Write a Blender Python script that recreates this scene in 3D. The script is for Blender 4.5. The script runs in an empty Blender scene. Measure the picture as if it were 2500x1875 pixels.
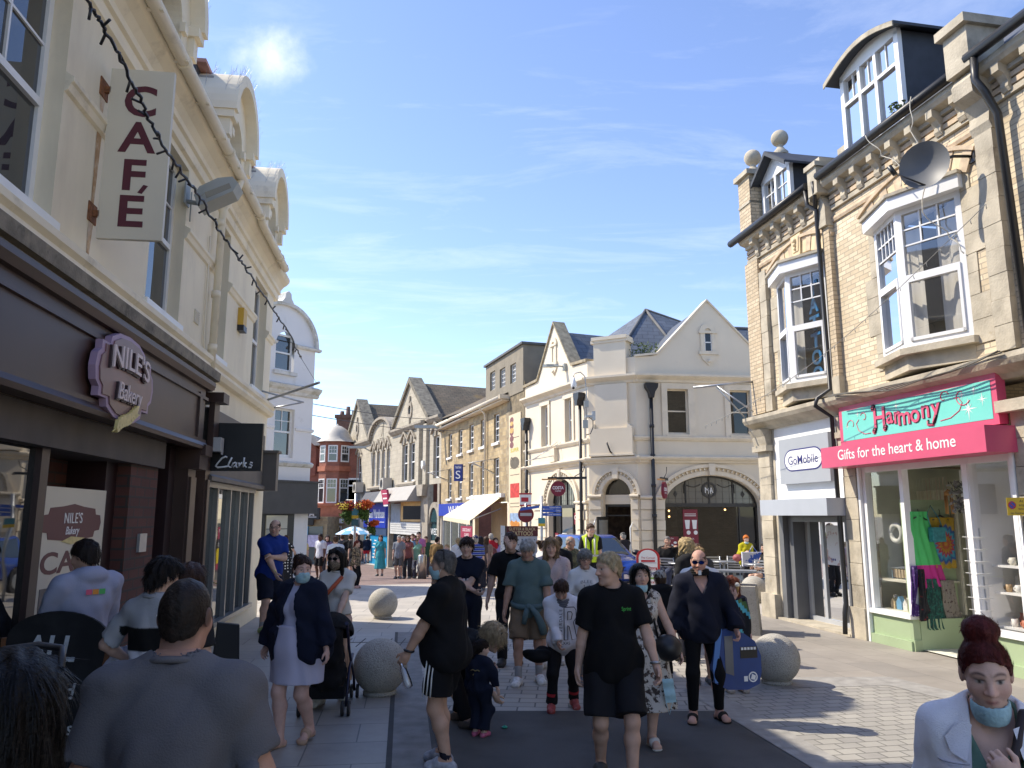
import bpy,math,random
cos_,sin_,PI_=math.cos,math.sin,math.pi
import numpy as np
from mathutils import Vector as VV,Matrix
random.seed(7)
SC=bpy.context.scene
COL=SC.collection
R_=math.radians
CAM_H=2.0;PITCH=R_(9.7);FPX=1878.0
cd=bpy.data.cameras.new('camera');cam=bpy.data.objects.new('camera',cd);COL.objects.link(cam)
cd.sensor_width=36;cd.lens=36*FPX/2500;cd.clip_start=.05;cd.clip_end=9000
cam.location=(0,0,CAM_H);cam.rotation_euler=(R_(90)+PITCH,0,0)
SC.camera=cam
SUN_EL=47.0;SUN_DIR=VV((-.955,.297,0)).normalized()
el=R_(SUN_EL)
to_sun=VV((SUN_DIR.x*cos_(el),SUN_DIR.y*cos_(el),sin_(el)))
sd=bpy.data.lights.new('sun','SUN');sun=bpy.data.objects.new('sun',sd);COL.objects.link(sun)
sd.energy=2.7;sd.angle=R_(.53);sd.color=(1,.90,.74)
sun.location=(0,0,60);sun.rotation_euler=to_sun.to_track_quat('Z','Y').to_euler()
W=bpy.data.worlds.new('World');SC.world=W;W.use_nodes=True
nt=W.node_tree;nt.nodes.clear()
out=nt.nodes.new('ShaderNodeOutputWorld');bg=nt.nodes.new('ShaderNodeBackground')
sky=nt.nodes.new('ShaderNodeTexSky');sky.sky_type='NISHITA';sky.sun_disc=False
sky.sun_elevation=el;sky.sun_rotation=math.atan2(SUN_DIR.x,SUN_DIR.y)
sky.air_density=1.0;sky.dust_density=.25;sky.ozone_density=3.0;sky.altitude=30
tc=nt.nodes.new('ShaderNodeTexCoord')
def wn(t,**k):
 n=nt.nodes.new(t)
 for a,b in k.items():setattr(n,a,b)
 return n
sep=wn('ShaderNodeSeparateXYZ');nt.links.new(tc.outputs['Generated'],sep.inputs[0])
mx=wn('ShaderNodeMath',operation='MAXIMUM');nt.links.new(sep.outputs[2],mx.inputs[0]);mx.inputs[1].default_value=.04
dx=wn('ShaderNodeMath',operation='DIVIDE');nt.links.new(sep.outputs[0],dx.inputs[0]);nt.links.new(mx.outputs[0],dx.inputs[1])
dy=wn('ShaderNodeMath',operation='DIVIDE');nt.links.new(sep.outputs[1],dy.inputs[0]);nt.links.new(mx.outputs[0],dy.inputs[1])
cmb=wn('ShaderNodeCombineXYZ');nt.links.new(dx.outputs[0],cmb.inputs[0]);nt.links.new(dy.outputs[0],cmb.inputs[1])
mp=wn('ShaderNodeMapping');nt.links.new(cmb.outputs[0],mp.inputs[0])
mp.inputs['Rotation'].default_value=(0,0,R_(38));mp.inputs['Scale'].default_value=(.7,1.9,1)
n1=wn('ShaderNodeTexNoise');n1 .inputs['Scale'].default_value=1.5;n1 .inputs['Detail'].default_value=7;n1 .inputs['Roughness'].default_value=.66
n1 .inputs['Distortion'].default_value=.5
nt.links.new(mp.outputs[0],n1 .inputs[0])
r1=wn('ShaderNodeMapRange');r1 .inputs[1].default_value=.5;r1 .inputs[2].default_value=.9;r1 .inputs[3].default_value=0;r1 .inputs[4].default_value=.3
nt.links.new(n1 .outputs[0],r1 .inputs[0])
hsv=wn('ShaderNodeHueSaturation');hsv.inputs['Hue'].default_value=.510;hsv.inputs['Saturation'].default_value=1.0;hsv.inputs['Value'].default_value=.76;nt.links.new(sky.outputs[0],hsv.inputs['Color'])
def cloud(direction,r,scale,lo,hi,amp):
 v=wn('ShaderNodeVectorMath',operation='DISTANCE');v.inputs[1].default_value=direction
 nz=wn('ShaderNodeVectorMath',operation='NORMALIZE');nt.links.new(tc.outputs['Generated'],nz.inputs[0]);nt.links.new(nz.outputs[0],v.inputs[0])
 n2=wn('ShaderNodeTexNoise');n2 .inputs['Scale'].default_value=scale;n2 .inputs['Detail'].default_value=8;n2 .inputs['Roughness'].default_value=.6
 nt.links.new(nz.outputs[0],n2 .inputs[0])
 a=wn('ShaderNodeMath',operation='MULTIPLY_ADD');nt.links.new(n2 .outputs[0],a.inputs[0]);a.inputs[1].default_value=r*2.2
 s=wn('ShaderNodeMath',operation='MULTIPLY');nt.links.new(v.outputs['Value'],s.inputs[0]);s.inputs[1].default_value=-1
 nt.links.new(s.outputs[0],a.inputs[2])
 m=wn('ShaderNodeMapRange');m.interpolation_type='SMOOTHSTEP';m.inputs[1].default_value=lo;m.inputs[2].default_value=hi;m.inputs[4].default_value=amp
 nt.links.new(a.outputs[0],m.inputs[0]);return m
def rdr(u,v):
 x=(u-1250)/FPX;y=(937.5-v)/FPX
 return VV((x,cos_(PITCH)-y*sin_(PITCH),sin_(PITCH)+y*cos_(PITCH)))
c1=cloud(tuple(rdr(668,135).normalized()),.062,11,.02,.105,.8)
c2=cloud(tuple(rdr(600,105).normalized()),.05,14,.02,.08,.45)
ad=wn('ShaderNodeMath',operation='MAXIMUM');nt.links.new(c1 .outputs[0],ad.inputs[0]);nt.links.new(c2 .outputs[0],ad.inputs[1])
ad2=wn('ShaderNodeMath',operation='MAXIMUM');nt.links.new(r1 .outputs[0],ad2 .inputs[0]);nt.links.new(ad.outputs[0],ad2 .inputs[1])
mix=wn('ShaderNodeMixRGB');nt.links.new(ad2 .outputs[0],mix.inputs[0]);nt.links.new(hsv.outputs[0],mix.inputs[1]);mix.inputs[2].default_value=(4.4,4.5,4.7,1)
nt.links.new(mix.outputs[0],bg.inputs[0]);bg.inputs[1].default_value=.15
nt.links.new(bg.outputs[0],out.inputs[0])
SC.view_settings.view_transform='Standard';SC.view_settings.look='None'
SC.view_settings.exposure=1.32;SC.view_settings.gamma=1
SC.render.engine='CYCLES'
SC.cycles.max_bounces=8;SC.cycles.transparent_max_bounces=12;SC.cycles.caustics_reflective=False;SC.cycles.caustics_refractive=False
def g(Y):return 0.0 if Y<22 else max(-1.6,-.06*(Y-22))
def gp(u,v,dz=0.0):
 """ground point seen in photo pixel u,v"""
 d=rdr(u,v);t=(dz-CAM_H)/d.z
 for _ in range(30):
  t=t+.6*((g(t*d.y)+dz-CAM_H)/d.z-t)
 return VV((d.x*t,d.y*t,g(d.y*t)+dz))
def atY(u,v,Y):
 d=rdr(u,v);t=Y/d.y
 return VV((d.x*t,Y,CAM_H+d.z*t))
class Fr:
 """facade frame: s along the wall, d out towards the street, z up"""
 def __init__(s,o,ang=None,side=1,vec=None):
  s.o=VV((o[0],o[1],0))
  s.u=VV((sin_(R_(ang)),cos_(R_(ang)),0))if vec is None else VV((vec[0],vec[1],0)).normalized()
  s.n=VV((s.u.y,-s.u.x,0))*side
 def w(s,a,d,z):return s.o+s.u*a+s.n*d+VV((0,0,z))
class IDF:
 o=VV((0,0,0));u=VV((1,0,0));n=VV((0,1,0))
 def w(s,a,d,z):return VV((a,d,z))
ID=IDF()
class Turn:
 """local frame with its own origin and yaw"""
 def __init__(s,o,rz):s.o=VV(o);s.c=cos_(rz);s.s_=sin_(rz);s.u=VV((s.c,s.s_,0));s.n=VV((-s.s_,s.c,0))
 def w(s,a,d,z):return s.o+s.u*a+s.n*d+VV((0,0,z))
class MB:
 def __init__(s,F=ID):s.F=F;s.v=[];s.f=[];s.m=[];s.uv=[];s.sm=[]
 def face(s,pts,mi=0,smooth=False,uv=None):
  n=len(s.v)
  s.v+=[s.F.w(*p)for p in pts];s.f.append(tuple(range(n,n+len(pts))));s.m.append(mi);s.sm.append(smooth)
  if uv is None:
   a=VV((0,0,0))
   for i in range(len(pts)):
    p,q=pts[i],pts[(i+1)%len(pts)]
    a+=VV(((p[1]-q[1])*(p[2]+q[2]),(p[2]-q[2])*(p[0]+q[0]),(p[0]-q[0])*(p[1]+q[1])))
   k=max(range(3),key=lambda i:abs(a[i])*(1.001 if i==1 else 1))
   uv=[((p[1],p[2])if k==0 else(p[0],p[2])if k==1 else(p[0],p[1]))for p in pts]
  s.uv+=list(uv)
 def box(s,a0,a1,d0,d1,z0,z1,mi=0):
  if a0>a1:a0,a1=a1,a0
  if d0>d1:d0,d1=d1,d0
  if z0>z1:z0,z1=z1,z0
  P=[(a0,d0,z0),(a1,d0,z0),(a1,d1,z0),(a0,d1,z0),(a0,d0,z1),(a1,d0,z1),(a1,d1,z1),(a0,d1,z1)]
  for q in((0,3,2,1),(4,5,6,7),(0,1,5,4),(1,2,6,5),(2,3,7,6),(3,0,4,7)):s.face([P[i]for i in q],mi)
  return s
 def prism(s,poly,d0,d1,mi=0,mi_side=None):
  ms=mi if mi_side is None else mi_side
  s.face([(a,d0,z)for a,z in poly],mi);s.face([(a,d1,z)for a,z in poly][::-1],mi)
  for i in range(len(poly)):
   (a,z),(b,y)=poly[i],poly[(i+1)%len(poly)]
   s.face([(a,d0,z),(a,d1,z),(b,d1,y),(b,d0,y)],ms)
  return s
 def vprism(s,poly,z0,z1,mi=0):
  s.face([(a,d,z0)for a,d in poly][::-1],mi);s.face([(a,d,z1)for a,d in poly],mi)
  L=0
  for i in range(len(poly)):
   (a,d),(b,e)=poly[i],poly[(i+1)%len(poly)];l=math.hypot(a-b,d-e)
   s.face([(a,d,z0),(b,e,z0),(b,e,z1),(a,d,z1)],mi,uv=[(L,z0),(L+l,z0),(L+l,z1),(L,z1)]);L+=l
  return s
 def mould(s,a0,a1,prof,mi=0):
  s.face([(a0,d,z)for d,z in prof],mi);s.face([(a1,d,z)for d,z in prof][::-1],mi)
  for i in range(len(prof)):
   (d,z),(e,y)=prof[i],prof[(i+1)%len(prof)]
   s.face([(a0,d,z),(a1,d,z),(a1,e,y),(a0,e,y)],mi)
  return s
 def wall(s,a0,a1,z0,z1,d,holes=(),dep=.2,mi=0,mr=None):
  mr=mi if mr is None else mr
  A=sorted({a0,a1,*[h[0]for h in holes],*[h[1]for h in holes]});Z=sorted({z0,z1,*[h[2]for h in holes],*[h[3]for h in holes]})
  for i in range(len(A)-1):
   for j in range(len(Z)-1):
    ca,cz=(A[i]+A[i+1])/2,(Z[j]+Z[j+1])/2
    if any(h[0]<ca<h[1]and h[2]<cz<h[3]for h in holes):continue
    s.face([(A[i],d,Z[j]),(A[i+1],d,Z[j]),(A[i+1],d,Z[j+1]),(A[i],d,Z[j+1])],mi)
  for h in holes:
   p=[(h[0],h[2]),(h[1],h[2]),(h[1],h[3]),(h[0],h[3])]
   for i in range(4):
    (a,z),(b,y)=p[i],p[(i+1)%4]
    s.face([(a,d,z),(a,d-dep,z),(b,d-dep,y),(b,d,y)],mr)
  return s
 def tube(s,pts,r,n=8,mi=0,caps=True,rs=None):
  pts=[VV(p)for p in pts];rings=[];up=None
  for i,p in enumerate(pts):
   t=(pts[min(i+1,len(pts)-1)]-pts[max(i-1,0)]).normalized()
   if up is None:up=VV((0,0,1))if abs(t.z)<.9 else VV((1,0,0))
   x=t.cross(up);x=x.normalized()if x.length>1e-6 else t.orthogonal().normalized()
   y=x.cross(t);up=y;rr=rs[i]if rs else r
   rings.append([p+(x*cos_(2*PI_*k/n)+y*sin_(2*PI_*k/n))*rr for k in range(n)])
  L=0
  for i in range(len(rings)-1):
   l=(pts[i+1]-pts[i]).length
   for k in range(n):
    q=(k+1)%n
    s.face([rings[i][k],rings[i][q],rings[i+1][q],rings[i+1][k]],mi,True,uv=[(k*.1,L),(k*.1+.1,L),(k*.1+.1,L+l),(k*.1,L+l)])
   L+=l
  if caps:
   s.face(rings[0][::-1],mi);s.face(rings[-1],mi)
  return s
 def lathe(s,prof,c=(0,0,0),n=24,mi=0,a0=0,a1=2*PI_,sx=1,sy=1):
  full=abs(a1-a0)>6.28;N=n
  R=[[(c[0]+r*sx*cos_(a0+(a1-a0)*k/N),c[1]+r*sy*sin_(a0+(a1-a0)*k/N),c[2]+z)for k in range(N+1)]for r,z in prof]
  for i in range(len(R)-1):
   for k in range(N):
    q=[R[i][k],R[i][k+1],R[i+1][k+1],R[i+1][k]]
    if prof[i][0]<1e-6:q=q[1:]if False else[q[0],q[2],q[3]]
    elif prof[i+1][0]<1e-6:q=[q[0],q[1],q[2]]
    s.face(q,mi,True)
  return s
 def sphere(s,c,r,n=20,m=12,mi=0,sz=1):
  return s.lathe([(r*sin_(PI_*i/m)if 0<i<m else 0,-r*sz*cos_(PI_*i/m))for i in range(m+1)],c,n,mi)
 def arch(s,c,z,r0,r1,d0,d1,a0=0,a1=180,n=24,mi=0,e=1.0):
  P=lambda r,t,ee=1:(c+r*cos_(R_(t)),z+r*e*sin_(R_(t)))
  for i in range(n):
   t0,t1=a0+(a1-a0)*i/n,a0+(a1-a0)*(i+1)/n
   q=[P(r0,t0),P(r1,t0),P(r1,t1),P(r0,t1)]
   for dd in(d0,d1):s.face([(a,dd,zz)for a,zz in q],mi)
   s.face([(*q[0][:1],d0,q[0][1]),(q[0][0],d1,q[0][1]),(q[3][0],d1,q[3][1]),(q[3][0],d0,q[3][1])],mi)
   s.face([(q[1][0],d0,q[1][1]),(q[1][0],d1,q[1][1]),(q[2][0],d1,q[2][1]),(q[2][0],d0,q[2][1])],mi)
  for t in(a0,a1):
   q=[P(r0,t),P(r1,t)]
   s.face([(q[0][0],d0,q[0][1]),(q[1][0],d0,q[1][1]),(q[1][0],d1,q[1][1]),(q[0][0],d1,q[0][1])],mi)
  return s
 def raw(s,verts,faces,mi=0,smooth=False):
  n=len(s.v);s.v+=[s.F.w(*p)for p in verts]
  for f in faces:
   s.f.append(tuple(i+n for i in f));s.m.append(mi);s.sm.append(smooth);s.uv+=[(verts[i][0],verts[i][2])for i in f]
  return s
 def text(s,txt,a,z,d,h,mi=0,w=None,ext=.006,shear=0,bold=0,align='C',sp=1.0,curve=None):
  """real lettering on the (a,z) plane at depth d, cap height about h; text runs along +a seen from +d if s.F is right-handed that way, otherwise flip with negative w"""
  cu=bpy.data.curves.new('t','FONT');cu.body=txt;cu.size=1;cu.shear=shear;cu.offset=bold;cu.space_character=sp;cu.resolution_u=4
  ob=bpy.data.objects.new('t',cu);COL.objects.link(ob);bpy.context.view_layer.update()
  dg=bpy.context.evaluated_depsgraph_get();me=bpy.data.meshes.new_from_object(ob.evaluated_get(dg))
  vs=[v.co.copy()for v in me.vertices];fs=[tuple(p.vertices)for p in me.polygons]
  bpy.data.objects.remove(ob);bpy.data.curves.remove(cu);bpy.data.meshes.remove(me)
  if not vs:return s
  x0,x1=min(v.x for v in vs),max(v.x for v in vs)
  k=h/.73;flip=s.flip
  kx=k if w is None else w/(x1-x0)
  off=(x0+x1)/2 if align=='C' else x0 if align=='L' else x1
  out_=[]
  for v in vs:
   X=(v.x-off)*kx;Zv=v.y*k
   if curve:Zv+=curve(X)
   out_.append((a+flip*X,Zv))
  n=len(out_)
  V=[(x,d,z+y)for x,y in out_]
  if ext>.0005:
   V2=[(x,d+ext,z+y)for x,y in out_]
   from collections import Counter
   ed=Counter()
   for f in fs:
    for i in range(len(f)):ed[tuple(sorted((f[i],f[(i+1)%len(f)])))]+=1
   side=[(e[0],e[1],e[1]+n,e[0]+n)for e,c in ed.items()if c==1]
   s.raw(V+V2,[tuple(i+n for i in f)for f in fs]+side,mi)
  else:s.raw(V,fs,mi)
  return s
 flip=1
 def Bd(s,name,mats,parent=None,local=False,loc=None,merge=False):
  if parent and name in SPLIT and len(s.f)>1:
   par_=list(range(len(s.f)));bb=[]
   for f in s.f:
    P=[s.v[i]for i in f];bb.append([min(p[k]for p in P)-.03 for k in range(3)]+[max(p[k]for p in P)+.03 for k in range(3)])
   def fd(i):
    while par_[i]!=i:par_[i]=par_[par_[i]];i=par_[i]
    return i
   for i in range(len(bb)):
    for j in range(i):
     a,b=bb[i],bb[j]
     if a[0]<b[3]and b[0]<a[3]and a[1]<b[4]and b[1]<a[4]and a[2]<b[5]and b[2]<a[5]:par_[fd(i)]=fd(j)
   G={}
   for i in range(len(s.f)):G.setdefault(fd(i),[]).append(i)
   if 1<len(G)<9:
    st=[0]
    for f in s.f:st.append(st[-1]+len(f))
    for ids in G.values():
     m=MB(ID)
     for i in ids:m.f.append(tuple(range(len(m.v),len(m.v)+len(s.f[i]))));m.v+=[s.v[k]for k in s.f[i]];m.m.append(s.m[i]);m.sm.append(s.sm[i]);m.uv+=s.uv[st[i]:st[i+1]]
     o_=m.Bd(name,mats,parent,local,loc,merge)if len(ids)<=6 else m._b(name,mats,parent,local,loc,merge)
    return o_
  return s._b(name,mats,parent,local,loc,merge)
 def _b(s,name,mats,parent=None,local=False,loc=None,merge=False):
  if not isinstance(mats,(list,tuple)):mats=[mats]
  o_=ORG.get(parent.name,VV((0,0,0)))if parent else(VV(loc)if loc is not None else VV((0,0,0)))
  if local:o_=VV((0,0,0))
  me=bpy.data.meshes.new(name);me.from_pydata([tuple(v-o_)for v in s.v],[],s.f)
  for m in mats:me.materials.append(m)
  me.polygons.foreach_set('material_index',s.m);me.polygons.foreach_set('use_smooth',s.sm)
  ul=me.uv_layers.new(name='UVMap');ul.data.foreach_set('uv',[c for q in s.uv for c in q])
  if merge or any(s.sm):
   import bmesh
   bm=bmesh.new();bm.from_mesh(me);bmesh.ops.remove_doubles(bm,verts=bm.verts,dist=.0002)
   bm.to_mesh(me);bm.free()
  me.update()
  ob=bpy.data.objects.new(name,me);COL.objects.link(ob)
  if parent:ob.parent=parent;ORG[ob.name]=ORG.get(parent.name,VV((0,0,0)))
  else:ob.location=loc if loc is not None else(0,0,0);ORG[ob.name]=VV(ob.location)
  return ob
ORG={}
SPLIT=set('shop_window stall_riser shop_pier band_course pier_cap brackets bracket coping gutter pilaster shop_frame string_course terracotta_band stone_pilaster lower_wall giant_pilaster white_sign_box door_frame shutter_rail upper_wall interior downpipe window_surround shop_cornice attic_surround display_shelf frame arm strut shoulder_strap pocket_flap stars mask_loop back_print'.split())
def M(F=ID,flip=1):
 m=MB(F);m.flip=flip;return m
def tag(o,label=None,cat=None,group=None,kind=None):
 if label:o['label']=label
 if cat:o['category']=cat
 if group:o['group']=group
 if kind:o['kind']=kind
 return o
def thing(name,label,cat,loc=(0,0,0),group=None,rz=0):
 o=bpy.data.objects.new(name,None);COL.objects.link(o);o.empty_display_size=.2
 o.location=loc;o.rotation_euler=(0,0,rz);ORG[o.name]=VV(loc)
 return tag(o,label,cat,group)
def copy_tree(o,loc,rz=None,label=None,par=None,dl=None):
 c=o.copy();COL.objects.link(c)
 if par is not None:c.parent=par
 else:
  c.location=loc
  if rz is not None:c.rotation_euler=(0,0,rz)
  if label:c['label']=label
 for ch in list(o.children):copy_tree(ch,None,par=c)
 return c
MATS={}
def _n(t,ty,**k):
 n=t.nodes.new(ty)
 for a,b in k.items():setattr(n,a,b)
 return n
def mat(name,col,rough=.6,metal=0.0,var=.12,vs=3.0,bump=0.0,bs=40.0,spec=.5,stain=None,coord='Object',trans=0.0,emit=None,coat=0.0,streak=0.0,attr=False):
 if name in MATS:return MATS[name]
 m=bpy.data.materials.new(name);m.use_nodes=True;t=m.node_tree;b=t.nodes['Principled BSDF']
 c=(*col,1)
 b.inputs['Roughness'].default_value=rough;b.inputs['Metallic'].default_value=metal;b.inputs['Specular IOR Level'].default_value=spec
 if coat:b.inputs['Coat Weight'].default_value=coat;b.inputs['Coat Roughness'].default_value=.1
 tcn=_n(t,'ShaderNodeTexCoord')
 src=None
 if attr:
  at=_n(t,'ShaderNodeVertexColor',layer_name='Col');src=at.outputs[0]
 if var:
  nz=_n(t,'ShaderNodeTexNoise');nz.inputs['Scale'].default_value=vs;nz.inputs['Detail'].default_value=5
  t.links.new(tcn.outputs[coord],nz.inputs[0])
  mr=_n(t,'ShaderNodeMapRange');mr.inputs[1].default_value=.3;mr.inputs[2].default_value=.7;mr.inputs[3].default_value=1-var;mr.inputs[4].default_value=1+var
  t.links.new(nz.outputs[0],mr.inputs[0])
  mu=_n(t,'ShaderNodeVectorMath',operation='SCALE')
  if src is None:mu.inputs[0].default_value=col
  else:t.links.new(src,mu.inputs[0])
  t.links.new(mr.outputs[0],mu.inputs['Scale']);src=mu.outputs[0]
 if stain:
  for st in([stain]if not isinstance(stain,list)else stain):
   sc_,s2,lo,hi,am=st[:5]
   mpn=_n(t,'ShaderNodeMapping');t.links.new(tcn.outputs[coord],mpn.inputs[0])
   if len(st)>5:mpn.inputs['Scale'].default_value=st[5]
   nz2=_n(t,'ShaderNodeTexNoise');nz2 .inputs['Scale'].default_value=s2;nz2 .inputs['Detail'].default_value=8;nz2 .inputs['Roughness'].default_value=.65
   t.links.new(mpn.outputs[0],nz2 .inputs[0])
   m2=_n(t,'ShaderNodeMapRange');m2 .inputs[1].default_value=lo;m2 .inputs[2].default_value=hi;m2 .inputs[4].default_value=am
   t.links.new(nz2 .outputs[0],m2 .inputs[0])
   mxn=_n(t,'ShaderNodeMixRGB');t.links.new(m2 .outputs[0],mxn.inputs[0])
   if src is None:mxn.inputs[1].default_value=c
   else:t.links.new(src,mxn.inputs[1])
   mxn.inputs[2].default_value=(*sc_,1);src=mxn.outputs[0]
 if src is None:b.inputs['Base Color'].default_value=c
 else:t.links.new(src,b.inputs['Base Color'])
 if bump:
  nb=_n(t,'ShaderNodeTexNoise');nb.inputs['Scale'].default_value=bs;nb.inputs['Detail'].default_value=6
  t.links.new(tcn.outputs[coord],nb.inputs[0]);bp=_n(t,'ShaderNodeBump');bp.inputs['Strength'].default_value=bump;bp.inputs['Distance'].default_value=.02
  t.links.new(nb.outputs[0],bp.inputs['Height']);t.links.new(bp.outputs[0],b.inputs['Normal'])
 if emit:b.inputs['Emission Color'].default_value=(*emit[0],1);b.inputs['Emission Strength'].default_value=emit[1]
 MATS[name]=m;return m
def brick(name,c1,c2,mortar,bw,bh,ms=.01,coord='UV',rough=.8,off=.5,bump=.35,var=.25,stain=None,rot=0,bias=0,freq=2,vs=.9,distort=0.0):
 if name in MATS:return MATS[name]
 m=bpy.data.materials.new(name);m.use_nodes=True;t=m.node_tree;b=t.nodes['Principled BSDF'];b.inputs['Roughness'].default_value=rough
 tcn=_n(t,'ShaderNodeTexCoord');mpn=_n(t,'ShaderNodeMapping');mpn.inputs['Rotation'].default_value=(0,0,rot)
 t.links.new(tcn.outputs[coord],mpn.inputs[0])
 vec=mpn.outputs[0]
 if distort:
  dn=_n(t,'ShaderNodeTexNoise');dn.inputs['Scale'].default_value=5;t.links.new(vec,dn.inputs[0])
  ma=_n(t,'ShaderNodeVectorMath',operation='MULTIPLY_ADD');t.links.new(dn.outputs['Color'],ma.inputs[0]);ma.inputs[1].default_value=(distort,distort,0);t.links.new(vec,ma.inputs[2]);vec=ma.outputs[0]
 bk=_n(t,'ShaderNodeTexBrick');bk.offset=off;bk.offset_frequency=freq
 bk.inputs['Color1'].default_value=(*c1,1);bk.inputs['Color2'].default_value=(*c2,1);bk.inputs['Mortar'].default_value=(*mortar,1)
 bk.inputs['Scale'].default_value=1;bk.inputs['Brick Width'].default_value=bw;bk.inputs['Row Height'].default_value=bh;bk.inputs['Mortar Size'].default_value=ms;bk.inputs['Mortar Smooth'].default_value=.2;bk.inputs['Bias'].default_value=bias
 t.links.new(vec,bk.inputs[0])
 nz=_n(t,'ShaderNodeTexNoise');nz.inputs['Scale'].default_value=vs;nz.inputs['Detail'].default_value=9;nz.inputs['Roughness'].default_value=.7;t.links.new(tcn.outputs[coord],nz.inputs[0])
 mr=_n(t,'ShaderNodeMapRange');mr.inputs[1].default_value=.3;mr.inputs[2].default_value=.7;mr.inputs[3].default_value=1-var;mr.inputs[4].default_value=1+var;t.links.new(nz.outputs[0],mr.inputs[0])
 mu=_n(t,'ShaderNodeVectorMath',operation='SCALE');t.links.new(bk.outputs[0],mu.inputs[0]);t.links.new(mr.outputs[0],mu.inputs['Scale'])
 src=mu.outputs[0]
 if stain:
  for st in([stain]if not isinstance(stain,list)else stain):
   sc_,s2,lo,hi,am=st[:5]
   n3=_n(t,'ShaderNodeTexNoise');n3 .inputs['Scale'].default_value=s2;n3 .inputs['Detail'].default_value=8;n3 .inputs['Roughness'].default_value=.7;t.links.new(tcn.outputs[coord],n3 .inputs[0])
   m2=_n(t,'ShaderNodeMapRange');m2 .inputs[1].default_value=lo;m2 .inputs[2].default_value=hi;m2 .inputs[4].default_value=am;t.links.new(n3 .outputs[0],m2 .inputs[0])
   mxn=_n(t,'ShaderNodeMixRGB');t.links.new(m2 .outputs[0],mxn.inputs[0]);t.links.new(src,mxn.inputs[1]);mxn.inputs[2].default_value=(*sc_,1);src=mxn.outputs[0]
 t.links.new(src,b.inputs['Base Color'])
 if bump:
  bp=_n(t,'ShaderNodeBump');bp.inputs['Strength'].default_value=bump;bp.inputs['Distance'].default_value=.012;bp.invert=True
  n4=_n(t,'ShaderNodeTexNoise');n4 .inputs['Scale'].default_value=60;t.links.new(tcn.outputs[coord],n4 .inputs[0])
  ad_=_n(t,'ShaderNodeMath',operation='MULTIPLY_ADD');t.links.new(n4 .outputs[0],ad_.inputs[0]);ad_.inputs[1].default_value=.35;t.links.new(bk.outputs['Fac'],ad_.inputs[2])
  t.links.new(ad_.outputs[0],bp.inputs['Height']);t.links.new(bp.outputs[0],b.inputs['Normal'])
 MATS[name]=m;return m
def glass(name,tint=(.02,.025,.03),clear=0.0,rough=.02,refl=1.0):
 """window pane: reflecting sheet, clear = share of light that passes straight through"""
 if name in MATS:return MATS[name]
 m=bpy.data.materials.new(name);m.use_nodes=True;t=m.node_tree;b=t.nodes['Principled BSDF'];o_=t.nodes['Material Output']
 b.inputs['Base Color'].default_value=(*tint,1);b.inputs['Roughness'].default_value=rough;b.inputs['IOR'].default_value=1.6;b.inputs['Specular IOR Level'].default_value=refl
 tcn=_n(t,'ShaderNodeTexCoord');nb=_n(t,'ShaderNodeTexNoise');nb.inputs['Scale'].default_value=1.3;t.links.new(tcn.outputs['Object'],nb.inputs[0])
 bp=_n(t,'ShaderNodeBump');bp.inputs['Strength'].default_value=.04;bp.inputs['Distance'].default_value=.05;t.links.new(nb.outputs[0],bp.inputs['Height']);t.links.new(bp.outputs[0],b.inputs['Normal'])
 if clear:
  tr=_n(t,'ShaderNodeBsdfTransparent');gl=_n(t,'ShaderNodeBsdfGlossy');gl.inputs['Roughness'].default_value=rough
  lw=_n(t,'ShaderNodeFresnel');lw.inputs[0].default_value=1.55;mu=_n(t,'ShaderNodeMath',operation='MULTIPLY_ADD');t.links.new(lw.outputs[0],mu.inputs[0]);mu.inputs[1].default_value=refl;mu.inputs[2].default_value=.02
  m1=_n(t,'ShaderNodeMixShader');m1 .inputs[0].default_value=1-clear;t.links.new(tr.outputs[0],m1 .inputs[1]);t.links.new(b.outputs[0],m1 .inputs[2])
  m2=_n(t,'ShaderNodeMixShader');t.links.new(mu.outputs[0],m2 .inputs[0]);t.links.new(m1 .outputs[0],m2 .inputs[1]);t.links.new(gl.outputs[0],m2 .inputs[2])
  t.links.new(m2 .outputs[0],o_.inputs[0])
 MATS[name]=m;return m
def win(par,F,a0,a1,z0,z1,d=-.14,fr=.06,rail=.5,bars=(0,0),bars2=None,mf=None,mg=None,th=.05,name='window',mull=0):
 """sash window as frame + pane; bars = glazing bars (columns-1, rows-1) of the upper sash, bars2 of the lower one"""
 b=M(F);w=fr
 b.box(a0,a0+w,d-th,d,z0,z1);b.box(a1-w,a1,d-th,d,z0,z1)
 b.box(a0+w,a1-w,d-th,d,z0,z0+w*1.3);b.box(a0+w,a1-w,d-th,d,z1-w,z1)
 zm=z0+(z1-z0)*rail if rail else None
 if rail:b.box(a0+w,a1-w,d-th+.004,d+.012,zm-w*.45,zm+w*.45)
 for k in range(mull):
  x=a0+(a1-a0)*(k+1)/(mull+1);b.box(x-w/2,x+w/2,d-th+.003,d+.004,z0+w*1.3,z1-w)
 def gb(n,lo,hi):
  if not n:return
  for i in range(n[0]):
   x=a0+w+(a1-a0-2*w)*(i+1)/(n[0]+1);b.box(x-.012,x+.012,d-th+.006,d-.008,lo,hi)
  for j in range(n[1]):
   z=lo+(hi-lo)*(j+1)/(n[1]+1);b.box(a0+w,a1-w,d-th+.008,d-.010,z-.012,z+.012)
 gb(bars,(zm+w*.45)if rail else z0+w*1.3,z1-w)
 if rail:gb(bars2,z0+w*1.3,zm-w*.45)
 o_=b.Bd(name,mf,par)
 p=M(F);p.face([(a0+w*.6,d-th*.6,z0+w*.6),(a1-w*.6,d-th*.6,z0+w*.6),(a1-w*.6,d-th*.6,z1-w*.6),(a0+w*.6,d-th*.6,z1-w*.6)])
 p.Bd('pane',mg,o_)
 return o_
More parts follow.
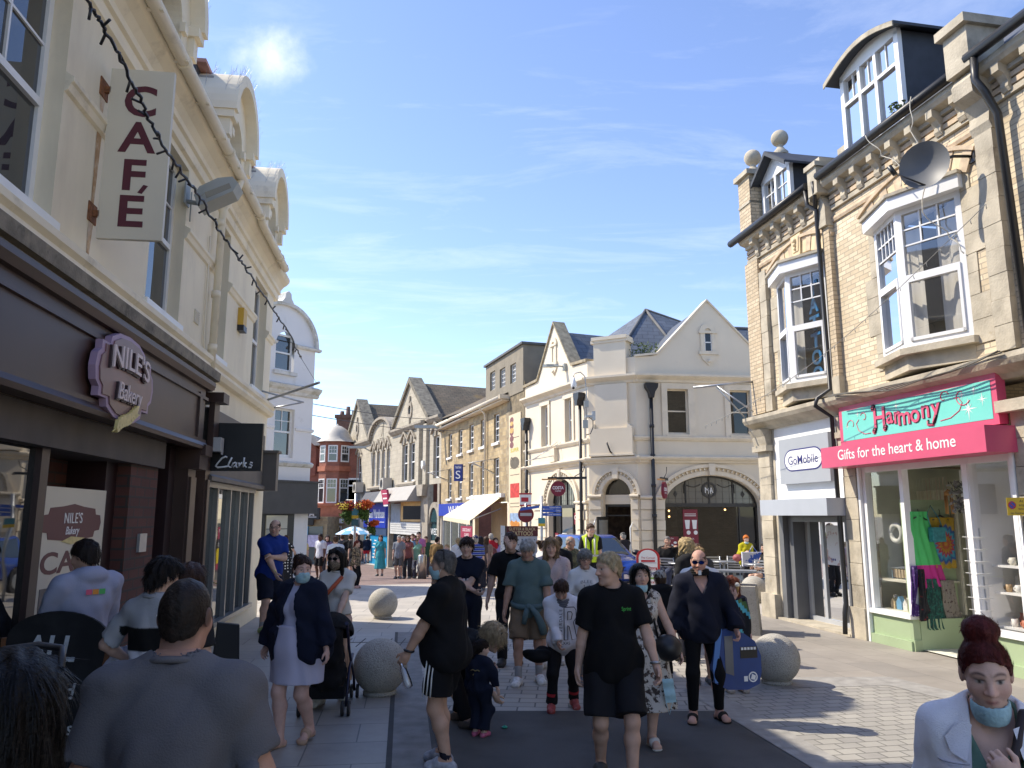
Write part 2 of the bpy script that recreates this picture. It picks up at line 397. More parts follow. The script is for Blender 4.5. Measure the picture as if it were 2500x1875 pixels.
def crt(par,F,a0,a1,z0,z1,d,mc,n=26,amp=.03,name='curtain'):
 c=M(F);N=max(8,int((a1-a0)*n))
 pts=[(a0+(a1-a0)*i/N,d+amp*sin_(i*1.9+sin_(i*.7)*1.3))for i in range(N+1)]
 for i in range(N):
  (a,e),(b,f)=pts[i],pts[i+1];c.face([(a,e,z0),(b,f,z0),(b,f,z1),(a,e,z1)],0,True)
 return c.Bd(name,mc,par)
WHITE=mat('white_paint',(.78,.78,.76),.45,var=.05)
UPVC=mat('white_plastic_frame',(.82,.82,.82),.3,var=.03)
PANE=glass('window_glass')
PANE_DARK=glass('dark_window_glass',(.008,.009,.010),refl=.45)
PANE_CLEAR=glass('clear_shop_glass',(.02,.02,.02),clear=.96,refl=.2)
PANE_CURT=glass('house_glass',(.03,.035,.04),clear=.85,refl=1.6)
BK=mat('black_metal',(.018,.018,.02),.42,var=.1)
STL=mat('galvanised_steel',(.42,.43,.44),.42,.8,var=.12,vs=8)
CREAM=mat('cream_render',(.70,.64,.53),.75,var=.04,vs=1.1,bump=.06,bs=14,stain=[((.42,.36,.26),1.2,.58,.78,.3,(1,1,.35)),((.36,.33,.26),.6,.6,.8,.2)])
def sheet(name,poly,m,z=0.0,step=2.0,label=None):
 """flat sheet following the fall of the street; poly in (X,Y)"""
 ys=[p[1]for p in poly];cuts=[y for y in(22,23,25,30,35,40,45,48.7)if min(ys)<y<max(ys)]
 polys=[list(poly)]
 for c in cuts:
  nxt=[]
  for P in polys:
   for sgn in(1,-1):
    Q=[]
    for i in range(len(P)):
     p,q=P[i],P[(i+1)%len(P)];a,b_=(p[1]-c)*sgn,(q[1]-c)*sgn
     if a>=0:Q.append(p)
     if a*b_<0:t=a/(a-b_);Q.append((p[0]+(q[0]-p[0])*t,c))
    if len(Q)>2:nxt.append(Q)
  polys=nxt
 b=MB()
 for P in polys:b.face([(x,y,g(y)+z)for x,y in P])
 o_=b.Bd(name,m,loc=(0,0,0));tag(o_,kind='structure');return o_
CONC=mat('pale_paving',(.47,.44,.385),.8,var=.12,vs=.8,bump=.15,bs=90)
SLAB=brick('granite_slab_paving',(.44,.405,.35),(.37,.342,.3),(.2,.19,.17),.9,.6,.008,'Object',.75,bump=.15,var=.16,stain=[((.2,.185,.165),1.2,.58,.75,.45),((.14,.13,.12),10,.7,.72,.6)])
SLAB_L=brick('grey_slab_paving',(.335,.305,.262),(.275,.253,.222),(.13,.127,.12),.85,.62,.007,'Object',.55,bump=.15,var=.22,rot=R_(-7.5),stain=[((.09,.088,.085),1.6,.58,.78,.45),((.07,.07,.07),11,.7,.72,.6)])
SETT=brick('grey_stretcher_setts',(.40,.372,.325),(.325,.303,.268),(.13,.127,.12),.36,.2,.010,'Object',.7,bump=.3,var=.18,rot=R_(4),stain=((.1,.1,.1),3,.62,.75,.4))
PAVER=brick('diamond_pavers',(.34,.325,.29),(.28,.268,.245),(.15,.145,.13),.21,.15,.009,'Object',.75,bump=.3,var=.15,rot=R_(-11),stain=((.15,.14,.13),3,.62,.75,.35))
BROWN=brick('brown_slab_paving',(.30,.272,.235),(.245,.225,.2),(.17,.155,.14),.95,.55,.005,'Object',.7,bump=.1,var=.18,rot=R_(79),stain=[((.17,.15,.13),1.1,.56,.75,.45),((.1,.095,.09),10,.7,.72,.6)])
REDP=brick('red_block_paving',(.23,.16,.135),(.18,.125,.11),(.11,.09,.08),.21,.105,.006,'Object',.8,bump=.2,var=.2)
ASPH=mat('asphalt',(.078,.076,.074),.85,var=.25,vs=2.2,bump=.5,bs=160,stain=[((.2,.2,.2),110,.62,.7,.7),((.03,.03,.03),1.1,.55,.75,.5)])
CHAN=mat('channel_concrete',(.22,.215,.207),.8,var=.2,vs=6,bump=.4,bs=140,stain=((.2,.2,.2),90,.6,.7,.5))
KERBM=mat('granite_kerb',(.3,.29,.27),.75,var=.2,vs=6,bump=.2,bs=120,stain=((.14,.14,.13),2,.55,.75,.5))
sheet('ground',[(-1500,-1500),(1500,-1500),(1500,3000),(-1500,3000)],CONC,-.012)
sheet('plaza_paving',[(-40,13.9),(7.8,13.9),(14,26.2),(3.2,34),(-6,24.6),(-40,24.6)],SLAB,-.004)
sheet('lane_paving',[(-40,24.6),(-5.6,24.6),(.6,32.2),(-2.7,44),(-30,95),(-60,95)],REDP,-.004)
sheet('lane_paving_upper',[(-5.6,24.6),(3.2,34),(3,36),(.55,32.2)],REDP,-.003)
xl=lambda y:-.98-.139*(y-6.7)
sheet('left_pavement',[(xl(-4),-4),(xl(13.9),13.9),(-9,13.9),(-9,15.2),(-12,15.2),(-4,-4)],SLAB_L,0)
sheet('gutter_line',[(xl(-4)-.05,-4),(xl(-4),-4),(xl(13.9),13.9),(xl(13.9)-.05,13.9)],mat('dark_joint',(.06,.06,.06),.9,var=.2),.004)
sheet('drainage_channel',[(xl(-4),-4),(xl(-4)+.34,-4),(xl(13.9)+.34,13.9),(xl(13.9),13.9)],CHAN,.003)
sheet('road',[(xl(-4)+.34,-4),(4,-4),(3.4,0),(2.5,6.0),(2.14,8.45),(xl(8.45)+.34,8.45)],ASPH,0)
sheet('sett_paving',[(xl(8.45)+.34,8.45),(2.14,8.45),(1.98,9.4),(2.7,10.1),(2.6,13.9),(xl(13.9)+.34,13.9)],SETT,0)
sheet('kerb_band',[(3.4,0),(3.75,0),(2.83,6.0),(2.46,8.6),(2.32,9.5),(1.98,9.4),(2.14,8.45),(2.5,6)],KERBM,.004)
sheet('diamond_paving',[(3.75,0),(7.5,0),(4.9,8.6),(4.5,9.65),(2.32,9.5),(2.46,8.6),(2.83,6.0)],PAVER,0)
sheet('pale_band',[(1.98,9.4),(4.5,9.65),(4.9,8.6),(5.3,8.7),(4.75,10.15),(2.7,10.1)],KERBM,.003)
sheet('right_pavement',[(2.7,10.1),(4.75,10.15),(5.3,8.7),(4.9,8.6),(7.5,0),(9.5,-1),(8.5,8),(4.9,17),(5.6,22),(2.6,13.9)],BROWN,-.001)
dm=mat('groove',(.03,.03,.03),.9,var=0)
gb_=MB()
for k in range(9):gb_.box(-3.3+k*.22,-3.285+k*.22,12.4,13.2,.001,.004)
gb_.box(-3.4,-1.3,12.8,12.82,.001,.005)
tag(gb_.Bd('paving_grooves',dm,loc=(0,0,0)),kind='structure')
FL=Fr((-3.02,0),vec=(-.130,.9915),side=1)
def hitp(F,u,v,d=0.0):
 """point on the plane parallel to facade F (offset d) seen at photo pixel u,v, in frame coordinates"""
 r=rdr(u,v);o=F.o+F.n*d;t=o.dot(F.n)/(r.x*F.n.x+r.y*F.n.y);P=r*t
 return((VV((P.x,P.y,0))-F.o).dot(F.u),d,P.z+CAM_H)
CR_L=mat('cream_wall',(.80,.71,.525),.8,var=.07,vs=.7,bump=.05,bs=9,stain=[((.40,.32,.22),.8,.52,.8,.5,(1,1,.22)),((.5,.45,.36),2.5,.55,.8,.3)])
CR_T=mat('cream_trim',(.80,.715,.54),.75,var=.08,vs=1.6,bump=.08,bs=12,stain=[((.25,.21,.15),2.2,.56,.76,.5,(1,1,1)),((.4,.32,.18),1,.6,.8,.4)])
LEDGE=mat('weathered_ledge',(.2,.175,.135),.9,var=.35,vs=5,bump=.4,bs=40,stain=[((.36,.31,.22),3,.5,.7,.7),((.06,.055,.05),9,.58,.72,.7)])
MAROON=mat('maroon_gloss_paint',(.05,.025,.018),.42,var=.2,vs=1.5,coat=.0,bump=.02,bs=5)
MAROON_D=mat('maroon_dark',(.028,.012,.013),.4,var=.15)
CS=mat('cream_sign_board',(.64,.585,.46),.5,var=.04,vs=1)
MI=mat('maroon_lettering',(.09,.012,.022),.5,var=0)
WI=mat('white_lettering',(.8,.8,.78),.5,var=0)
GOLD=mat('gold_paint',(.62,.5,.2),.45,var=.15,vs=20)
SLATE=brick('slate_roof',(.085,.09,.1),(.06,.065,.075),(.025,.027,.03),.35,.22,.008,'UV',.55,bump=.4,var=.25)
GREYR=mat('grey_render',(.3,.285,.26),.85,var=.12,vs=2,bump=.1)
PINKT=mat('pink_ridge_tile',(.5,.26,.2),.8,var=.2,vs=5)
RUST=mat('rusty_iron',(.22,.09,.035),.9,var=.4,vs=30,bump=.3)
SG=mat('grey_brown_fascia',(.12,.105,.09),.6,var=.15,vs=1.5,stain=((.06,.05,.045),1.2,.5,.75,.5,(1,1,.3)))
ALU=mat('grey_aluminium',(.28,.28,.27),.4,.6,var=.08)
BRICKD=brick('dark_red_brick',(.10,.035,.025),(.075,.026,.02),(.045,.035,.03),.3,.11,.012,'UV',.85)
bl=thing('cafe_building','cream rendered building with curved dormers over the maroon bakery front and shoe shop','building',FL.w(6,-4,0))
H=[(1.4,2.6,4.4,6.5),(4.85,6.08,4.4,6.5),(8.4,9.65,4.4,6.5),(11.25,12.1,4.4,6.5),(14.2,15.42,4.4,6.5)]
w=M(FL);w.wall(-9,16.1,3.7,7.0,0,H,.24)
w.face([(16.1,0,0),(16.1,-9,0),(16.1,-9,7.0),(16.1,0,7.0)]);w.face([(-9,0,0),(-9,-9,0),(-9,-9,7),(-9,0,7)])
w.face([(-9,-9,0),(16.1,-9,0),(16.1,-9,7),(-9,-9,7)])
w.face([(-9,-.3,3.7),(16.1,-.3,3.7),(16.1,-9,3.7),(-9,-9,3.7)])
w.face([(16.1,0,3.7),(16.1,0,7.0),(16.1,-.2,7.0),(16.1,-.2,3.7)])
w.Bd('wall',CR_L,bl)
c=M(FL)
c.mould(-9,16.32,[(0,6.58),(.05,6.6),(.06,6.66),(.06,6.72),(.1,6.74),(.1,6.82),(.16,6.9),(.24,6.96),(.28,7.02),(.28,7.08),(-.1,7.1),(-.1,6.58)])
c.Bd('cornice',CR_T,bl)
c=M(FL)
for a,b2 in((-9,1.4),(2.6,4.85),(6.08,8.4),(9.65,11.25),(12.1,14.2),(15.42,16.15)):
 c.mould(a,b2,[(0,5.56),(.03,5.58),(.05,5.64),(.07,5.66),(.07,5.7),(0,5.74)])
c.Bd('band_course',CR_T,bl)
c=M(FL);c.mould(-9,16.2,[(0,4.02),(.08,4.04),(.12,4.1),(.1,4.16),(.14,4.2),(.14,4.26),(.02,4.36),(-.05,4.38),(-.05,4.02)]);c.Bd('sill_band',CR_T,bl)
c=M(FL);c.mould(-9,10.9,[(0,3.74),(.2,3.76),(.2,3.87),(.26,3.88),(.27,4.0),(.2,4.02),(0,4.04)]);c.Bd('weathered_ledge',LEDGE,bl)
for h in H:
 win(bl,FL,h[0],h[1],h[2]+.02,h[3],d=-.15,fr=.075,rail=.47,bars=(1,1),bars2=None,mf=WHITE,mg=PANE)
for k,h in enumerate(H[1:]):
 c=M(FL);c.box(h[0]-.07,h[1]+.07,0,.05,4.24+.0,4.4);c.Bd('window_sill',WHITE,bl)
r=M(FL);r.face([(-9,.12,7.06),(16.1,.12,7.06),(16.1,-4.2,10.4),(-9,-4.2,10.4)],uv=[(0,0),(25,0),(25,5.4),(0,5.4)])
r.face([(-9,-9,7.0),(16.1,-9,7.0),(16.1,-4.2,10.4),(-9,-4.2,10.4)],uv=[(0,0),(25,0),(25,5.4),(0,5.4)])
r.face([(16.1,.12,7.0),(16.1,-9,7.0),(16.1,-4.2,10.4)]);r.Bd('roof',SLATE,bl)
gt=M(FL);gt.tube([(-9,.35,7.06),(12.6,.35,7.06)],.075,10);gt.tube([(12.6,.35,7.05),(12.75,.35,7.0),(15.3,.35,7.0)],.07,10)
for s_ in[x*.9-2 for x in range(20)]:gt.box(s_-.025,s_+.025,.0,.43,7.0,7.02);gt.lathe([(.084,-.03),(.084,.03)],(s_+.4,.35,7.06),10)if False else None
for s_ in(5.2,8.0,10.2,12.5,14.6):gt.tube([(s_-.04,.35,7.06 if s_<12.6 else 7.0),(s_+.04,.35,7.06 if s_<12.6 else 7.0)],.088,10)
gt.Bd('gutter',CR_T,bl)
dp=M(FL);dp.tube([(11.0,.35,7.0),(11.0,.3,6.8),(11.0,.12,6.5),(11.0,.1,3.9)],.055,10);dp.tube([(10.75,.03,6.0),(10.78,.03,4.5),(10.9,.05,4.0)],.012,5)
for z in(6.3,5.2,4.4):dp.tube([(11.0,.1,z-.05),(11.0,.1,z+.05)],.068,10)
dp.Bd('drainpipe',CR_T,bl)
v=M(FL);v.box(10.33,10.55,0,.02,4.62,4.8)
for k in range(6):v.box(10.35,10.53,.02,.028,4.64+k*.027,4.652+k*.027)
v.Bd('vent',CS,bl)
def hood(sc):
 dm_=tp_('dormer',bl)
 b=M(FL)
 b.box(sc-.66,sc+.66,-3.2,-.12,7.1,8.62);b.Bd('side_wall',GREYR,dm_)
 b=M(FL);b.box(sc-.8,sc+.8,-3.4,-.35,8.62,8.74);b.Bd('flat_roof',SLATE,dm_)
 b=M(FL);b.box(sc-.82,sc+.82,-3.4,-.2,8.74,8.8);b.Bd('ridge_tile',PINKT,dm_)
 b=M(FL);n=20;R0=.70
 o_=[(sc-R0,7.08),(sc-R0,8.0)]+[(sc-R0*cos_(PI_*i/n),8.0+R0*1.08*sin_(PI_*i/n))for i in range(1,n)]+[(sc+R0,8.0),(sc+R0,7.08)]
 ri=.40;i_=[(sc+ri,7.08),(sc+ri,7.85)]+[(sc+ri*cos_(PI_*i/n),7.85+ri*sin_(PI_*i/n))for i in range(1,n)]+[(sc-ri,7.85),(sc-ri,7.08)]
 poly=o_+i_
 b.prism(poly,-.12,.12);b.Bd('gable_front',CR_T,dm_)
 b=M(FL);b.arch(sc,8.0,.70,.86,-.35,.3,0,180,24,e=1.06);b.Bd('curved_hood',CR_T,dm_)
 b=M(FL)
 for sg in(-1,1):
  a=sc+sg*.72;b.box(a-.12,a+.12,-.2,.26,7.88,8.0);b.box(a-.08,a+.08,-.1,.2,7.62,7.88)
  a=sc+sg*.42;b.box(a-.06,a+.06,.1,.17,7.78,7.9)
 b.Bd('bracket',CR_T,dm_)
 win(dm_,FL,sc-.4,sc+.4,7.1,8.22,d=-.1,fr=.06,rail=.5,mf=WHITE,mg=PANE)
 b=M(FL)
 rng=random.Random(int(sc*10))
 for k in range(46):
  t=R_(20+140*k/45);a=sc+.86*cos_(t);z=8.0+.9*sin_(t)
  for dd in(-.2,.1,.25):b.tube([(a,dd,z),(a+rng.uniform(-.06,.1),dd+rng.uniform(-.03,.1),z+rng.uniform(.12,.19))],.0016,3,caps=False)
 b.Bd('bird_spikes',STL,dm_)
def tp_(name,parent):
 o_=bpy.data.objects.new(name,None);COL.objects.link(o_);o_.empty_display_size=.2;o_.parent=parent;ORG[o_.name]=ORG[parent.name];return o_
for sc in(4.75,8.15,11.55,14.85):hood(sc)
f=M(FL);f.box(-9,10.35,-.1,.22,2.92,3.72);f.mould(-9,10.5,[(.1,3.66),(.27,3.68),(.31,3.74),(.31,3.79),(.05,3.83),(.05,3.66)])
f.mould(-9,10.4,[(.1,2.86),(.28,2.86),(.3,2.9),(.25,2.96),(.25,3.0),(.2,3.0)])
f.mould(-9,10.4,[(.2,3.52),(.25,3.53),(.25,3.57),(.2,3.58)]);f.box(10.0,10.12,.21,.25,2.98,3.6)
f.Bd('fascia',MAROON,bl)
f=M(FL);f.box(-9,9.3,-.5,.08,2.55,2.86);f.Bd('shutter_housing',mat('dusty_shutter_box',(.075,.06,.05),.7,var=.2),bl)
f=M(FL)
for a0,a1 in((10.15,10.5),(11.0,11.22)):
 f.box(a0,a1,-.3,.12,0,2.9);f.box(a0+.05,a1-.05,.12,.15,.4,2.5);f.box(a0-.03,a1+.03,-.2,.17,0,.35)
f.box(10.12,10.53,0,.26,2.6,2.92);f.box(10.15,10.5,.26,.32,2.78,2.92);f.box(10.97,11.25,.12,.2,2.9,3.74);f.box(10.94,11.28,.0,.32,3.6,3.74)
f.Bd('pilaster',MAROON,bl)
f=M(FL);f.box(6.36,6.5,-.1,.0,0,2.55);f.box(2.4,2.6,-.18,0,0,2.55);f.box(-9,6.3,-.16,-.02,0,.45);f.box(9.9,10.15,-.3,-.05,0,2.86);f.box(8.06,8.36,-.5,-.12,0,2.55);f.Bd('shop_frame',MAROON_D,bl)
f=M(FL);f.face([(-9,-.05,.45),(6.37,-.05,.45),(6.37,-.05,2.6),(-9,-.05,2.6)]);f.Bd('shop_window',glass('bakery_glass',(.01,.011,.012),refl=1.0),bl)
f=M(FL);f.box(8.36,9.26,-.5,.02,0,2.6);f.Bd('brick_pier',BRICKD,bl)
f=M(FL);f.box(9.26,9.9,-1.0,-.98,0,2.6);f.box(6.4,8.2,-.52,-.5,2.1,2.6);f.Bd('back_wall',BRICKD,bl)
f=M(FL);f.box(8.72,8.95,.02,.05,1.6,1.8);f.Bd('metal_plate',STL,bl)
def poster(label,F,flip,a0,a1,z0,z1,d,base,fn,name='poster',cat='poster',th=.02):
 """flat printed board whose print is a child mesh"""
 b=M(F,flip);b.box(a0,a1,d-th,d,z0,z1)
 p=b.Bd(name,base,loc=F.w((a0+a1)/2,d,z0))if True else None
 tag(p,label,cat);fn(p,d);return p
def sub(name,par,F,flip,m,fn):
 b=M(F,flip);fn(b);return b.Bd(name,m,par)
def pB(p,d):
 def badge(b):
  b.prism([(7.32+.62*x,1.93+.16*y)for x,y in((-1,-.45),(-.82,-.5),(-.78,-.85),(-.35,-.95),(0,-1.1),(.35,-.95),(.78,-.85),(.82,-.5),(1,-.45),(1.05,0),(1,.45),(.82,.5),(.78,.85),(.35,.95),(0,1.1),(-.35,.95),(-.78,.85),(-.82,.5),(-1,.45),(-1.05,0))],d,d+.004)
 sub('badge',p,FL,1,MI,badge)
 def t(b):b.text("NILE'S",7.32,1.93,d+.004,.1,ext=.003,sp=1.1);b.text('Bakery',7.32,1.83,d+.004,.075,shear=.25,ext=.003)
 sub('lettering',p,FL,1,WI,t)
 sub('headline',p,FL,1,MI,lambda b:(b.text('CAFE',7.32,1.5,d,.19,w=1.15,bold=.02,ext=.003),b.text('COFFEES & TEAS',7.32,.74,d,.085,w=1.3,ext=.003)))
 sub('wheat_motif',p,FL,1,GOLD,lambda b:b.prism([(7.1,1.77),(7.3,1.81),(7.6,1.79),(7.5,1.75),(7.3,1.74)],d+.002,d+.007))
 sub('photograph',p,FL,1,mat('dark_photo_print',(.05,.05,.06),.4,var=.9,vs=7,stain=((.5,.5,.55),5,.62,.72,.7)),lambda b:b.box(6.78,7.9,d,d+.004,.95,1.38))
poster('cream cafe poster with maroon heading beside the brick pier of the bakery',FL,1,6.5,8.06,.1,2.25,-.1,CS,pB)
def pM(p,d):
 sub('badge',p,FL,1,CS,lambda b:(b.prism([(10.75+.2*cos_(t*.5236),2.12+.13*sin_(t*.5236)*(1.2 if t%3==0 else 1))for t in range(12)],d,d+.004),b.box(10.55,10.98,d,d+.004,1.42,1.72)))
 sub('lettering',p,FL,1,CS,lambda b:(b.text('Café',10.75,1.8,d,.1,ext=.003,bold=.02),b.text('Day',10.8,1.28,d,.07,ext=.003,bold=.01),b.text('Breakfasts',10.75,1.17,d,.065,w=.4,ext=.003,bold=.01),b.text('Parties',10.78,1.02,d,.065,w=.3,ext=.003,bold=.01)))
 sub('badge_text',p,FL,1,MI,lambda b:(b.text("NILE'S",10.75,2.14,d+.004,.07,w=.3,ext=.003),b.text('Bakery',10.75,2.05,d+.004,.05,shear=.2,ext=.003),*[b.box(10.58,10.58+.15+.2*((k*7)%3)/3,d+.004,d+.006,1.46+k*.035,1.468+k*.035)for k in range(7)]))
 sub('blank_panel',p,FL,1,CS,lambda b:b.box(10.52,10.98,d,d+.004,2.32,2.72))
poster('tall maroon menu panel between the two bakery pilasters',FL,1,10.5,11.0,.3,2.86,-.02,MAROON_D,pM,'menu_board','menu')
pq=thing('bakery_plaque','scalloped lilac and maroon bakery plaque with a gold wheat ear on the fascia','sign',FL.w(7.2,.25,3.25))
def plq(k,n=40):
 P=[]
 for i in range(8):
  a=R_(i*45+22.5)
 pts=[(-1,-.62),(-.72,-.62),(-.68,-.8),(-.4,-.97),(0,-1.02),(.4,-.97),(.68,-.8),(.72,-.62),(1,-.62),(1,-.42),(1.12,-.3),(1.17,0),(1.12,.3),(1,.42),(1,.62),(.72,.62),(.68,.8),(.4,.97),(0,1.02),(-.4,.97),(-.68,.8),(-.72,.62),(-1,.62),(-1,.42),(-1.12,.3),(-1.17,0),(-1.12,-.3),(-1,-.42)]
 return[(7.2+x*.64*k,3.27+y*.40*k)for x,y in pts]
sub('rim',pq,FL,1,mat('lilac_rim',(.35,.24,.34),.5,var=.05),lambda b:b.prism(plq(1.0),.25,.31))
sub('panel',pq,FL,1,mat('plaque_brown',(.19,.105,.10),.35,var=.25,vs=2),lambda b:b.prism(plq(.9),.3,.322))
LET=mat('pale_pink_lettering',(.62,.5,.48),.45,var=0)
sub('letter_backs',pq,FL,1,MAROON_D,lambda b:(b.text("NILE'S",7.2-.02,3.35-.012,.322,.21,w=.98,bold=.025,ext=.02,curve=lambda x:-.18*x*x),b.text('Bakery',7.22-.015,3.05-.01,.322,.17,w=.62,shear=.12,bold=.025,ext=.02)))
sub('letters',pq,FL,1,LET,lambda b:(b.text("NILE'S",7.2,3.35,.343,.21,w=.96,bold=.008,ext=.015,curve=lambda x:-.18*x*x),b.text('Bakery',7.22,3.05,.343,.17,w=.6,shear=.12,ext=.015)))
def wheat(b):
 for k in range(9):
  a,z=6.92+k*.055,2.78+k*.022+.01*sin_(k)
  for sg in(-1,1):b.prism([(a,z),(a+.03,z+sg*.06+.02),(a+.085,z+sg*.05+.035),(a+.055,z+.01)],.33,.36)
 b.tube([(6.86,.345,2.74),(7.2,.345,2.9),(7.5,.345,2.97)],.008,5)
sub('wheat_ear',pq,FL,1,GOLD,wheat)
P0=FL.w(6.83,0,0);FS=Fr((P0 .x,P0 .y),vec=(FL.n.x,FL.n.y),side=1)
cs=thing('cafe_sign','tall cream projecting sign reading CAFÉ in maroon on rusty wall brackets','sign',FL.w(6.83,.3,4.53))
sub('board',cs,FS,1,CS,lambda b:b.box(.06,.64,-.05,.0,4.53,6.24))
def cl(b):
 for ch,z in(('C',5.77),('A',5.4),('F',5.02),('E',4.66)):b.text(ch,.35,z,.0,.31,bold=.024,ext=.004,w={'C':.29,'A':.34,'F':.2,'E':.22}[ch])
 b.prism([(.39,4.99),(.43,4.98),(.48,5.06),(.44,5.07)],0,.004)
sub('letters',cs,FS,1,MI,cl)
def bk(b):
 for z in(6.02,4.77):b.box(0,.012,-.1,.08,z-.09,z+.09);b.box(.01,.07,-.04,.0,z-.03,z+.03)
sub('brackets',cs,FS,1,RUST,bk)
sub('rust_streak',bl,FL,1,mat('rust_stained_render',(.5,.3,.13),.85,var=.3,vs=5,stain=((.62,.52,.4),5,.45,.6,.8)),lambda b:[b.face([(6.83-.05,.0035,z),(6.83+.06,.0035,z),(6.83+.03,.0035,z-l),(6.83-.03,.0035,z-l)])for z,l in((5.95,.2),(5.56,.7),(4.7,.33))])
f=M(FL);f.box(11.22,15.45,-.2,.1,2.5,3.56);f.mould(11.22,15.5,[(.1,2.5),(.16,2.5),(.16,2.56),(.1,2.6)]);f.box(15.35,15.62,-.2,.36,2.48,3.22);f.box(15.3,15.66,-.1,.4,3.22,3.27);f.Bd('shop_fascia',SG,bl)
f=M(FL);f.wall(11.22,16.1,0,3.7,0,[(11.35,15.2,.34,2.5)],.3);f.Bd('lower_wall',CR_L,bl)
f=M(FL);f.box(11.3,15.25,-.1,.06,.3,.37)
for a in(11.35,12.3,13.2,13.9,14.6,15.15):f.box(a-.035,a+.035,-.12,0.01,.37,2.5)
f.box(11.32,15.2,-.12,.02,2.42,2.5);f.Bd('shop_frame',ALU,bl)
f=M(FL);f.face([(11.35,-.06,.34),(15.2,-.06,.34),(15.2,-.06,2.5),(11.35,-.06,2.5)]);f.Bd('shop_window',glass('shoe_shop_glass',(.012,.013,.014),refl=1.0),bl)
cg=thing('shoe_shop_sign','square black projecting sign with white script lettering between bakery and shoe shop','sign',FL.w(11.3,.4,2.64))
P1=FL.w(11.3,0,0);FK=Fr((P1 .x,P1 .y),vec=(FL.n.x,FL.n.y),side=1)
BLK=mat('black_sign_board',(.012,.012,.013),.4,var=.1)
sub('board',cg,FK,1,BLK,lambda b:b.box(.1,.82,-.09,0,2.64,3.34))
sub('fixing',cg,FK,1,STL,lambda b:b.box(0,.1,-.07,-.02,2.95,3.05))
def clarks(b):
 def st(pts,r=.013):b.tube([(x*.56+.18,.004,z*.56+2.68)for x,z in pts],r,6)
 st([(.28,.27),(.24,.3),(.14,.25),(.05,.13),(.0,.05),(.06,.01),(.2,.03),(.33,.05)],.014);st([(.3,.04),(.34,.15),(.4,.28)]);st([(.33,.06),(.36,.02),(.4,.03)],.01)
 st([(.5,.15),(.44,.13),(.41,.06),(.44,.02),(.5,.07),(.52,.15),(.51,.04),(.55,.02)]);st([(.58,.15),(.59,.02),(.61,.1),(.66,.15)]);st([(.71,.28),(.69,.02),(.7,.08),(.77,.15)]);st([(.71,.08),(.78,.02)])
 st([(.93,.14),(.87,.15),(.85,.11),(.92,.07),(.9,.02),(.82,.02)])
sub('script_lettering',cg,FK,1,WI,clarks)
sc_=thing('alarm_box','white bell box on the pilaster beside the black square sign','alarm box',FL.w(11.1,.15,2.95));sub('case',sc_,FL,1,mat('grey_plastic',(.45,.44,.42),.5,var=.05),lambda b:(b.box(11.0,11.2,.18,.3,2.9,3.1),b.box(11.06,11.14,.3,.31,2.86,2.9)))
ya=thing('alarm_box','yellow alarm box with black base on the cream wall between windows','alarm box',FL.w(13.0,0,5.2))
sub('case',ya,FL,1,mat('yellow_plastic',(.6,.36,.04),.5,var=.05),lambda b:b.box(12.9,13.15,0,.1,5.22,5.52));sub('base',ya,FL,1,BK,lambda b:b.box(12.9,13.15,0,.11,5.12,5.22))
sub('lettering',ya,FK,1,BK,lambda b:b.box(.11,.112,-1.7,-1.69,5.3,5.45))if False else None
fl=thing('floodlight','grey floodlight on a bracket high on the cream wall under the gutter','lamp',FL.w(9.9,.1,6.2))
PG=mat('pale_grey_metal',(.36,.38,.36),.5,var=.08)
P2=FL.w(9.6,0,0);FF=Fr((P2 .x,P2 .y),vec=(FL.n.x,FL.n.y),side=1)
sub('bracket',fl,FF,1,PG,lambda b:(b.box(0,.02,-.1,.1,6.0,6.3),b.tube([(.01,0,6.05),(.25,0,6.02)],.03,6),b.tube([(.05,-.05,6.2),(.05,-.06,5.8)],.01,5)))
def flh(b):
 prof=[(.2,5.93),(.62,6.16),(.68,6.28),(.6,6.36),(.42,6.33),(.2,6.2),(.14,6.08)]
 b.prism(prof,-.16,.16)
 b.tube([(.22,-.18,6.12),(.22,.18,6.12)],.05,10)
sub('housing',fl,FF,1,PG,flh)
sub('lens',fl,FF,1,glass('lamp_lens',(.25,.25,.22),rough=.2),lambda b:b.face([(.3,.162,6.04),(.6,.162,6.2),(.57,.162,6.27),(.27,.162,6.12)]))
ls=M(FL);LP=[(5.0-1.5,1.1,7.3)]+[hitp(FL,u,v,1.15)for u,v in((215,0),(262,85),(330,212),(372,310),(432,402),(490,485),(540,572),(600,655),(660,745),(705,812),(738,880))]
fine=[]
for i in range(len(LP)-1):
 for k in range(14):fine.append(VV(LP[i]).lerp(VV(LP[i+1]),k/14)+VV((0,random.uniform(-.012,.012),random.uniform(-.012,.012))))
ls.tube(fine,.011,5)
for i,p in enumerate(fine):
 if i%4==0:ls.tube([p,p+VV((random.uniform(-.05,.05),random.uniform(-.05,.05),random.uniform(-.06,.03))).normalized()*.075],.009,5)
END=FL.w(15.9,1.35,5.14)
pe=hitp(FL,772,934,1.3)
ls.tube([fine[-1],pe],.004,4)
tag(ls.Bd('string_lights',BK,loc=FL.w(8,1.1,7)),'black cable of small lamps slung along the cream front past the tall sign','string lights')
br=thing('lighting_bracket','grey steel wall bracket holding the end of the string of lights','bracket',FL.w(15.9,0,5))
sub('arm',br,FL,1,STL,lambda b:b.tube([(15.85,.0,pe[2]+.02),(pe[0],1.35,pe[2])],.025,8))
sub('strut',br,FL,1,STL,lambda b:(b.tube([(15.3,.02,4.45),(15.9,.75,pe[2])],.018,6),b.tube([(16.05,.02,4.2),(15.95,.7,pe[2])],.018,6)))
FR=Fr((8.3,0),vec=(-.187,.982),side=-1)
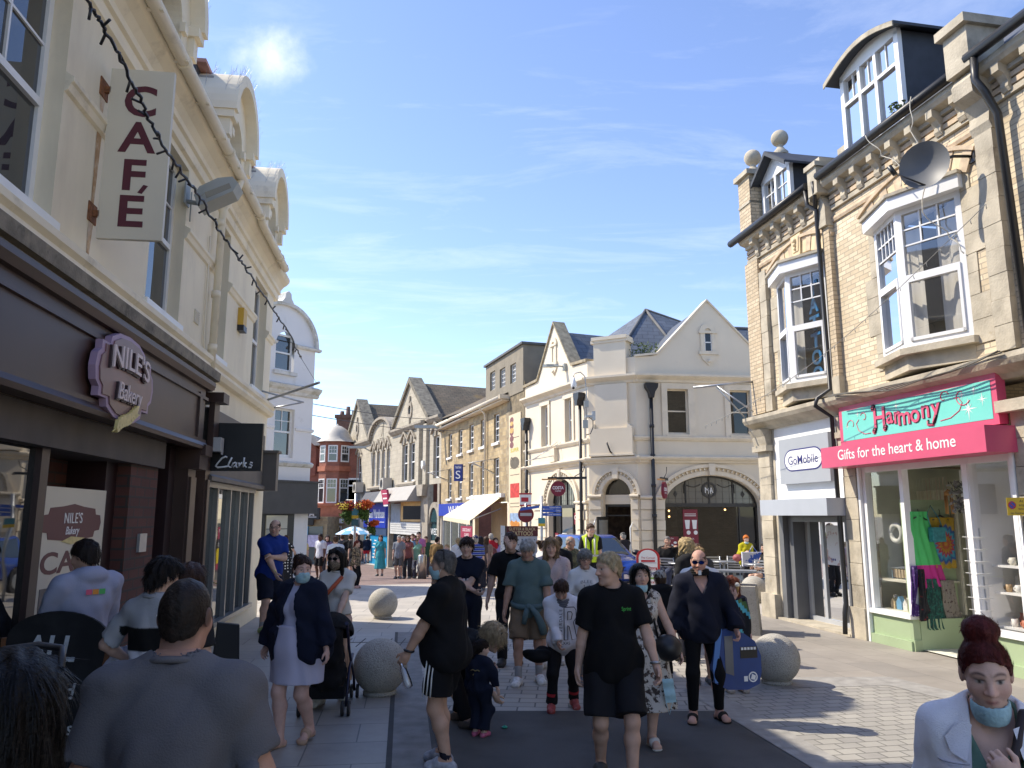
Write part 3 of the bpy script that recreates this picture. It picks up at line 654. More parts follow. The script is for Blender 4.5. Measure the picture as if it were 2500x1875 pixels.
BUFF=brick('buff_brick',(.70,.60,.43),(.53,.43,.29),(.38,.32,.24),.235,.078,.009,'UV',.85,bump=.4,var=.18,stain=[((.33,.28,.22),.8,.54,.78,.5),((.66,.54,.36),5,.58,.7,.4)])
BUFFP=brick('pier_buff_brick',(.60,.49,.34),(.48,.38,.25),(.31,.25,.18),.2,.078,.009,'UV',.85,bump=.4,var=.15)
STONE=mat('weathered_limestone',(.46,.41,.32),.9,var=.22,vs=3,bump=.35,bs=30,stain=[((.16,.14,.11),1.8,.52,.72,.6),((.3,.2,.06),4,.66,.76,.5),((.45,.41,.33),6,.58,.72,.5)])
TERRA=mat('terracotta_buff',(.54,.42,.29),.8,var=.2,vs=8,bump=.15)
TERRA_L=mat('terracotta_pale',(.66,.53,.34),.8,var=.12,vs=8,bump=.15)
rb=thing('brick_terrace','buff brick terrace with white bay windows above the raspberry gift shop and phone shop','building',FR.w(13,-3,0))
ZC0,ZC1=3.92,7.42
w=M(FR);w.wall(9.7,16.55,ZC0,ZC1,0,[(10.45,12.3,4.3,6.75),(13.75,15.35,4.3,6.75)],.35)
w.wall(-4,9.7,ZC0,ZC1,0,[(6.4,8.2,4.3,6.75),(2.4,4.2,4.3,6.75)],.35)
w.face([(16.55,0,0),(16.55,-8,0),(16.55,-8,8),(16.55,0,8)]);w.face([(-4,0,0),(-4,-8,0),(-4,-8,8),(-4,0,8)]);w.face([(-4,-8,0),(16.55,-8,0),(16.55,-8,8),(-4,-8,8)])
w.Bd('brick_wall',BUFF,rb)
for nm,a0,a1 in(('cornice',9.98,13.42),('cornice',13.62,16.5),('cornice',-4,9.7)):
 b=M(FR);b.mould(a0,a1,[(0,7.42),(.05,7.42),(.05,7.5),(.02,7.52),(.02,7.72),(.08,7.74),(.08,7.8),(.2,7.84),(.24,7.9),(.24,7.98),(-.1,8.0),(-.1,7.42)]);b.Bd(nm,STONE,rb)
 b=M(FR);b.box(a0,a1,.02,.05,7.53,7.6);b.box(a0,a1,.02,.05,7.63,7.7);b.Bd('terracotta_band',TERRA,rb)
for s_ in[10.2+.46*k for k in range(7)]+[13.8+.44*k for k in range(6)]+[9.45-.46*k for k in range(6)]:
 b=M(FR);b.mould(s_-.065,s_+.065,[(.02,7.46),(.07,7.46),(.1,7.52),(.09,7.6),(.14,7.68),(.22,7.72),(.22,7.84),(.02,7.84)]);b.Bd('corbel',STONE,rb)
b=M(FR)
for a0,a1 in((10.0,13.45),(13.6,16.5)):b.mould(a0,a1,[(0,7.2),(.03,7.2),(.045,7.25),(.03,7.3),(0,7.3)])
b.Bd('string_course',TERRA,rb)
b=M(FR)
for a0,a1 in((9.6,13.5),(13.45,16.6)):b.mould(a0,a1,[(-.4,3.74),(.05,3.74),(.1,3.8),(.26,3.88),(.3,3.95),(.3,4.02),(-.02,4.1),(-.4,4.1)])
b.Bd('shop_cornice',STONE,rb)
b=M(FR);b.mould(-4,9.6,[(-.4,3.74),(.05,3.74),(.1,3.8),(.26,3.88),(.3,3.95),(.3,4.02),(-.02,4.1),(-.4,4.1)]);b.Bd('shop_cornice',STONE,rb)
def seg_arch(c,half,zs,rise):
 Rr=(half*half+rise*rise)/(2*rise);zc=zs+rise-Rr;th=math.degrees(math.asin(half/Rr));n=14
 b=M(FR)
 for i in range(n):
  t0,t1=90+th-2*th*i/n,90+th-2*th*(i+1)/n
  if i in(n//2-1,n//2):continue
  b.arch(c,zc,Rr,Rr+.3,-.05,.03 if i%2 else.045,t1+.05,t0-.05,2,mi=i%2)
 b.Bd('voussoirs',[TERRA,TERRA_L],rb)
 b=M(FR);b.arch(c,zc,Rr+.3,Rr+.36,-.02,.075,90-th-1,90+th+1,20);b.Bd('arch_hood',TERRA,rb)
 b=M(FR);b.prism([(c-.13,zs+rise-.02),(c+.13,zs+rise-.02),(c+.17,zs+rise+.4),(c-.17,zs+rise+.4)],0,.07)
 b.prism([(c-.09,zs+rise+.06),(c+.09,zs+rise+.06),(c+.12,zs+rise+.34),(c-.12,zs+rise+.34)],.07,.085)
 for k in range(3):b.sphere((c,.09,zs+rise+.12+.08*k),.035+.01*k,8,6)
 b.Bd('keystone',TERRA_L,rb)
seg_arch(11.37,1.1,6.72,.28);seg_arch(14.55,.95,6.72,.26)
rq=random.Random(3)
for(e,sg)in((12.3,1),(10.45,-1),(15.35,1),(13.75,-1)):
 b=M(FR);z=4.3
 while z<6.8:
  h=rq.uniform(.26,.36);l=rq.choice((.18,.34));a,c_=(e,e+l)if sg>0 else(e-l,e)
  b.box(a,c_,-.3,.012+rq.uniform(0,.008),z,min(z+h-.008,6.95));z+=h
 b.Bd('stone_jamb',STONE,rb)
def bay(P,z0,z1,bars_l,bars_r,ajar=False):
 """P: plan points (s,d) running away from the camera side: right end, mullion, left corner, wall"""
 by=tp_('bay_window',rb)
 (a0,d0),(a1,d1),(a2,d2),(a3,d3)=P
 def fr2(p,q):
  A_,B_=FR.w(p[0],p[1],0),FR.w(q[0],q[1],0);v=B_-A_
  return Fr((A_.x,A_.y),vec=(v.x,v.y),side=-1),v.length
 for(p,q,br,rl)in((P[0],P[1],bars_r,.49),(P[1],P[2],bars_l,.5),(P[2],P[3],None,.5)):
  F,L_=fr2(p,q)
  b=M(F);wd=.085 if L_>.4 else.03
  b.box(0,wd,-.07,0,z0,z1);b.box(L_-wd,L_,-.07,0,z0,z1);b.box(wd,L_-wd,-.07,0,z0,z0+.1);b.box(wd,L_-wd,-.07,0,z1-.08,z1)
  zm=z0+(z1-z0)*rl
  if L_>.4:
   b.box(wd,L_-wd,-.07,.02,zm-.06,zm+.05)
   b.box(wd,wd+.04,-.05,.02,z0+.1,zm-.06);b.box(L_-wd-.04,L_-wd,-.05,.02,z0+.1,zm-.06);b.box(wd,L_-wd,-.05,.02,z0+.1,z0+.15)
   if br:
    nx,zt,nz=br
    for k in range(nx):x=wd+(L_-2*wd)*(k+1)/(nx+1);b.box(x-.011,x+.011,-.04,-.02,zt,z1-.08)
    for k in range(nz):z=zt+(z1-.08-zt)*k/nz;b.box(wd,L_-wd,-.04,-.022,z-.011,z+.011)
  fo=b.Bd('frame',UPVC,by)
  g_=M(F);g_.face([(wd,-.045,z0+.1),(L_-wd,-.045,z0+.1),(L_-wd,-.045,z1-.08),(wd,-.045,z1-.08)]);g_.Bd('pane',PANE_CURT,fo)
 b=M(FR);b.vprism([(a0-.05,-.2),(a0-.1,d0+.1),(a1-.02,d1+.14),(a2+.1,d2+.12),(a3+.1,d3+.0),(a3+.05,-.2)],z1,z1+.2);b.Bd('head_board',UPVC,by)
 b=M(FR);b.vprism([(a0-.05,-.2),(a0-.13,d0+.13),(a1-.02,d1+.18),(a2+.13,d2+.16),(a3+.13,d3+.02),(a3+.05,-.2)],z1+.2,z1+.25);b.Bd('lead_cap',STONE,by)
 b=M(FR);b.vprism([(a0-.1,-.2),(a0-.1,d0+.1),(a1,d1+.12),(a2+.1,d2+.1),(a3+.12,d3),(a3+.1,-.2)],z0-.1,z0-.003)
 b.vprism([(a0,-.2),(a0,d0),(a1,d1+.0),(a2,d2),(a3,d3),(a3,-.2)],4.1,z0-.1);b.Bd('sill',STONE,by)
 return by
bayH=bay([(10.47,.0),(11.36,.36),(12.2,.12),(12.28,-.02)],4.42,6.55,(4,5.98,2),(2,5.98,2))
bayG=bay([(13.78,.0),(14.5,.36),(15.25,.12),(15.33,-.02)],4.42,6.55,None,(2,5.98,2))
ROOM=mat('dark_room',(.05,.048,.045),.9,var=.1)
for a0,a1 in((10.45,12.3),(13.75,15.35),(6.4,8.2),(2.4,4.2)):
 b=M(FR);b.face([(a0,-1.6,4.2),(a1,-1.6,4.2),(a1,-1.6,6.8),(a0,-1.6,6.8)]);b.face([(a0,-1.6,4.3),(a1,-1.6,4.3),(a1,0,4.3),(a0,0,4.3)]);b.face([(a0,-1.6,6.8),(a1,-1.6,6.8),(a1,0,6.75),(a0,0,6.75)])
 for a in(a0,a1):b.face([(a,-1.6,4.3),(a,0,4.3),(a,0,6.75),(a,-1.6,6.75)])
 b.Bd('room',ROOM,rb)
NETC=mat('net_curtain',(.62,.6,.55),.9,var=.05)
for a0,a1 in((10.5,11.15),(11.45,12.0),(14.75,15.2)):
 crt(bayH if a0<13 else bayG,FR,a0,a1,4.5,6.4 if a0>11.2 else 6.5,-.12,NETC,n=14,amp=.035)
TB=mat('blue_sign_letters',(.012,.12,.26),.5,var=.1)
b=M(FR,-1)
for ch,z in(('E',5.72),('A',5.5),('T',5.1),('T',4.98),('O',4.76),('O',4.54)):pass
sg_=thing('window_letters','vertical blue TATTOO lettering hanging inside the phone shop bay window','sign',FR.w(14.1,-.1,4.5))
sub('letters',sg_,FR,-1,TB,lambda b:[b.text(ch,14.1,z,.05,.27,w=.3,bold=.03,ext=.02)for ch,z in(('T',6.05),('A',5.72),('T',5.39),('T',5.06),('O',4.74),('O',4.43))])
rs_=thing('round_decal','round pale blue disc sticker low in the phone shop bay window','sticker',FR.w(14.95,0,4.9))
sub('disc',rs_,FR,1,mat('pale_blue_print',(.1,.2,.34),.5,var=.3,vs=12),lambda b:b.prism([(14.95+.2*cos_(t*.314),5.05+.2*sin_(t*.314))for t in range(20)],.06,.07))
b=M(FR);b.box(13.42,13.62,0,.1,4.1,7.15);b.Bd('brick_pier',BUFFP,rb)
b=M(FR);b.box(13.4,13.64,-.2,.12,3.98,4.4);b.prism([(13.4,7.15),(13.64,7.15),(13.64,7.5),(13.52,7.75),(13.4,7.5)],-.1,.16);b.box(13.38,13.66,-.3,.3,7.75,8.25);b.box(13.34,13.7,-.3,.34,8.25,8.34);b.Bd('pier_cap',STONE,rb)
b=M(FR);
z=4.1;
for k in range(9):b.box(9.72,10.02,-.1,.1+.006*(k%2),z,z+.335);z+=.34
b.mould(9.7,10.04,[(0,7.1),(.1,7.1),(.14,7.2),(.12,7.35),(.2,7.5),(.34,7.6),(.36,7.8),(.26,7.95),(0,7.95)]);b.box(9.66,10.08,-.2,.38,7.95,8.55);b.box(9.6,10.14,-.3,.46,8.55,8.68)
b.Bd('stone_pier',STONE,rb)
b=M(FR);b.box(16.05,16.58,-.05,.07,4.1,7.42);b.Bd('corner_pier',BUFFP,rb)
b=M(FR)
for k in range(9):b.box(15.72,15.98,-.05,.09+.006*(k%2),4.1+.33*k,4.1+.33*k+.322)
b.Bd('stone_pier',STONE,rb)
b=M(FR);b.box(16.1,16.6,-.4,.12,7.98,9.35);b.Bd('corner_turret',BUFFP,rb)
b=M(FR);b.box(16.04,16.66,-.46,.2,9.35,9.46);b.box(16.1,16.6,-.42,.14,8.7,8.76)
b.prism([(15.75,9.2),(16.1,8.5),(16.1,9.35),(15.95,9.7),(15.75,9.75)],-.7,-.4);b.Bd('turret_cap',STONE,rb)
for a,d,z in((16.33,-.12,9.46),(15.9,-.55,9.75)):
 b=M(FR);b.lathe([(.17,0),(.17,.06),(.1,.14),(.06,.2),(.08,.24)],(a,d,z),16);b.sphere((a,d,z+.4),.185,18,12);b.Bd('ball_finial',STONE,rb)
b=M(FR);b.tube([(9.9,.3,8.05),(13.35,.3,8.03)],.075,8);b.tube([(13.7,.3,8.0),(16.75,.3,7.96)],.075,8);b.tube([(-4,.34,8.1),(9.75,.34,8.08)],.075,8);b.Bd('gutter',BK,rb)
b=M(FR);b.tube([(13.75,.3,7.95),(13.75,.28,7.65),(13.6,.2,7.5),(13.66,.16,7.2),(13.66,.13,4.2),(13.66,.4,4.02),(13.7,.42,3.9),(13.66,.14,3.7),(13.66,.12,.55),(13.62,.18,.4),(13.62,.2,.05)],.04,8)
b.tube([(13.5,.3,8.0),(13.5,.28,7.8),(13.62,.2,7.5)],.035,8);b.Bd('downpipe',BK,rb)
b=M(FR);b.tube([(9.62,.34,8.05),(9.62,.36,7.7),(9.55,.3,7.5),(9.55,.14,7.2),(9.5,.1,4.1)],.05,8);b.Bd('downpipe',BK,rb)
b=M(FR);b.face([(-4,.2,7.99),(16.3,.2,7.99),(16.3,-3.6,11.2),(-4,-3.6,11.2)],uv=[(0,0),(20,0),(20,5),(0,5)]);b.face([(-4,-8,7.99),(16.3,-8,7.99),(16.3,-3.6,11.2),(-4,-3.6,11.2)]);b.Bd('roof',SLATE,rb)
b=M(FR);b.prism([(13.4,8.2),(13.64,8.2),(13.64,8.45),(13.4,8.45)],0,.2)
for k in range(10):b.box(13.4,13.64,-.35*k-.35,-.35*k,8.05+.3*k,8.45+.3*k)
b.Bd('party_parapet',STONE,rb)
LEAD=mat('slate_cheek',(.045,.05,.06),.6,var=.2,vs=4)
def dormer(a0,a1,z0,z1,panes,rise):
 dm_=tp_('dormer',rb);d=-.12
 b=M(FR);b.prism([(a0,z0),(a1,z0),(a1,z1),((a0+a1)/2,z1+rise),(a0,z1)],-3.0,d-.08);b.Bd('cheek',LEAD,dm_)
 b=M(FR);cx=(a0+a1)/2
 n=10;top=[(a0-.18+(a1-a0+.36)*i/n,z1+rise*1.15*sin_(PI_*i/n)+.02 if rise<.3 else z1-.06+(rise+.12)*(1-abs(2*i/n-1)))for i in range(n+1)]
 bot=[(a,z-.05)for a,z in top][::-1]
 b.prism(top+bot,-3.2,d+.2);b.Bd('dormer_roof',LEAD,dm_)
 b=M(FR);b.prism([(a,z-.012)for a,z in top]+[(a,z-.1)for a,z in top][::-1],d+.2,d+.22);b.Bd('bargeboard',STONE if rise<.3 else LEAD,dm_)
 b=M(FR);k=len(panes)-1;xs=[a0+.1+(a1-a0-.2)*p for p in panes]
 b.box(a0,a0+.1,d-.08,d,z0,z1);b.box(a1-.1,a1,d-.08,d,z0,z1);b.box(a0+.1,a1-.1,d-.08,d,z0,z0+.09)
 fill=[(a0,z1-.06),(a1,z1-.06)]+[(a,z-.05)for a,z in top[1:-1]][::-1]
 b.prism(fill,d-.08,d)
 zt=z0+(z1-z0)*.68
 for i in range(1,k):b.box(xs[i]-.035,xs[i]+.035,d-.08,d+.006,z0+.09,z1-.06)
 b.box(a0+.1,a1-.1,d-.08,d+.004,zt-.03,zt+.03)if rise<.3 else None
 for i in range(k):
  m_=(xs[i]+xs[i+1])/2;b.box(m_-.01,m_+.01,d-.05,d-.03,zt if rise<.3 else z0+.3,z1-.06)
  if rise>=.3:
   for z in(.33,.66):b.box(xs[i],xs[i+1],d-.05,d-.032,z0+(z1-z0)*z-.01,z0+(z1-z0)*z+.01)
 fo=b.Bd('window',UPVC,dm_)
 b=M(FR);b.face([(a0+.08,d-.05,z0+.05),(a1-.08,d-.05,z0+.05),(a1-.08,d-.05,z1-.05),(a0+.08,d-.05,z1-.05)]);b.Bd('pane',PANE_CURT,fo)
 crt(fo,FR,a0+.12,a1-.12,z0+.1,z1-.1,d-.075,NETC,n=10,amp=.003)
dormer(11.55,13.1,8.1,9.8,(0,.36,.68,1),.22)
dormer(14.9,16.02,8.05,9.1,(0,.5,1),.42)
LEAF=mat('weed_leaf',(.07,.11,.03),.8,var=.4,vs=20)
pl=thing('gutter_weed','small green weed growing in the gutter beside the larger dormer','plant',FR.w(11.35,.2,8.1))
def weed(b,c,r,n,hh,rg):
 for k in range(n):
  a=rg.uniform(0,6.28);rr=rg.random()**.6*r;p=VV((c[0]+rr*cos_(a),c[1]+rr*sin_(a)*.6,c[2]+rg.random()*hh));s_=rg.uniform(.02,.05)
  x=VV((rg.uniform(-1,1),rg.uniform(-1,1),rg.uniform(-1,1))).normalized()*s_;y=x.orthogonal().normalized()*s_*.5
  b.face([p-x,p+y,p+x,p-y])
sub('leaves',pl,FR,1,LEAF,lambda b:weed(b,(11.35,.15,8.12),.14,90,.26,random.Random(1)))
DG=mat('grey_dish',(.13,.135,.14),.5,var=.1)
dp_=thing('satellite_dish','dark grey satellite dish with looping cables on the brick beside the large bay','satellite dish',FR.w(10.45,.3,6.9))
def dish(b):
 c=VV((10.40,.56,6.82));ax=VV((-.42,.62,-.05)).normalized();x=ax.orthogonal().normalized();y=ax.cross(x);N=24
 rings=[]
 for i in range(6):
  r=.33*i/5;rings.append([c+ax*(r*r*.9)+(x*cos_(6.2832*k/N)+y*sin_(6.2832*k/N))*r for k in range(N)])
 for i in range(5):
  for k in range(N):b.face([rings[i][k],rings[i][(k+1)%N],rings[i+1][(k+1)%N],rings[i+1][k]],0,True)
 return c,ax
sub('reflector',dp_,FR,1,DG,dish)
sub('mount',dp_,FR,1,BK,lambda b:(b.tube([(10.18,0,6.92),(10.2,.3,6.9),(10.4,.54,6.82)],.022,6),b.box(10.11,10.25,0,.03,6.82,7.02)))
sub('feed_arm',dp_,FR,1,BK,lambda b:(b.tube([(10.38,.6,6.52),(10.62,.92,6.8)],.012,6),b.tube([(10.6,.9,6.76),(10.64,.96,6.9)],.035,8)))
CABW=mat('pale_cable',(.5,.47,.4),.6,var=0)
def cab(b):
 for pts in(((10.75,.4,8.1),(10.8,.4,7.6),(10.7,.3,6.9),(10.75,.4,6.3),(10.6,.1,5.9),(10.45,.05,5.6)),((11.8,.42,8.02),(11.6,.3,7.6),(11.2,.25,7.2),(11.0,.5,6.8))):
  q=[VV(p)for p in pts];fine_=[]
  for i in range(len(q)-1):
   for k in range(6):fine_.append(q[i].lerp(q[i+1],k/6)+VV((.03*sin_(i*2+k),0,0)))
  b.tube(fine_+[q[-1]],.008,5)
sub('cables',dp_,FR,1,CABW,cab)
cb=M(FR)
for j in range(4):
 cb.tube([(9.7+3.6*k/14,.33+.03*j,4.02-.09*sin_(PI_*k/14)*(1+.2*j)*(1 if k<9 else.9)+.02*sin_(k+j))for k in range(15)],.01,5)
tag(cb.Bd('cable_bundle',mat('dusty_cable',(.12,.11,.09),.7,var=.2),loc=FR.w(11.5,.3,3.95)),'bundle of dusty cables sagging along the stone cornice above the pink fascia','cables')
ls=M(FR);q0,q1=VV((9.0,1.0,5.65)),VV((16.9,1.0,3.9));pp=[q0 .lerp(q1,k/60)+VV((0,0,-.35*sin_(PI_*k/60)))for k in range(61)]
ls.tube(pp,.006,4)
for k in range(0,61,2):ls.tube([pp[k],pp[k]+VV((random.uniform(-.03,.03),0,-.06))],.006,4)
tag(ls.Bd('string_lights',mat('grey_cable',(.25,.25,.24),.6,var=0),loc=FR.w(13,1,4.8)),'thin grey string of unlit lamps crossing in front of the brick bays','string lights')
PINK=mat('raspberry_paint',(.60,.085,.17),.4,var=.04);TURQ=mat('turquoise_board',(.16,.62,.53),.4,var=.03)
hs=thing('gift_shop_sign','raspberry and turquoise fascia sign with curly shop name over the gift shop','sign',FR.w(11.7,.15,3.2))
sub('board',hs,FR,-1,PINK,lambda b:b.box(10.03,13.42,.02,.16,3.16,3.86))
sub('panel',hs,FR,-1,TURQ,lambda b:b.box(10.12,13.33,.16,.165,3.24,3.75))
def curl(b,pts,r,d):
 q=[VV((a,d,z))for a,z in pts];b.tube(q,r,5)
def spiral(c,r0,r1,t0,t1,n=16):return[(c[0]+(r0+(r1-r0)*k/n)*cos_(t0+(t1-t0)*k/n),c[1]+(r0+(r1-r0)*k/n)*sin_(t0+(t1-t0)*k/n))for k in range(n+1)]
def harm(off,bo):
 def f(b):
  xs=dict(zip('Harmony',(0,.245,.42,.57,.81,1.03,1.235)))
  for i,ch in enumerate('Harmony'):
   b.text(ch,12.36-xs[ch]-off,3.385+.03*sin_(i*1.4)-off*.6,.168 if bo else.172,.28 if i else.32,bold=.022 if bo else.014,ext=.003,shear=0,align='C')
  for a,z in((12.5,3.69),(12.24,3.34),(12.5,3.32)):b.tube([(x-off,.172,y+off)for x,y in spiral((a,z),.005,.045,0,9)],.014 if not bo else.017,5)
  b.tube([(x-off,.172,y+off)for x,y in[(11.13,3.4),(11.2,3.28),(11.3,3.29),(11.3,3.35)]],.015,5)
 return f
sub('letter_shadows',hs,FR,-1,BLK,harm(.014,True));sub('letters',hs,FR,-1,PINK,harm(0,False))
def fl_(b):
 curl(b,[(11.05,3.32),(10.85,3.34),(10.68,3.42),(10.62,3.52),(10.68,3.6),(10.76,3.6)],.007,.167)
 curl(b,spiral((10.62,3.62),.16,.05,-2.6,1.8),.007,.167);curl(b,spiral((10.95,3.64),.1,.03,2.8,-2),.007,.167)
 curl(b,[(12.6,3.31),(12.75,3.31),(12.9,3.38),(12.95,3.5),(12.88,3.56)],.007,.167);curl(b,spiral((13.08,3.48),.13,.04,0,3.6),.007,.167);curl(b,spiral((12.75,3.58),.09,.03,0.5,5),.007,.167)
sub('flourish',hs,FR,-1,PINK,fl_)
def stars(b):
 for a,z,r in((10.52,3.42,.16),(10.27,3.52,.1),(10.4,3.66,.08),(10.62,3.63,.07),(11.95,3.66,.08),(12.9,3.66,.07),(13.2,3.48,.06)):
  for k in range(4):
   t=k*PI_/4;rr=r if k%2==0 else r*.6;cx,sx_=cos_(t),sin_(t)
   b.prism([(a+cx*rr,z+sx_*rr),(a-sx_*rr*.07,z+cx*rr*.07),(a-cx*rr,z-sx_*rr),(a+sx_*rr*.07,z-cx*rr*.07)],.165+.0006*k,.1665+.0006*k)
sub('stars',hs,FR,-1,WI,stars)
hb=thing('shutter_box_sign','raspberry box sign with white lettering under the turquoise board of the gift shop','sign',FR.w(11.5,.5,2.8))
sub('box',hb,FR,-1,PINK,lambda b:b.box(9.92,13.5,.0,.5,2.79,3.13))
sub('lettering',hb,FR,-1,WI,lambda b:b.text('Gifts for the heart & home',11.72,2.9,.5,.17,w=2.6,ext=.004,bold=.005))
SAGE=mat('sage_green_paint',(.34,.43,.26),.5,var=.06,vs=2,stain=((.2,.26,.14),1.5,.6,.8,.3))
b=M(FR);b.box(13.15,13.2,.0,.06,0,2.79);b.box(10.0,10.06,0,.06,0,2.79);b.Bd('shutter_rail',UPVC,rb)
b=M(FR)
for k in range(7):b.box(13.26,13.6,-.3,.04+.005*(k%2),.36*k+.5,.36*k+.853)
b.box(13.22,13.63,-.3,.09,0,.5);b.box(13.22,13.64,-.3,.1,3.0,3.7);b.box(13.24,13.62,.0,.14,3.32,3.42);b.Bd('stone_pilaster',STONE,rb)
b=M(FR)
for k in range(8):b.box(9.6,9.98,-.3,.04+.005*(k%2),.36*k+.45,.36*k+.803)
b.box(9.56,10.0,-.3,.09,0,.45);b.box(9.5,10.05,-.1,.2,3.3,3.45);b.Bd('stone_pilaster',STONE,rb)
b=M(FR);b.box(-4,9.56,-.2,-.05,0,3.74);b.Bd('next_shopfront',SG,rb)
b=M(FR);b.box(12.2,13.15,-.12,0,.02,.46);b.box(12.2,13.15,-.12,.05,.0,.14);b.box(10.06,10.85,-.12,0,.02,.46);b.box(10.06,10.85,-.12,.05,0,.14);b.box(12.19,12.25,-1.0,-.12,0,.46);b.Bd('stall_riser',SAGE,rb)
b=M(FR);b.box(12.18,13.15,-.12,.05,.46,.53);b.box(10.06,10.87,-.12,.05,.46,.53)
for a in(13.1,12.2,10.85,10.1):b.box(a-.04,a+.04,-.1,.01,.53,2.8)
b.box(10.1,13.1,-.1,.005,2.7,2.8);b.box(10.86,10.94,-1.1,-.1,0.1,2.7);b.box(10.82,10.92,-.1,.03,0,2.7)
b.box(11.0,11.08,-1.12,-1.04,0,2.7);b.box(12.1,12.2,-1.12,-1.04,0,2.7);b.box(11.08,12.1,-1.12,-1.04,2.05,2.15);b.Bd('shop_frame',UPVC,rb)
b=M(FR)
for a0,a1 in((12.24,13.06),(10.14,10.81)):b.face([(a0,-.05,.53),(a1,-.05,.53),(a1,-.05,2.7),(a0,-.05,2.7)])
b.face([(12.22,-.1,.5),(12.22,-1.05,.5),(12.22,-1.05,2.7),(12.22,-.1,2.7)])
b.Bd('shop_window',PANE_CLEAR,rb)
b=M(FR);b.face([(11.08,-1.08,.1),(12.1,-1.08,.1),(12.1,-1.08,2.05),(11.08,-1.08,2.05)]);b.Bd('door',PANE_CLEAR,rb)
INT=mat('pale_shop_interior',(.68,.68,.58),.85,var=.1)
b=M(FR);b.face([(9.9,-2.6,0),(13.5,-2.6,0),(13.5,-2.6,2.9),(9.9,-2.6,2.9)]);b.face([(9.9,-2.6,2.85),(13.5,-2.6,2.85),(13.5,0,2.8),(9.9,0,2.8)]);b.face([(9.9,-2.6,.02),(13.5,-2.6,.02),(13.5,-.13,.02),(9.9,-.13,.02)])
for a in(9.95,13.4):b.face([(a,-2.6,0),(a,-.13,0),(a,-.13,2.8),(a,-2.6,2.8)])
b.Bd('interior',INT,rb)
b=M(FR);b.box(12.25,13.1,-1.0,-.96,.5,2.4)
for z in(.53,1.0):b.box(12.3,13.1,-.95,-.12,z-.03,z)
for k in range(9):b.box(12.27+k*.095,12.28+k*.095,-.96,-.952,.55,2.4)
b.Bd('display_shelf',mat('cream_boards',(.6,.58,.46),.7,var=.08),rb)
b=M(FR)
for z in(.56,1.0,1.35):b.box(10.15,10.8,-.9,-.2,z-.03,z)
b.Bd('display_shelf',WHITE,rb)
def ware(name,label,cat,fn,col,rough=.5,grp='goods in the gift shop window'):
 b=M(FR,-1);fn(b);cs_=[v for v in b.v];c=sum(cs_,VV())/len(cs_)
 m=mat('ware_'+name+'_%02d%02d%02d'%tuple(int(x*99)for x in col),col,rough,var=.12,vs=14)
 return tag(b.Bd(name,m,loc=c),label,cat,grp)
def mug(b,a,d,z):b.lathe([(.0,0),(.038,0),(.042,.05),(.042,.1),(.036,.1),(.034,.02),(0,.02)],(a,d,z),12);b.arch(a+.05,z+.05,.018,.03,d-.008,d+.008,-90,90,8)
for k,(a,z,col)in enumerate(((10.3,.56,(.7,.7,.66)),(10.45,.56,(.55,.2,.12)),(10.62,.56,(.75,.72,.68)),(10.3,1.0,(.7,.6,.55)),(10.5,1.0,(.75,.75,.72)),(10.66,1.0,(.5,.35,.2)),(10.35,1.35,(.78,.76,.72)),(10.55,1.35,(.7,.68,.6)))):
 ware('mug',['white','red patterned','cream','blush','plain white','tan','large white','beige'][k]+' mug on the %s display shelf of the right gift window'%{.56:'lowest',1.0:'middle',1.35:'top'}[z],'mug',lambda b:mug(b,a,-.3,z),col)
def house(b,a,z,s=1):b.prism([(a-.05*s,z),(a+.05*s,z),(a+.05*s,z+.1*s),(a,z+.17*s),(a-.05*s,z+.1*s)],-.32,-.24)
for k,(a,col)in enumerate(((12.35,(.2,.4,.5)),(12.5,(.6,.55,.2)),(12.66,(.7,.7,.68)),(12.8,(.15,.35,.55)),(12.95,(.65,.5,.3)))):
 ware('ornament_house',['blue','mustard','white','deep blue','sandy'][k]+' wooden ornament house on the left gift window ledge','ornament',lambda b:house(b,a,.53,1+.2*(k%2)),col)
def buoy(b):
 c=VV((12.8,-.3,1.72));b.tube([(c.x+.13*cos_(t*.2618),c.y,c.z+.13*sin_(t*.2618))for t in range(25)],.04,8)
ware('porthole_mirror','round pale porthole mirror hanging in the left gift window','mirror',buoy,(.55,.56,.5))
ware('hanging_hearts','strand of hanging white hearts in the left gift window','decoration',lambda b:[b.lathe([(0,-.045),(.04,0),(.0,.04)],(12.52+.07*(k%2),-.3,.95+k*.1),8)for k in range(8)],(.75,.73,.68))
ware('driftwood_garland','row of small brown hanging fish tags in the left gift window','decoration',lambda b:[b.box(12.62+.07*k,12.67+.07*k,-.3,-.28,1.02,1.15)for k in range(5)],(.4,.32,.2))
ware('wind_chime','copper wind chime hanging near the shop door','wind chime',lambda b:(b.lathe([(0,.1),(.06,.05),(.06,0),(0,0)],(11.95,-.6,2.3),10),[b.tube([(11.95+.05*cos_(k),-.6+.05*sin_(k),2.3),(11.95+.05*cos_(k),-.6+.05*sin_(k),2.02)],.01,6)for k in range(6)]),(.4,.2,.06))
ware('metal_garland','dark wire leaf garland hanging in the doorway','decoration',lambda b:weed(b,(11.6,-.5,2.05),.17,160,.45,random.Random(4)),(.2,.2,.2))
ware('heart_chime','wire heart with small chimes hanging beside the white post','wind chime',lambda b:(b.tube([(11.05+.06*sin_(t*.3)**3*1.2,-.2,2.42+.012*(5*cos_(t*.3)-2*cos_(t*.6)))for t in range(22)],.006,5),b.box(11.02,11.08,-.21,-.19,2.15,2.25)),(.15,.08,.05))
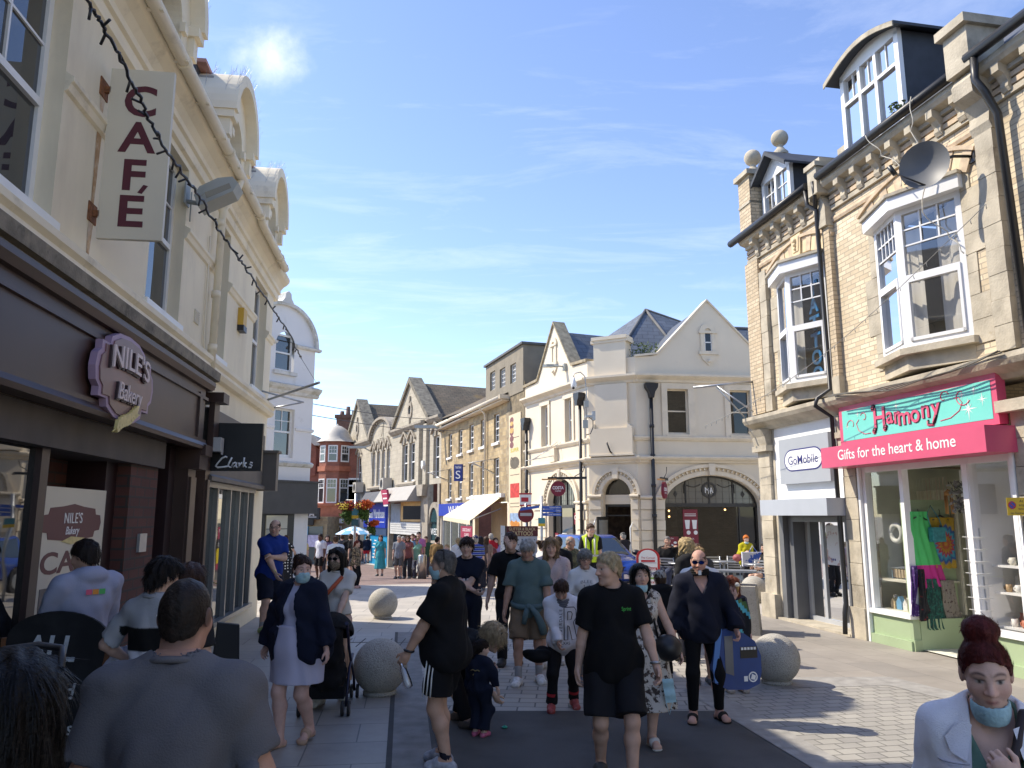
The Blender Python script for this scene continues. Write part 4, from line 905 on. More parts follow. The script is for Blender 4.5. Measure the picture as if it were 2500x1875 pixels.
def spinner(b):
 b.tube([(10.86,.0,.4),(10.86,.0,1.9)],.008,6)
 for z in[.75+.16*k for k in range(7)]:
  for dx_ in(-.1,.05):b.tube([(10.86+dx_,-.1,z),(10.86+dx_,.05,z),(10.86+dx_+.08,.05,z)],.004,4)
  b.box(10.78,10.92,-.06,-.05,z,z+.12)
GRP='small gifts crowded on the shop shelves'
rg=random.Random(21)
for(a0,a1,d_,zs_)in((12.3,13.05,-.35,(.53,1.0)),(12.3,13.05,-.7,(.53,1.0)),(10.15,10.8,-.55,(.56,1.0,1.35))):
 for z in zs_:
  for k in range(8):
   a=a0+(a1-a0)*(k+.5)/8;h_=rg.uniform(.06,.22);col=rg.choice(((.6,.58,.52),(.25,.42,.5),(.5,.2,.15),(.62,.5,.3),(.3,.45,.3),(.7,.7,.68),(.15,.25,.4)))
   kind=rg.randrange(3)
   ware('gift','small gift in the crowd of gifts on the gift shop window shelves','gift',lambda b:b.box(a-.03,a+.03,d_-.02,d_+.02,z,z+h_)if kind==0 else b.lathe([(0,0),(.03,0),(.04,h_*.5),(.02,h_*.8),(.025,h_),(0,h_)],(a,d_,z),10)if kind==1 else b.prism([(a-.035,z),(a+.035,z),(a+.03,z+h_*.6),(a,z+h_),(a-.03,z+h_*.6)],d_-.015,d_+.015),col,.5,GRP)
for k in range(10):
 a=12.32+.075*k;z=1.5+.55*rg.random()
 ware('hanging_tag','small pale decoration hanging in the left gift window','decoration',lambda b:(b.box(a-.025,a+.025,-.9,-.89,z,z+.09),b.box(a-.002,a+.002,-.9,-.895,z+.09,2.6)),rg.choice(((.7,.68,.6),(.5,.6,.62),(.6,.4,.35))),.6,'pale decorations hanging in the left gift window')
sp=ware('card_spinner','white wire card rack by the right gift window','card rack',spinner,(.72,.72,.7),grp=None)
ware('hanging_smock','grey smock hanging behind the right gift window','clothing',lambda b:b.prism([(10.25,1.6),(10.6,1.5),(10.55,2.2),(10.42,2.3),(10.3,2.2)],-.7,-.66),(.42,.42,.42),.8,None)
Pb=FR.w(12.2,.0,0);FB=Fr((Pb.x,Pb.y),vec=(.94,.34),side=1)
gb=thing('clothes_board','sage green board standing across the gift shop entrance hung with clothes','display board',Pb)
sub('panel',gb,FB,1,SAGE,lambda b:(b.box(0,.96,-.06,-.0,.0,2.24),b.box(-.02,.98,-.1,.03,0,.16)))
def cloth(name,label,cat,poly,m,d,folds=6,amp=.02,th=.03):
 """garment hung flat: outline triangulated into strips with folds"""
 b=M(FB);zs=sorted(set(p[1]for p in poly));L_=sorted([p for p in poly if p[2]==0],key=lambda p:p[1]);R2=sorted([p for p in poly if p[2]==1],key=lambda p:p[1])
 def at(side,z):
  for i in range(len(side)-1):
   if side[i][1]<=z<=side[i+1][1]:t=(z-side[i][1])/max(1e-6,side[i+1][1]-side[i][1]);return side[i][0]+(side[i+1][0]-side[i][0])*t
  return side[-1][0]
 z0,z1=zs[0],zs[-1];ny,nx=24,24;G=[]
 for j in range(ny+1):
  z=z0+(z1-z0)*j/ny;a,c=at(L_,z),at(R2,z);row=[]
  for i in range(nx+1):
   t=i/nx;e=sin_(PI_*t);f=amp*(sin_(t*folds*6.28+z*2)*(1-.6*(z-z0)/(z1-z0))+.4*sin_(t*17+z*9))
   row.append((a+(c-a)*t,d+th*e**.4+f,z+.01*sin_(t*20)*(j==0)))
  G.append(row)
 for j in range(ny):
  for i in range(nx):b.face([G[j][i],G[j][i+1],G[j+1][i+1],G[j+1][i]],0,True)
 back=[(G[0][0][0],d,z0),(G[0][-1][0],d,z0),(G[-1][-1][0],d,z1),(G[-1][0][0],d,z1)]
 o_=b.Bd(name,m,loc=FB.w(poly[0][0],d,z0));return tag(o_,label,cat)
GRN=mat('green_viscose',(.09,.55,.16),.8,var=.06);MAG=mat('magenta_viscose',(.55,.03,.26),.8,var=.06)
t1=cloth('dip_dye_tunic','long green tunic on a hanger on the green board','clothing',[(.08,.92,0),(.04,1.35,0),(.0,1.78,0),(.04,2.06,0),(.7,.92,1),(.58,1.4,1),(.48,1.78,1),(.45,2.03,1)],None,.03,4)
t1 .data.materials.clear();t1 .data.materials.append(GRN);t1 .data.materials.append(MAG)
for p in t1 .data.polygons:p.material_index=1 if sum(t1 .data.vertices[i].co.z for i in p.vertices)/4<.34 else 0
t1['label']='long green tunic with magenta hem hanging on the green board'
def tiedye():
 m=mat('tie_dye',(.6,.5,.1),.85,var=0);t=m.node_tree;bsd=t.nodes['Principled BSDF']
 tcn=_n(t,'ShaderNodeTexCoord');mpn=_n(t,'ShaderNodeMapping');t.links.new(tcn.outputs['UV'],mpn.inputs[0]);mpn.inputs['Location'].default_value=(-.73,-1.56,0)
 ln=_n(t,'ShaderNodeVectorMath',operation='LENGTH');t.links.new(mpn.outputs[0],ln.inputs[0])
 gr=_n(t,'ShaderNodeTexGradient',gradient_type='RADIAL');t.links.new(mpn.outputs[0],gr.inputs[0])
 sn=_n(t,'ShaderNodeMath',operation='MULTIPLY');t.links.new(gr.outputs[1],sn.inputs[0]);sn.inputs[1].default_value=100
 ss=_n(t,'ShaderNodeMath',operation='SINE');t.links.new(sn.outputs[0],ss.inputs[0])
 ma=_n(t,'ShaderNodeMath',operation='MULTIPLY_ADD');t.links.new(ss.outputs[0],ma.inputs[0]);ma.inputs[1].default_value=.022;t.links.new(ln.outputs['Value'],ma.inputs[2])
 cr=_n(t,'ShaderNodeValToRGB');t.links.new(ma.outputs[0],cr.inputs[0]);cr.color_ramp.interpolation='EASE'
 e=cr.color_ramp.elements;e[0].position=0;e[0].color=(.6,.4,.03,1);e[1].position=.5;e[1].color=(.55,.35,.03,1)
 for p,c in((.05,(.5,.03,.05,1)),(.1,(.5,.3,.02,1)),(.15,(.45,.03,.1,1)),(.2,(.05,.35,.5,1)),(.26,(.03,.1,.35,1)),(.31,(.5,.33,.03,1))):
  x=e.new(p);x.color=c
 t.links.new(cr.outputs[0],bsd.inputs['Base Color']);return m
cloth('tie_dye_top','rainbow tie dye top on a black hanger on the green board','clothing',[(.52,1.2,0),(.5,1.7,0),(.48,1.95,0),(.93,1.2,1),(.96,1.7,1),(.98,1.97,1)],tiedye(),.035,3,.012)
def printed(name,base,ink,sc_,lo,hi):
 return mat(name,base,.85,var=.05,stain=(ink,sc_,lo,hi,1.0))
cloth('green_trousers','dark green leaf print harem trousers hanging low on the green board','clothing',[(.22,.32,0),(.24,.6,0),(.26,1.05,0),(.62,.3,1),(.58,.6,1),(.54,1.02,1)],printed('dark_green_leaf_print',(.012,.05,.045),(.02,.13,.1),30,.5,.56),.04,6,.03)
cloth('floral_skirt','grey floral skirt hanging low at the right of the green board','clothing',[(.6,.34,0),(.58,.6,0),(.56,1.02,0),(.96,.3,1),(.9,.6,1),(.84,1.0,1)],printed('grey_floral_print',(.3,.27,.24),(.06,.025,.03),22,.56,.62),.035,5,.025)
cloth('purple_scarf','purple patterned scarf hanging at the edge of the green board','scarf',[(-.1,.52,0),(-.06,.9,0),(.0,1.25,0),(.0,.7,1),(.06,.9,1),(.08,1.22,1)],printed('purple_scarf_print',(.06,.02,.14),(.25,.2,.35),26,.55,.62),.06,3,.03)
cloth('dark_scarf','black and red checked scarf hanging beside the purple scarf','scarf',[(.02,.45,0),(.06,.8,0),(.08,1.2,0),(.26,.55,1),(.2,.8,1),(.18,1.15,1)],printed('dark_scarf_print',(.02,.02,.022),(.3,.03,.03),16,.6,.64),.09,3,.03)
bg2=M(FB);bg2 .box(.4,.66,.06,.14,1.6,1.82);bg2 .tube([(.42,.1,1.82),(.4,.06,2.02),(.5,.05,2.15),(.62,.08,1.95),(.64,.1,1.82)],.008,5);bg2 .box(.41,.65,.14,.145,1.66,1.7)
tag(bg2 .Bd('turquoise_bag',mat('turquoise_leather',(.06,.28,.32),.4,var=.3,vs=20,bump=.3,bs=60),loc=FB.w(.5,.1,1.6)),'small turquoise shoulder bag hanging over the green tunic','bag')
for a,l in((.24,'black hanger holding the green tunic'),(.68,'black hanger holding the tie dye top')):
 hg=M(FB);hg.tube([(a-.16,.05,1.93),(a,.05,2.0),(a+.16,.05,1.93)],.012,5);hg.tube([(a,.05,2.0),(a,.05,2.06),(a+.02,.02,2.1)],.005,5)
 tag(hg.Bd('clothes_hanger',BK,loc=FB.w(a,.05,1.93)),l,'hanger')
pk=thing('parking_plate','small yellow no parking plate on a grey post at the right edge','sign',FR.w(9.98,.25,0))
YEL=mat('sign_yellow',(.62,.42,.02),.5,var=.05)
Pk=FR.w(10.0,.25,0);FPk=Fr((Pk.x+.1,Pk.y-.03),vec=(.9,-.3),side=1);FPk.w=lambda a,d,z,_w=FPk.w:_w(a*.8,d,z if z<1.97 else 2.0+(z-1.98)*.85)
sub('plate',pk,FPk,1,YEL,lambda b:b.box(-.1,.2,0,.01,1.98,2.24))
sub('post',pk,FPk,1,STL,lambda b:b.tube([(.08,-.04,0),(.08,-.04,2.0)],.03,8))
sub('lettering',pk,FPk,1,BLK,lambda b:(b.text('At',.1,2.17,.01,.04,ext=.001),b.text('any',.1,2.115,.01,.04,ext=.001),b.text('time',.1,2.06,.01,.04,ext=.001),b.text('on footway',.05,2.0,.01,.035,ext=.001)))
sub('roundel',pk,FPk,1,mat('sign_blue',(.02,.08,.4),.5,var=0),lambda b:b.prism([(-.03+.05*cos_(t*.3927),2.13+.06*sin_(t*.3927))for t in range(16)],.01,.012))
sub('roundel_bar',pk,FPk,1,mat('sign_red',(.45,.02,.02),.5,var=0),lambda b:(b.arch(-.03,2.13,.042,.055,.012,.014,0,360,20),b.prism([(-.07,2.16),(-.06,2.17),(.01,2.1),(.0,2.09)],.012,.014)))
b=M(FR)
b.box(15.9,16.55,-.3,0,0,3.75)
for k in range(8):b.box(16.0,16.45,0,.06+.006*(k%2),.46+.36*k,.46+.36*k+.353)
b.box(15.96,16.5,-.2,.14,0,.46);b.box(15.94,16.52,-.2,.16,3.3,3.42);b.mould(15.98,16.5,[(0,3.42),(.12,3.42),(.16,3.6),(.24,3.74),(0,3.74)]);b.Bd('stone_pilaster',STONE,rb)
WP=mat('white_panel',(.8,.8,.79),.6,var=.03,stain=((.5,.48,.42),1.6,.62,.8,.3,(1,1,.3)))
b=M(FR);b.box(13.66,15.95,-.2,-.01,2.3,3.8);b.Bd('white_panel',WP,rb)
gs=thing('phone_shop_sign','grey box sign with dark blue outlined name on the white panel over the phone shop','sign',FR.w(14.7,.1,2.61))
GS=mat('grey_sign_box',(.36,.38,.41),.45,var=.03);INK=mat('navy_ink',(.02,.02,.16),.5,var=0)
sub('box',gs,FR,-1,GS,lambda b:b.box(13.88,15.55,-.01,.1,2.6,3.47))
def ov(k):return[(14.72+(.38*sg+.27*k*cos_(t))*1.0+(.04*sg if k>1 else 0)*0,3.04+.21*k*sin_(t))for sg,ts in((1,[R_(x)for x in range(-90,91,15)]),(-1,[R_(x)for x in range(90,271,15)]))for t in ts]
sub('outline',gs,FR,-1,INK,lambda b:b.prism(ov(1.0),.1,.104));sub('panel',gs,FR,-1,WI,lambda b:b.prism(ov(.88),.104,.107))
sub('lettering',gs,FR,-1,INK,lambda b:b.text('GoMobile',14.72,2.96,.107,.17,w=1.0,ext=.002,bold=.004))
b=M(FR);b.box(13.62,15.9,-.05,.38,2.0,2.3);b.Bd('shutter_box',mat('silver_grey_paint',(.42,.45,.5),.4,var=.03),rb)
DKG=mat('dark_grey_frame',(.14,.145,.155),.4,var=.08)
b=M(FR)
for k in range(6):b.box(13.7,15.8,-.12,-.1+.006*(k%2),1.88+k*.02,1.899+k*.02)
b.box(15.74,15.9,-.4,.0,0,2.0);b.box(13.64,13.7,-.3,.02,0,2.0);b.box(15.55,15.74,-.55,-.1,0,2.0);b.Bd('shutter_guide',DKG,rb)
b=M(FR);D0=-.35
for a in(15.5,14.98,14.42,13.86):b.box(a-.04,a+.04,D0-.05,D0,.05,1.95)
b.box(13.82,15.54,D0-.05,D0+.01,.0,.12);b.box(13.82,15.54,D0-.05,D0,1.88,1.96);fo=b.Bd('door_frame',mat('silver_frame',(.5,.52,.55),.35,.3,var=.04),rb)
b=M(FR);b.face([(13.84,D0-.03,.1),(15.5,D0-.03,.1),(15.5,D0-.03,1.9),(13.84,D0-.03,1.9)]);b.Bd('door_glass',glass('phone_shop_glass',(.05,.055,.06),clear=.6,refl=1.3),fo)
b=M(FR);b.face([(13.7,-2.5,0),(15.8,-2.5,0),(15.8,-2.5,2.2),(13.7,-2.5,2.2)]);b.face([(15.8,-2.5,0),(15.8,-.4,0),(15.8,-.4,2.2),(15.8,-2.5,2.2)]);b.face([(13.7,-2.5,0),(13.7,-.4,0),(13.7,-.4,2.2),(13.7,-2.5,2.2)]);b.face([(13.7,-2.5,.03),(15.8,-2.5,.03),(15.8,-.36,.03),(13.7,-.36,.03)]);b.face([(13.7,-2.5,2.2),(15.8,-2.5,2.2),(15.8,-.1,2.2),(13.7,-.1,2.2)]);b.Bd('interior',mat('grey_shop_interior',(.3,.3,.28),.9,var=.15),rb)
b=M(FR);b.box(13.64,16.0,-.5,.1,.0,.04);b.Bd('door_step',STONE,rb)
pp_=M(FR,-1);pp_.box(13.72,14.04,-.3,-.29,.12,1.84);po=tag(pp_.Bd('poster',mat('pale_poster_print',(.62,.66,.7),.5,var=.1,stain=((.1,.2,.45),4,.6,.64,.8)),loc=FR.w(13.88,-.3,.12)),'tall printed poster reading PHONE HOM inside the phone shop door','poster')
sub('lettering',po,FR,-1,INK,lambda b:(b.text('PHONE',13.88,1.62,-.288,.07,w=.24,ext=.001,bold=.02),b.text('HOM',13.88,1.46,-.288,.1,w=.26,ext=.001,bold=.02),*[b.box(13.76,13.76+.13+.1*((k*5)%3)/3,-.29,-.287,1.36-k*.05,1.375-k*.05)for k in range(6)]))
sub('print_blocks',po,FR,-1,mat('yellow_print',(.65,.42,.05),.5,var=0),lambda b:(b.box(13.74,14.02,-.289,-.287,.72,.8),b.prism([(13.96+.06*cos_(t*.5),.6+.06*sin_(t*.5))for t in range(13)],-.289,-.286)))
p2=M(FR,-1);p2 .box(14.48,14.86,D0-.02,D0-.015,1.1,1.82);p2_=tag(p2 .Bd('poster',mat('grey_white_print',(.6,.6,.6),.5,var=.1,stain=((.35,.18,.16),6,.55,.6,.8)),loc=FR.w(14.6,D0,1.1)),'white poster with small picture on the middle glass of the phone shop door','poster')
sub('lettering',p2_,FR,-1,INK,lambda b:[b.prism([(14.62+.05*k+.02*cos_(t),1.2+.025*sin_(t))for t in range(6)],D0-.014,D0-.012)for k in range(3)])
bk_=thing('lighting_bracket','steel wall bracket with struts at the corner above the phone shop','bracket',FR.w(16.6,0,4.2))
e0=FR.w(16.5,.05,4.75)
sub('arm',bk_,FR,1,STL,lambda b:b.tube([(16.5,.05,4.82),(16.9,1.25,4.72)],.025,8))
sub('strut',bk_,FR,1,STL,lambda b:(b.tube([(16.2,.25,4.12),(16.75,.8,4.76)],.018,6),b.tube([(16.5,.3,4.05),(16.78,.78,4.74)],.018,6)))
PB=VV((4.231,26.0,0));PA=VV((2.675,26.827,0));PE=VV((.553,31.95,0))
FCH=Fr((PB.x,PB.y),-62,side=-1);FCL=Fr((PA.x,PA.y),-22.5,side=-1);FCR=Fr((PB.x,PB.y),82.5,side=1)
RC=mat('cream_stucco',(.73,.645,.505),.8,var=.05,vs=.8,bump=.06,bs=10,stain=[((.5,.43,.33),.9,.6,.8,.25,(1,1,.3)),((.62,.56,.46),3,.55,.75,.3)])
RCT=mat('cream_stucco_trim',(.72,.635,.495),.8,var=.08,vs=3,bump=.08,stain=((.42,.36,.26),2.5,.6,.78,.4))
DKF=mat('dark_bronze_frame',(.03,.029,.027),.5,var=.1)
CP=thing('coffee_corner_building','cream stucco corner building with gables and arched ground floor coffee shop windows','building',(PB.x+2,PB.y+3,0))
ZB=-1.2
def aw_(F,a0,a1,z0,z1,c,half,spring,rise,ell,par,name='arch_wall',dep=.3):
 """wall piece with one round-headed opening down to the ground"""
 n=28;pts=[(c+half*cos_(PI_*i/n),spring+rise*sin_(PI_*i/n))for i in range(n+1)]
 b=M(F)
 b.face([(a1,0,z0),(a1,0,z1),(a0,0,z1),(a0,0,z0),(c-half,0,z0)]+[(a,0,z)for a,z in pts[::-1]]+[(c+half,0,z0)])
 path=[(c+half,z0)]+pts+[(c-half,z0)]
 for i in range(len(path)-1):
  (a,z),(e,y)=path[i],path[i+1];b.face([(a,0,z),(a,-dep,z),(e,-dep,y),(e,0,y)])
 return b.Bd(name,RC,par)
def atr_(F,c,half,spring,rise,par,w=.34,key=True):
 e=rise/half
 b=M(F);
 n=30
 def ring(r0,r1,d):
  for i in range(n):
   t0,t1=PI_*i/n,PI_*(i+1)/n
   P=[(c+(half+r)*cos_(t),spring+(rise+r)*sin_(t))for r,t in((r0,t0),(r1,t0),(r1,t1),(r0,t1))]
   b.face([(a,d,z)for a,z in P]);
   b.face([(P[1][0],0,P[1][1]),(P[1][0],d,P[1][1]),(P[2][0],d,P[2][1]),(P[2][0],0,P[2][1])]);b.face([(P[0][0],0,P[0][1]),(P[0][0],d,P[0][1]),(P[3][0],d,P[3][1]),(P[3][0],0,P[3][1])])
 ring(.02,w*.42,.035);ring(w*.72,w,.1)
 m=max(16,int(half*22))
 for i in range(m):
  t=PI_*(i+.5)/m;ct,st=cos_(t),sin_(t);r0,r1=w*.46,w*.68
  p=VV((c+(half+r0)*ct,0,spring+(rise+r0)*st));q=VV((c+(half+r1)*ct,0,spring+(rise+r1)*st));tx=VV((-st,0,ct))*.022
  b.prism([((p-tx).x,(p-tx).z),((p+tx).x,(p+tx).z),((q+tx).x,(q+tx).z),((q-tx).x,(q-tx).z)],0,.075)
 if key:b.prism([(c-.09,spring+rise+.01),(c+.09,spring+rise+.01),(c+.12,spring+rise+w+.02),(c-.12,spring+rise+w+.02)],0,.13)
 b.Bd('arch_moulding',RCT,par)
def rustic(F,a0,a1,z0,z1,par,d=.09):
 b=M(F);z=z0;k=0
 while z<z1-.05:
  h=min(.34,z1-z);b.box(a0+.0,a1,0,d-(.035 if k%2 else 0),z,z+h-.02);z+=h;k+=1
 b.mould(a0-.03,a1+.03,[(0,z1),(.12,z1),(.15,z1+.05),(.13,z1+.1),(0,z1+.12)])
 b.Bd('rusticated_pier',RC,par)
STR,COR,SIL=3.82,6.64,4.6
LCH=(PA-PB).length
aw_(FCH,0,LCH,ZB,STR,.78,.5,2.68,.55,1,CP)
atr_(FCH,.78,.5,2.68,.55,CP,.36)
rustic(FCH,0,.24,ZB,2.6,CP);rustic(FCH,1.32,LCH,ZB,2.6,CP)
b=M(FCH);b.wall(0,LCH,STR,COR,0);b.box(.28,1.46,0,.12,4.95,6.5);b.box(.1,1.63,0,.2,4.05,4.95);b.prism([(.1,4.95),(.28,4.95),(.28,5.12)],0,.2);b.prism([(1.63,4.95),(1.46,4.95),(1.46,5.12)],0,.2);b.box(.06,1.66,0,.24,4.0,4.06);b.Bd('upper_wall',RC,CP)
b=M(FCH);b.wall(0,LCH,COR,7.4,0);b.box(.3,1.48,-.5,.1,6.75,8.08);b.box(.24,1.54,-.56,.17,8.08,8.2);b.box(.2,1.58,-.5,.13,7.98,8.08);b.Bd('parapet',RC,CP)
def moulds(F,a0,a1,par,sill=True):
 b=M(F);b.mould(a0,a1,[(0,STR-.08),(.06,STR-.06),(.08,STR),(.16,STR+.04),(.2,STR+.1),(.2,STR+.14),(0,STR+.2)]);b.Bd('string_course',RCT,par)
 b=M(F);b.mould(a0,a1,[(0,COR-.14),(.05,COR-.12),(.08,COR-.04),(.18,COR+.02),(.26,COR+.08),(.26,COR+.15),(0,COR+.2)]);b.Bd('cornice',RCT,par)
 if sill:b=M(F);b.mould(a0,a1,[(0,SIL-.1),(.05,SIL-.08),(.1,SIL),(.1,SIL+.05),(0,SIL+.08)]);b.Bd('sill_course',RCT,par)
moulds(FCH,-.12,LCH+.06,CP,False)
for a0,a1 in((-.02,.1),(1.63,LCH+.02)):
 b=M(FCH);b.mould(a0,a1,[(0,SIL-.1),(.05,SIL-.08),(.1,SIL),(.1,SIL+.05),(0,SIL+.08)]);b.Bd('sill_course',RCT,CP)
dr=tp_('door',CP)
b=M(FCH);b.box(.28,.34,-.34,-.26,ZB,2.36);b.box(1.22,1.28,-.34,-.26,ZB,2.36);b.box(.28,1.28,-.34,-.26,2.3,2.38);b.box(.34,1.22,-.33,-.27,1.98,2.02);b.Bd('door_frame',DKF,dr)
b=M(FCH);b.box(.28,1.28,-.36,-.22,2.38,2.7);b.box(.36,1.2,-.22,-.205,2.46,2.62);b.Bd('door_panel',RC,dr)
b=M(FCH);b.prism([(.78+.5*cos_(PI_*i/20),2.72+.52*sin_(PI_*i/20))for i in range(21)],-.36,-.3);b.Bd('fanlight',PANE_DARK,dr)
b=M(FCH);b.box(1.18,1.22,-.25,.75,-.1,1.96);fo=b.Bd('door_leaf',DKF,dr)
b=M(FCH);b.face([(1.17,-.15,.1),(1.17,.65,.1),(1.17,.65,1.85),(1.17,-.15,1.85)]);b.Bd('door_glass',glass('pale_door_glass',(.3,.3,.28),refl=.8),fo)
b=M(FCH);b.tube([(1.3,.5,.7),(1.34,.65,.9),(1.36,.65,1.7),(1.3,.6,1.9)],.018,6);b.Bd('handle',STL,fo)
b=M(FCH);b.tube([(.2,.1,.5),(.2,.3,.6),(.2,.34,1.6),(.2,.1,1.75)],.02,6);b.Bd('handrail',WHITE,dr)
b=M(FCH);b.face([(-.6,-2.4,ZB),(2.4,-2.4,ZB),(2.4,-2.4,3.2),(-.6,-2.4,3.2)]);
for z in(.5,.9,1.3):b.box(.1,1.5,-2.3,-2.1,z,z+.03)
rgx=random.Random(5)
b.Bd('interior',mat('brown_cafe_interior',(.06,.04,.03),.9,var=.5,vs=6),CP)
for k in range(26):
 b=M(FCH);a=.2+.1*(k%13);z=.53 if k<13 else.93;b.box(a,a+.07,-2.2,-2.12,z,z+.1+.12*rgx.random())
 tag(b.Bd('packet',mat('packet_%d'%(k%4),((.35,.25,.15),(.4,.1,.1),(.5,.45,.4),(.12,.16,.2))[k%4],.6,var=.1),loc=FCH.w(a,-2.2,z)),'small packets on the dim shelves behind the coffee shop door','packet','packets on the coffee shop shelves')
LL=(PE-PA).length
aw_(FCL,0,LL,ZB,STR,2.2,1.14,2.45,.88,1,CP);atr_(FCL,2.2,1.14,2.45,.88,CP,.36)
rustic(FCL,.1,.9,ZB,2.4,CP);rustic(FCL,3.5,4.6,ZB,2.4,CP)
b=M(FCL);b.wall(0,LL,STR,COR,0,[(1.2,1.75,4.66,6.28),(3.25,3.85,4.66,6.28)],.22);b.Bd('upper_wall',RC,CP)
b=M(FCL);gpoly=[(0,COR),(LL+.1,COR),(LL+.1,7.3),(4.6,7.3),(4.25,7.36),(4.05,7.55),(2.68,9.4),(1.35,7.62),(1.2,7.46),(.9,7.4),(0,7.4)];b.prism(gpoly,-.35,0);b.Bd('gable',RC,CP)
b=M(FCL)
for p,q in(((4.25,7.36),(2.68,9.4)),((2.68,9.4),(1.2,7.46)),((LL+.1,7.3),(4.25,7.36)),((1.2,7.46),(0,7.4))):
 dx_,dz_=q[0]-p[0],q[1]-p[1];b.prism([p,q,(q[0],q[1]+.1),(p[0],p[1]+.1)],-.45,.07)
b.Bd('coping',mat('mossy_coping',(.34,.29,.2),.95,var=.3,vs=6,bump=.5),CP)
moulds(FCL,-.06,LL,CP)
for a0,a1 in((1.2,1.75),(3.25,3.85)):
 b=M(FCL);b.box(a0-.16,a0,0,.05,4.62,6.4);b.box(a1,a1+.16,0,.05,4.62,6.4);b.box(a0-.16,a1+.16,0,.06,6.28,6.42);b.Bd('window_surround',RCT,CP)
 win(CP,FCL,a0,a1,4.68,6.28,d=-.14,fr=.06,rail=.5,mf=WHITE,mg=PANE)
def attic(F,c,zb,zt,par,half=.13,glazed=True):
 b=M(F);b.box(c-half-.14,c-half,0,.05,zb,zt);b.box(c+half,c+half+.14,0,.05,zb,zt);b.box(c-half-.22,c+half+.22,0,.09,zb-.12,zb);b.box(c-half-.2,c+half+.2,0,.08,zt,zt+.08)
 b.arch(c,zt+.06,.12,.3,0,.06,0,180,14);b.prism([(c-.3,zb-.12),(c+.3,zb-.12),(c+.22,zb-.3),(c+.08,zb-.42),(c,zb-.5),(c-.08,zb-.42),(c-.22,zb-.3)],0,.05);b.sphere((c,.05,zb-.35),.07,10,8);b.Bd('attic_surround',RCT,par)
 b=M(F);b.box(c-half,c+half,.002,.01,zb,zt);wn_=b.Bd('attic_window',PANE_DARK if glazed else RC,par)
 if glazed:
  b=M(F);b.box(c-half,c+half,.01,.02,(zb+zt)/2-.02,(zb+zt)/2+.02);b.box(c-half,c-half+.03,.01,.02,zb,zt);b.box(c+half-.03,c+half,.01,.02,zb,zt);b.Bd('sash_bar',WHITE,wn_)
attic(FCL,2.7,7.85,8.5,CP,.1,False)
aw_(FCR,0,9.0,ZB,STR,2.57,1.68,2.3,1.04,1,CP);atr_(FCR,2.57,1.68,2.3,1.04,CP,.38)
rustic(FCR,.06,.88,ZB,2.55,CP);rustic(FCR,4.27,5.1,ZB,2.55,CP)
b=M(FCR);b.wall(0,9,STR,COR,0,[(1.1,1.85,4.74,6.3),(3.36,4.1,4.74,6.3),(5.6,6.3,4.74,6.3)],.22);b.Bd('upper_wall',RC,CP)
b=M(FCR);b.prism([(0,COR),(9,COR),(9,7.5),(4.75,7.5),(4.55,7.55),(4.4,7.7),(2.67,9.48),(.95,7.66),(.8,7.5),(.55,7.44),(0,7.4)],-.35,0);b.Bd('gable',RC,CP)
b=M(FCR)
for p,q in(((4.55,7.55),(2.67,9.48)),((2.67,9.48),(.8,7.5)),((.8,7.5),(0,7.4)),((9,7.5),(4.55,7.55))):b.prism([p,q,(q[0],q[1]+.07),(p[0],p[1]+.07)],-.42,.06)
b.Bd('coping',RCT,CP)
moulds(FCR,-.1,9,CP)
for a0,a1 in((1.1,1.85),(3.36,4.1),(5.6,6.3)):
 b=M(FCR);b.box(a0-.2,a0,0,.05,4.66,6.5);b.box(a1,a1+.24,0,.05,4.66,6.5);b.box(a0,a1,0,.05,6.3,6.5);b.box(a0-.05,a1+.05,0,.09,4.66,4.72);b.Bd('window_surround',RCT,CP)
 win(CP,FCR,a0,a1,4.74,6.3,d=-.1,fr=.05,rail=.51,mf=RCT,mg=PANE_DARK)
attic(FCR,2.66,7.66,8.3,CP,.13)
def shopwin(F,c,half,spring,rise,base,par,mulls,zt):
 b=M(F);n=24
 b.box(c-half,c+half,-.3,-.2,zt-.06,zt+.06);b.box(c-half,c+half,-.3,-.2,base,base+.1);b.box(c-half,c-half+.06,-.3,-.2,base,zt);b.box(c+half-.06,c+half,-.3,-.2,base,zt)
 for m_ in mulls:b.box(m_-.025,m_+.025,-.29,-.21,base,zt)
 for k in range(3):a=c-half*.5+half*.5*k;b.box(a-.02,a+.02,-.29,-.22,zt,spring+rise*math.sqrt(max(0,1-((a-c)/half)**2))-.02)
 ar=[(c+half*cos_(PI_*i/n),spring+rise*sin_(PI_*i/n))for i in range(n+1)]
 ir=[(c+(half-.05)*cos_(PI_*i/n),spring+(rise-.05)*sin_(PI_*i/n))for i in range(n+1)]
 for i in range(n):b.prism([ar[i],ar[i+1],ir[i+1],ir[i]],-.3,-.2)
 fo=b.Bd('window_frame',DKF,par)
 b=M(F);b.prism([(c+half,zt)]+ar+[(c-half,zt)],-.28,-.26);b.Bd('leaded_light',glass('leaded_glass',(.10,.105,.10),rough=.18,refl=.7),fo)
 b=M(F);b.face([(c-half,-.25,base),(c+half,-.25,base),(c+half,-.25,zt),(c-half,-.25,zt)]);b.Bd('pane',glass('coffee_shop_glass',(.012,.012,.012),clear=.3,refl=.18),fo)
 b=M(F)
 for k in range(1,14):
  a=c-half+2*half*k/14;zz_=spring+rise*math.sqrt(max(0,1-((a-c)/half)**2))-.06
  b.box(a-.004,a+.004,-.258,-.252,zt,zz_)
 for z in(zt+.22,zt+.45):x=half*math.sqrt(max(.05,1-max(0,(z-spring)/rise)**2))-.05;b.box(c-x,c+x,-.258,-.253,z-.004,z+.004)
 b.Bd('lead_cames',DKF,fo)
 return fo
wr=shopwin(FCR,2.57,1.68,2.3,1.04,.02,CP,(3.6,),2.35)
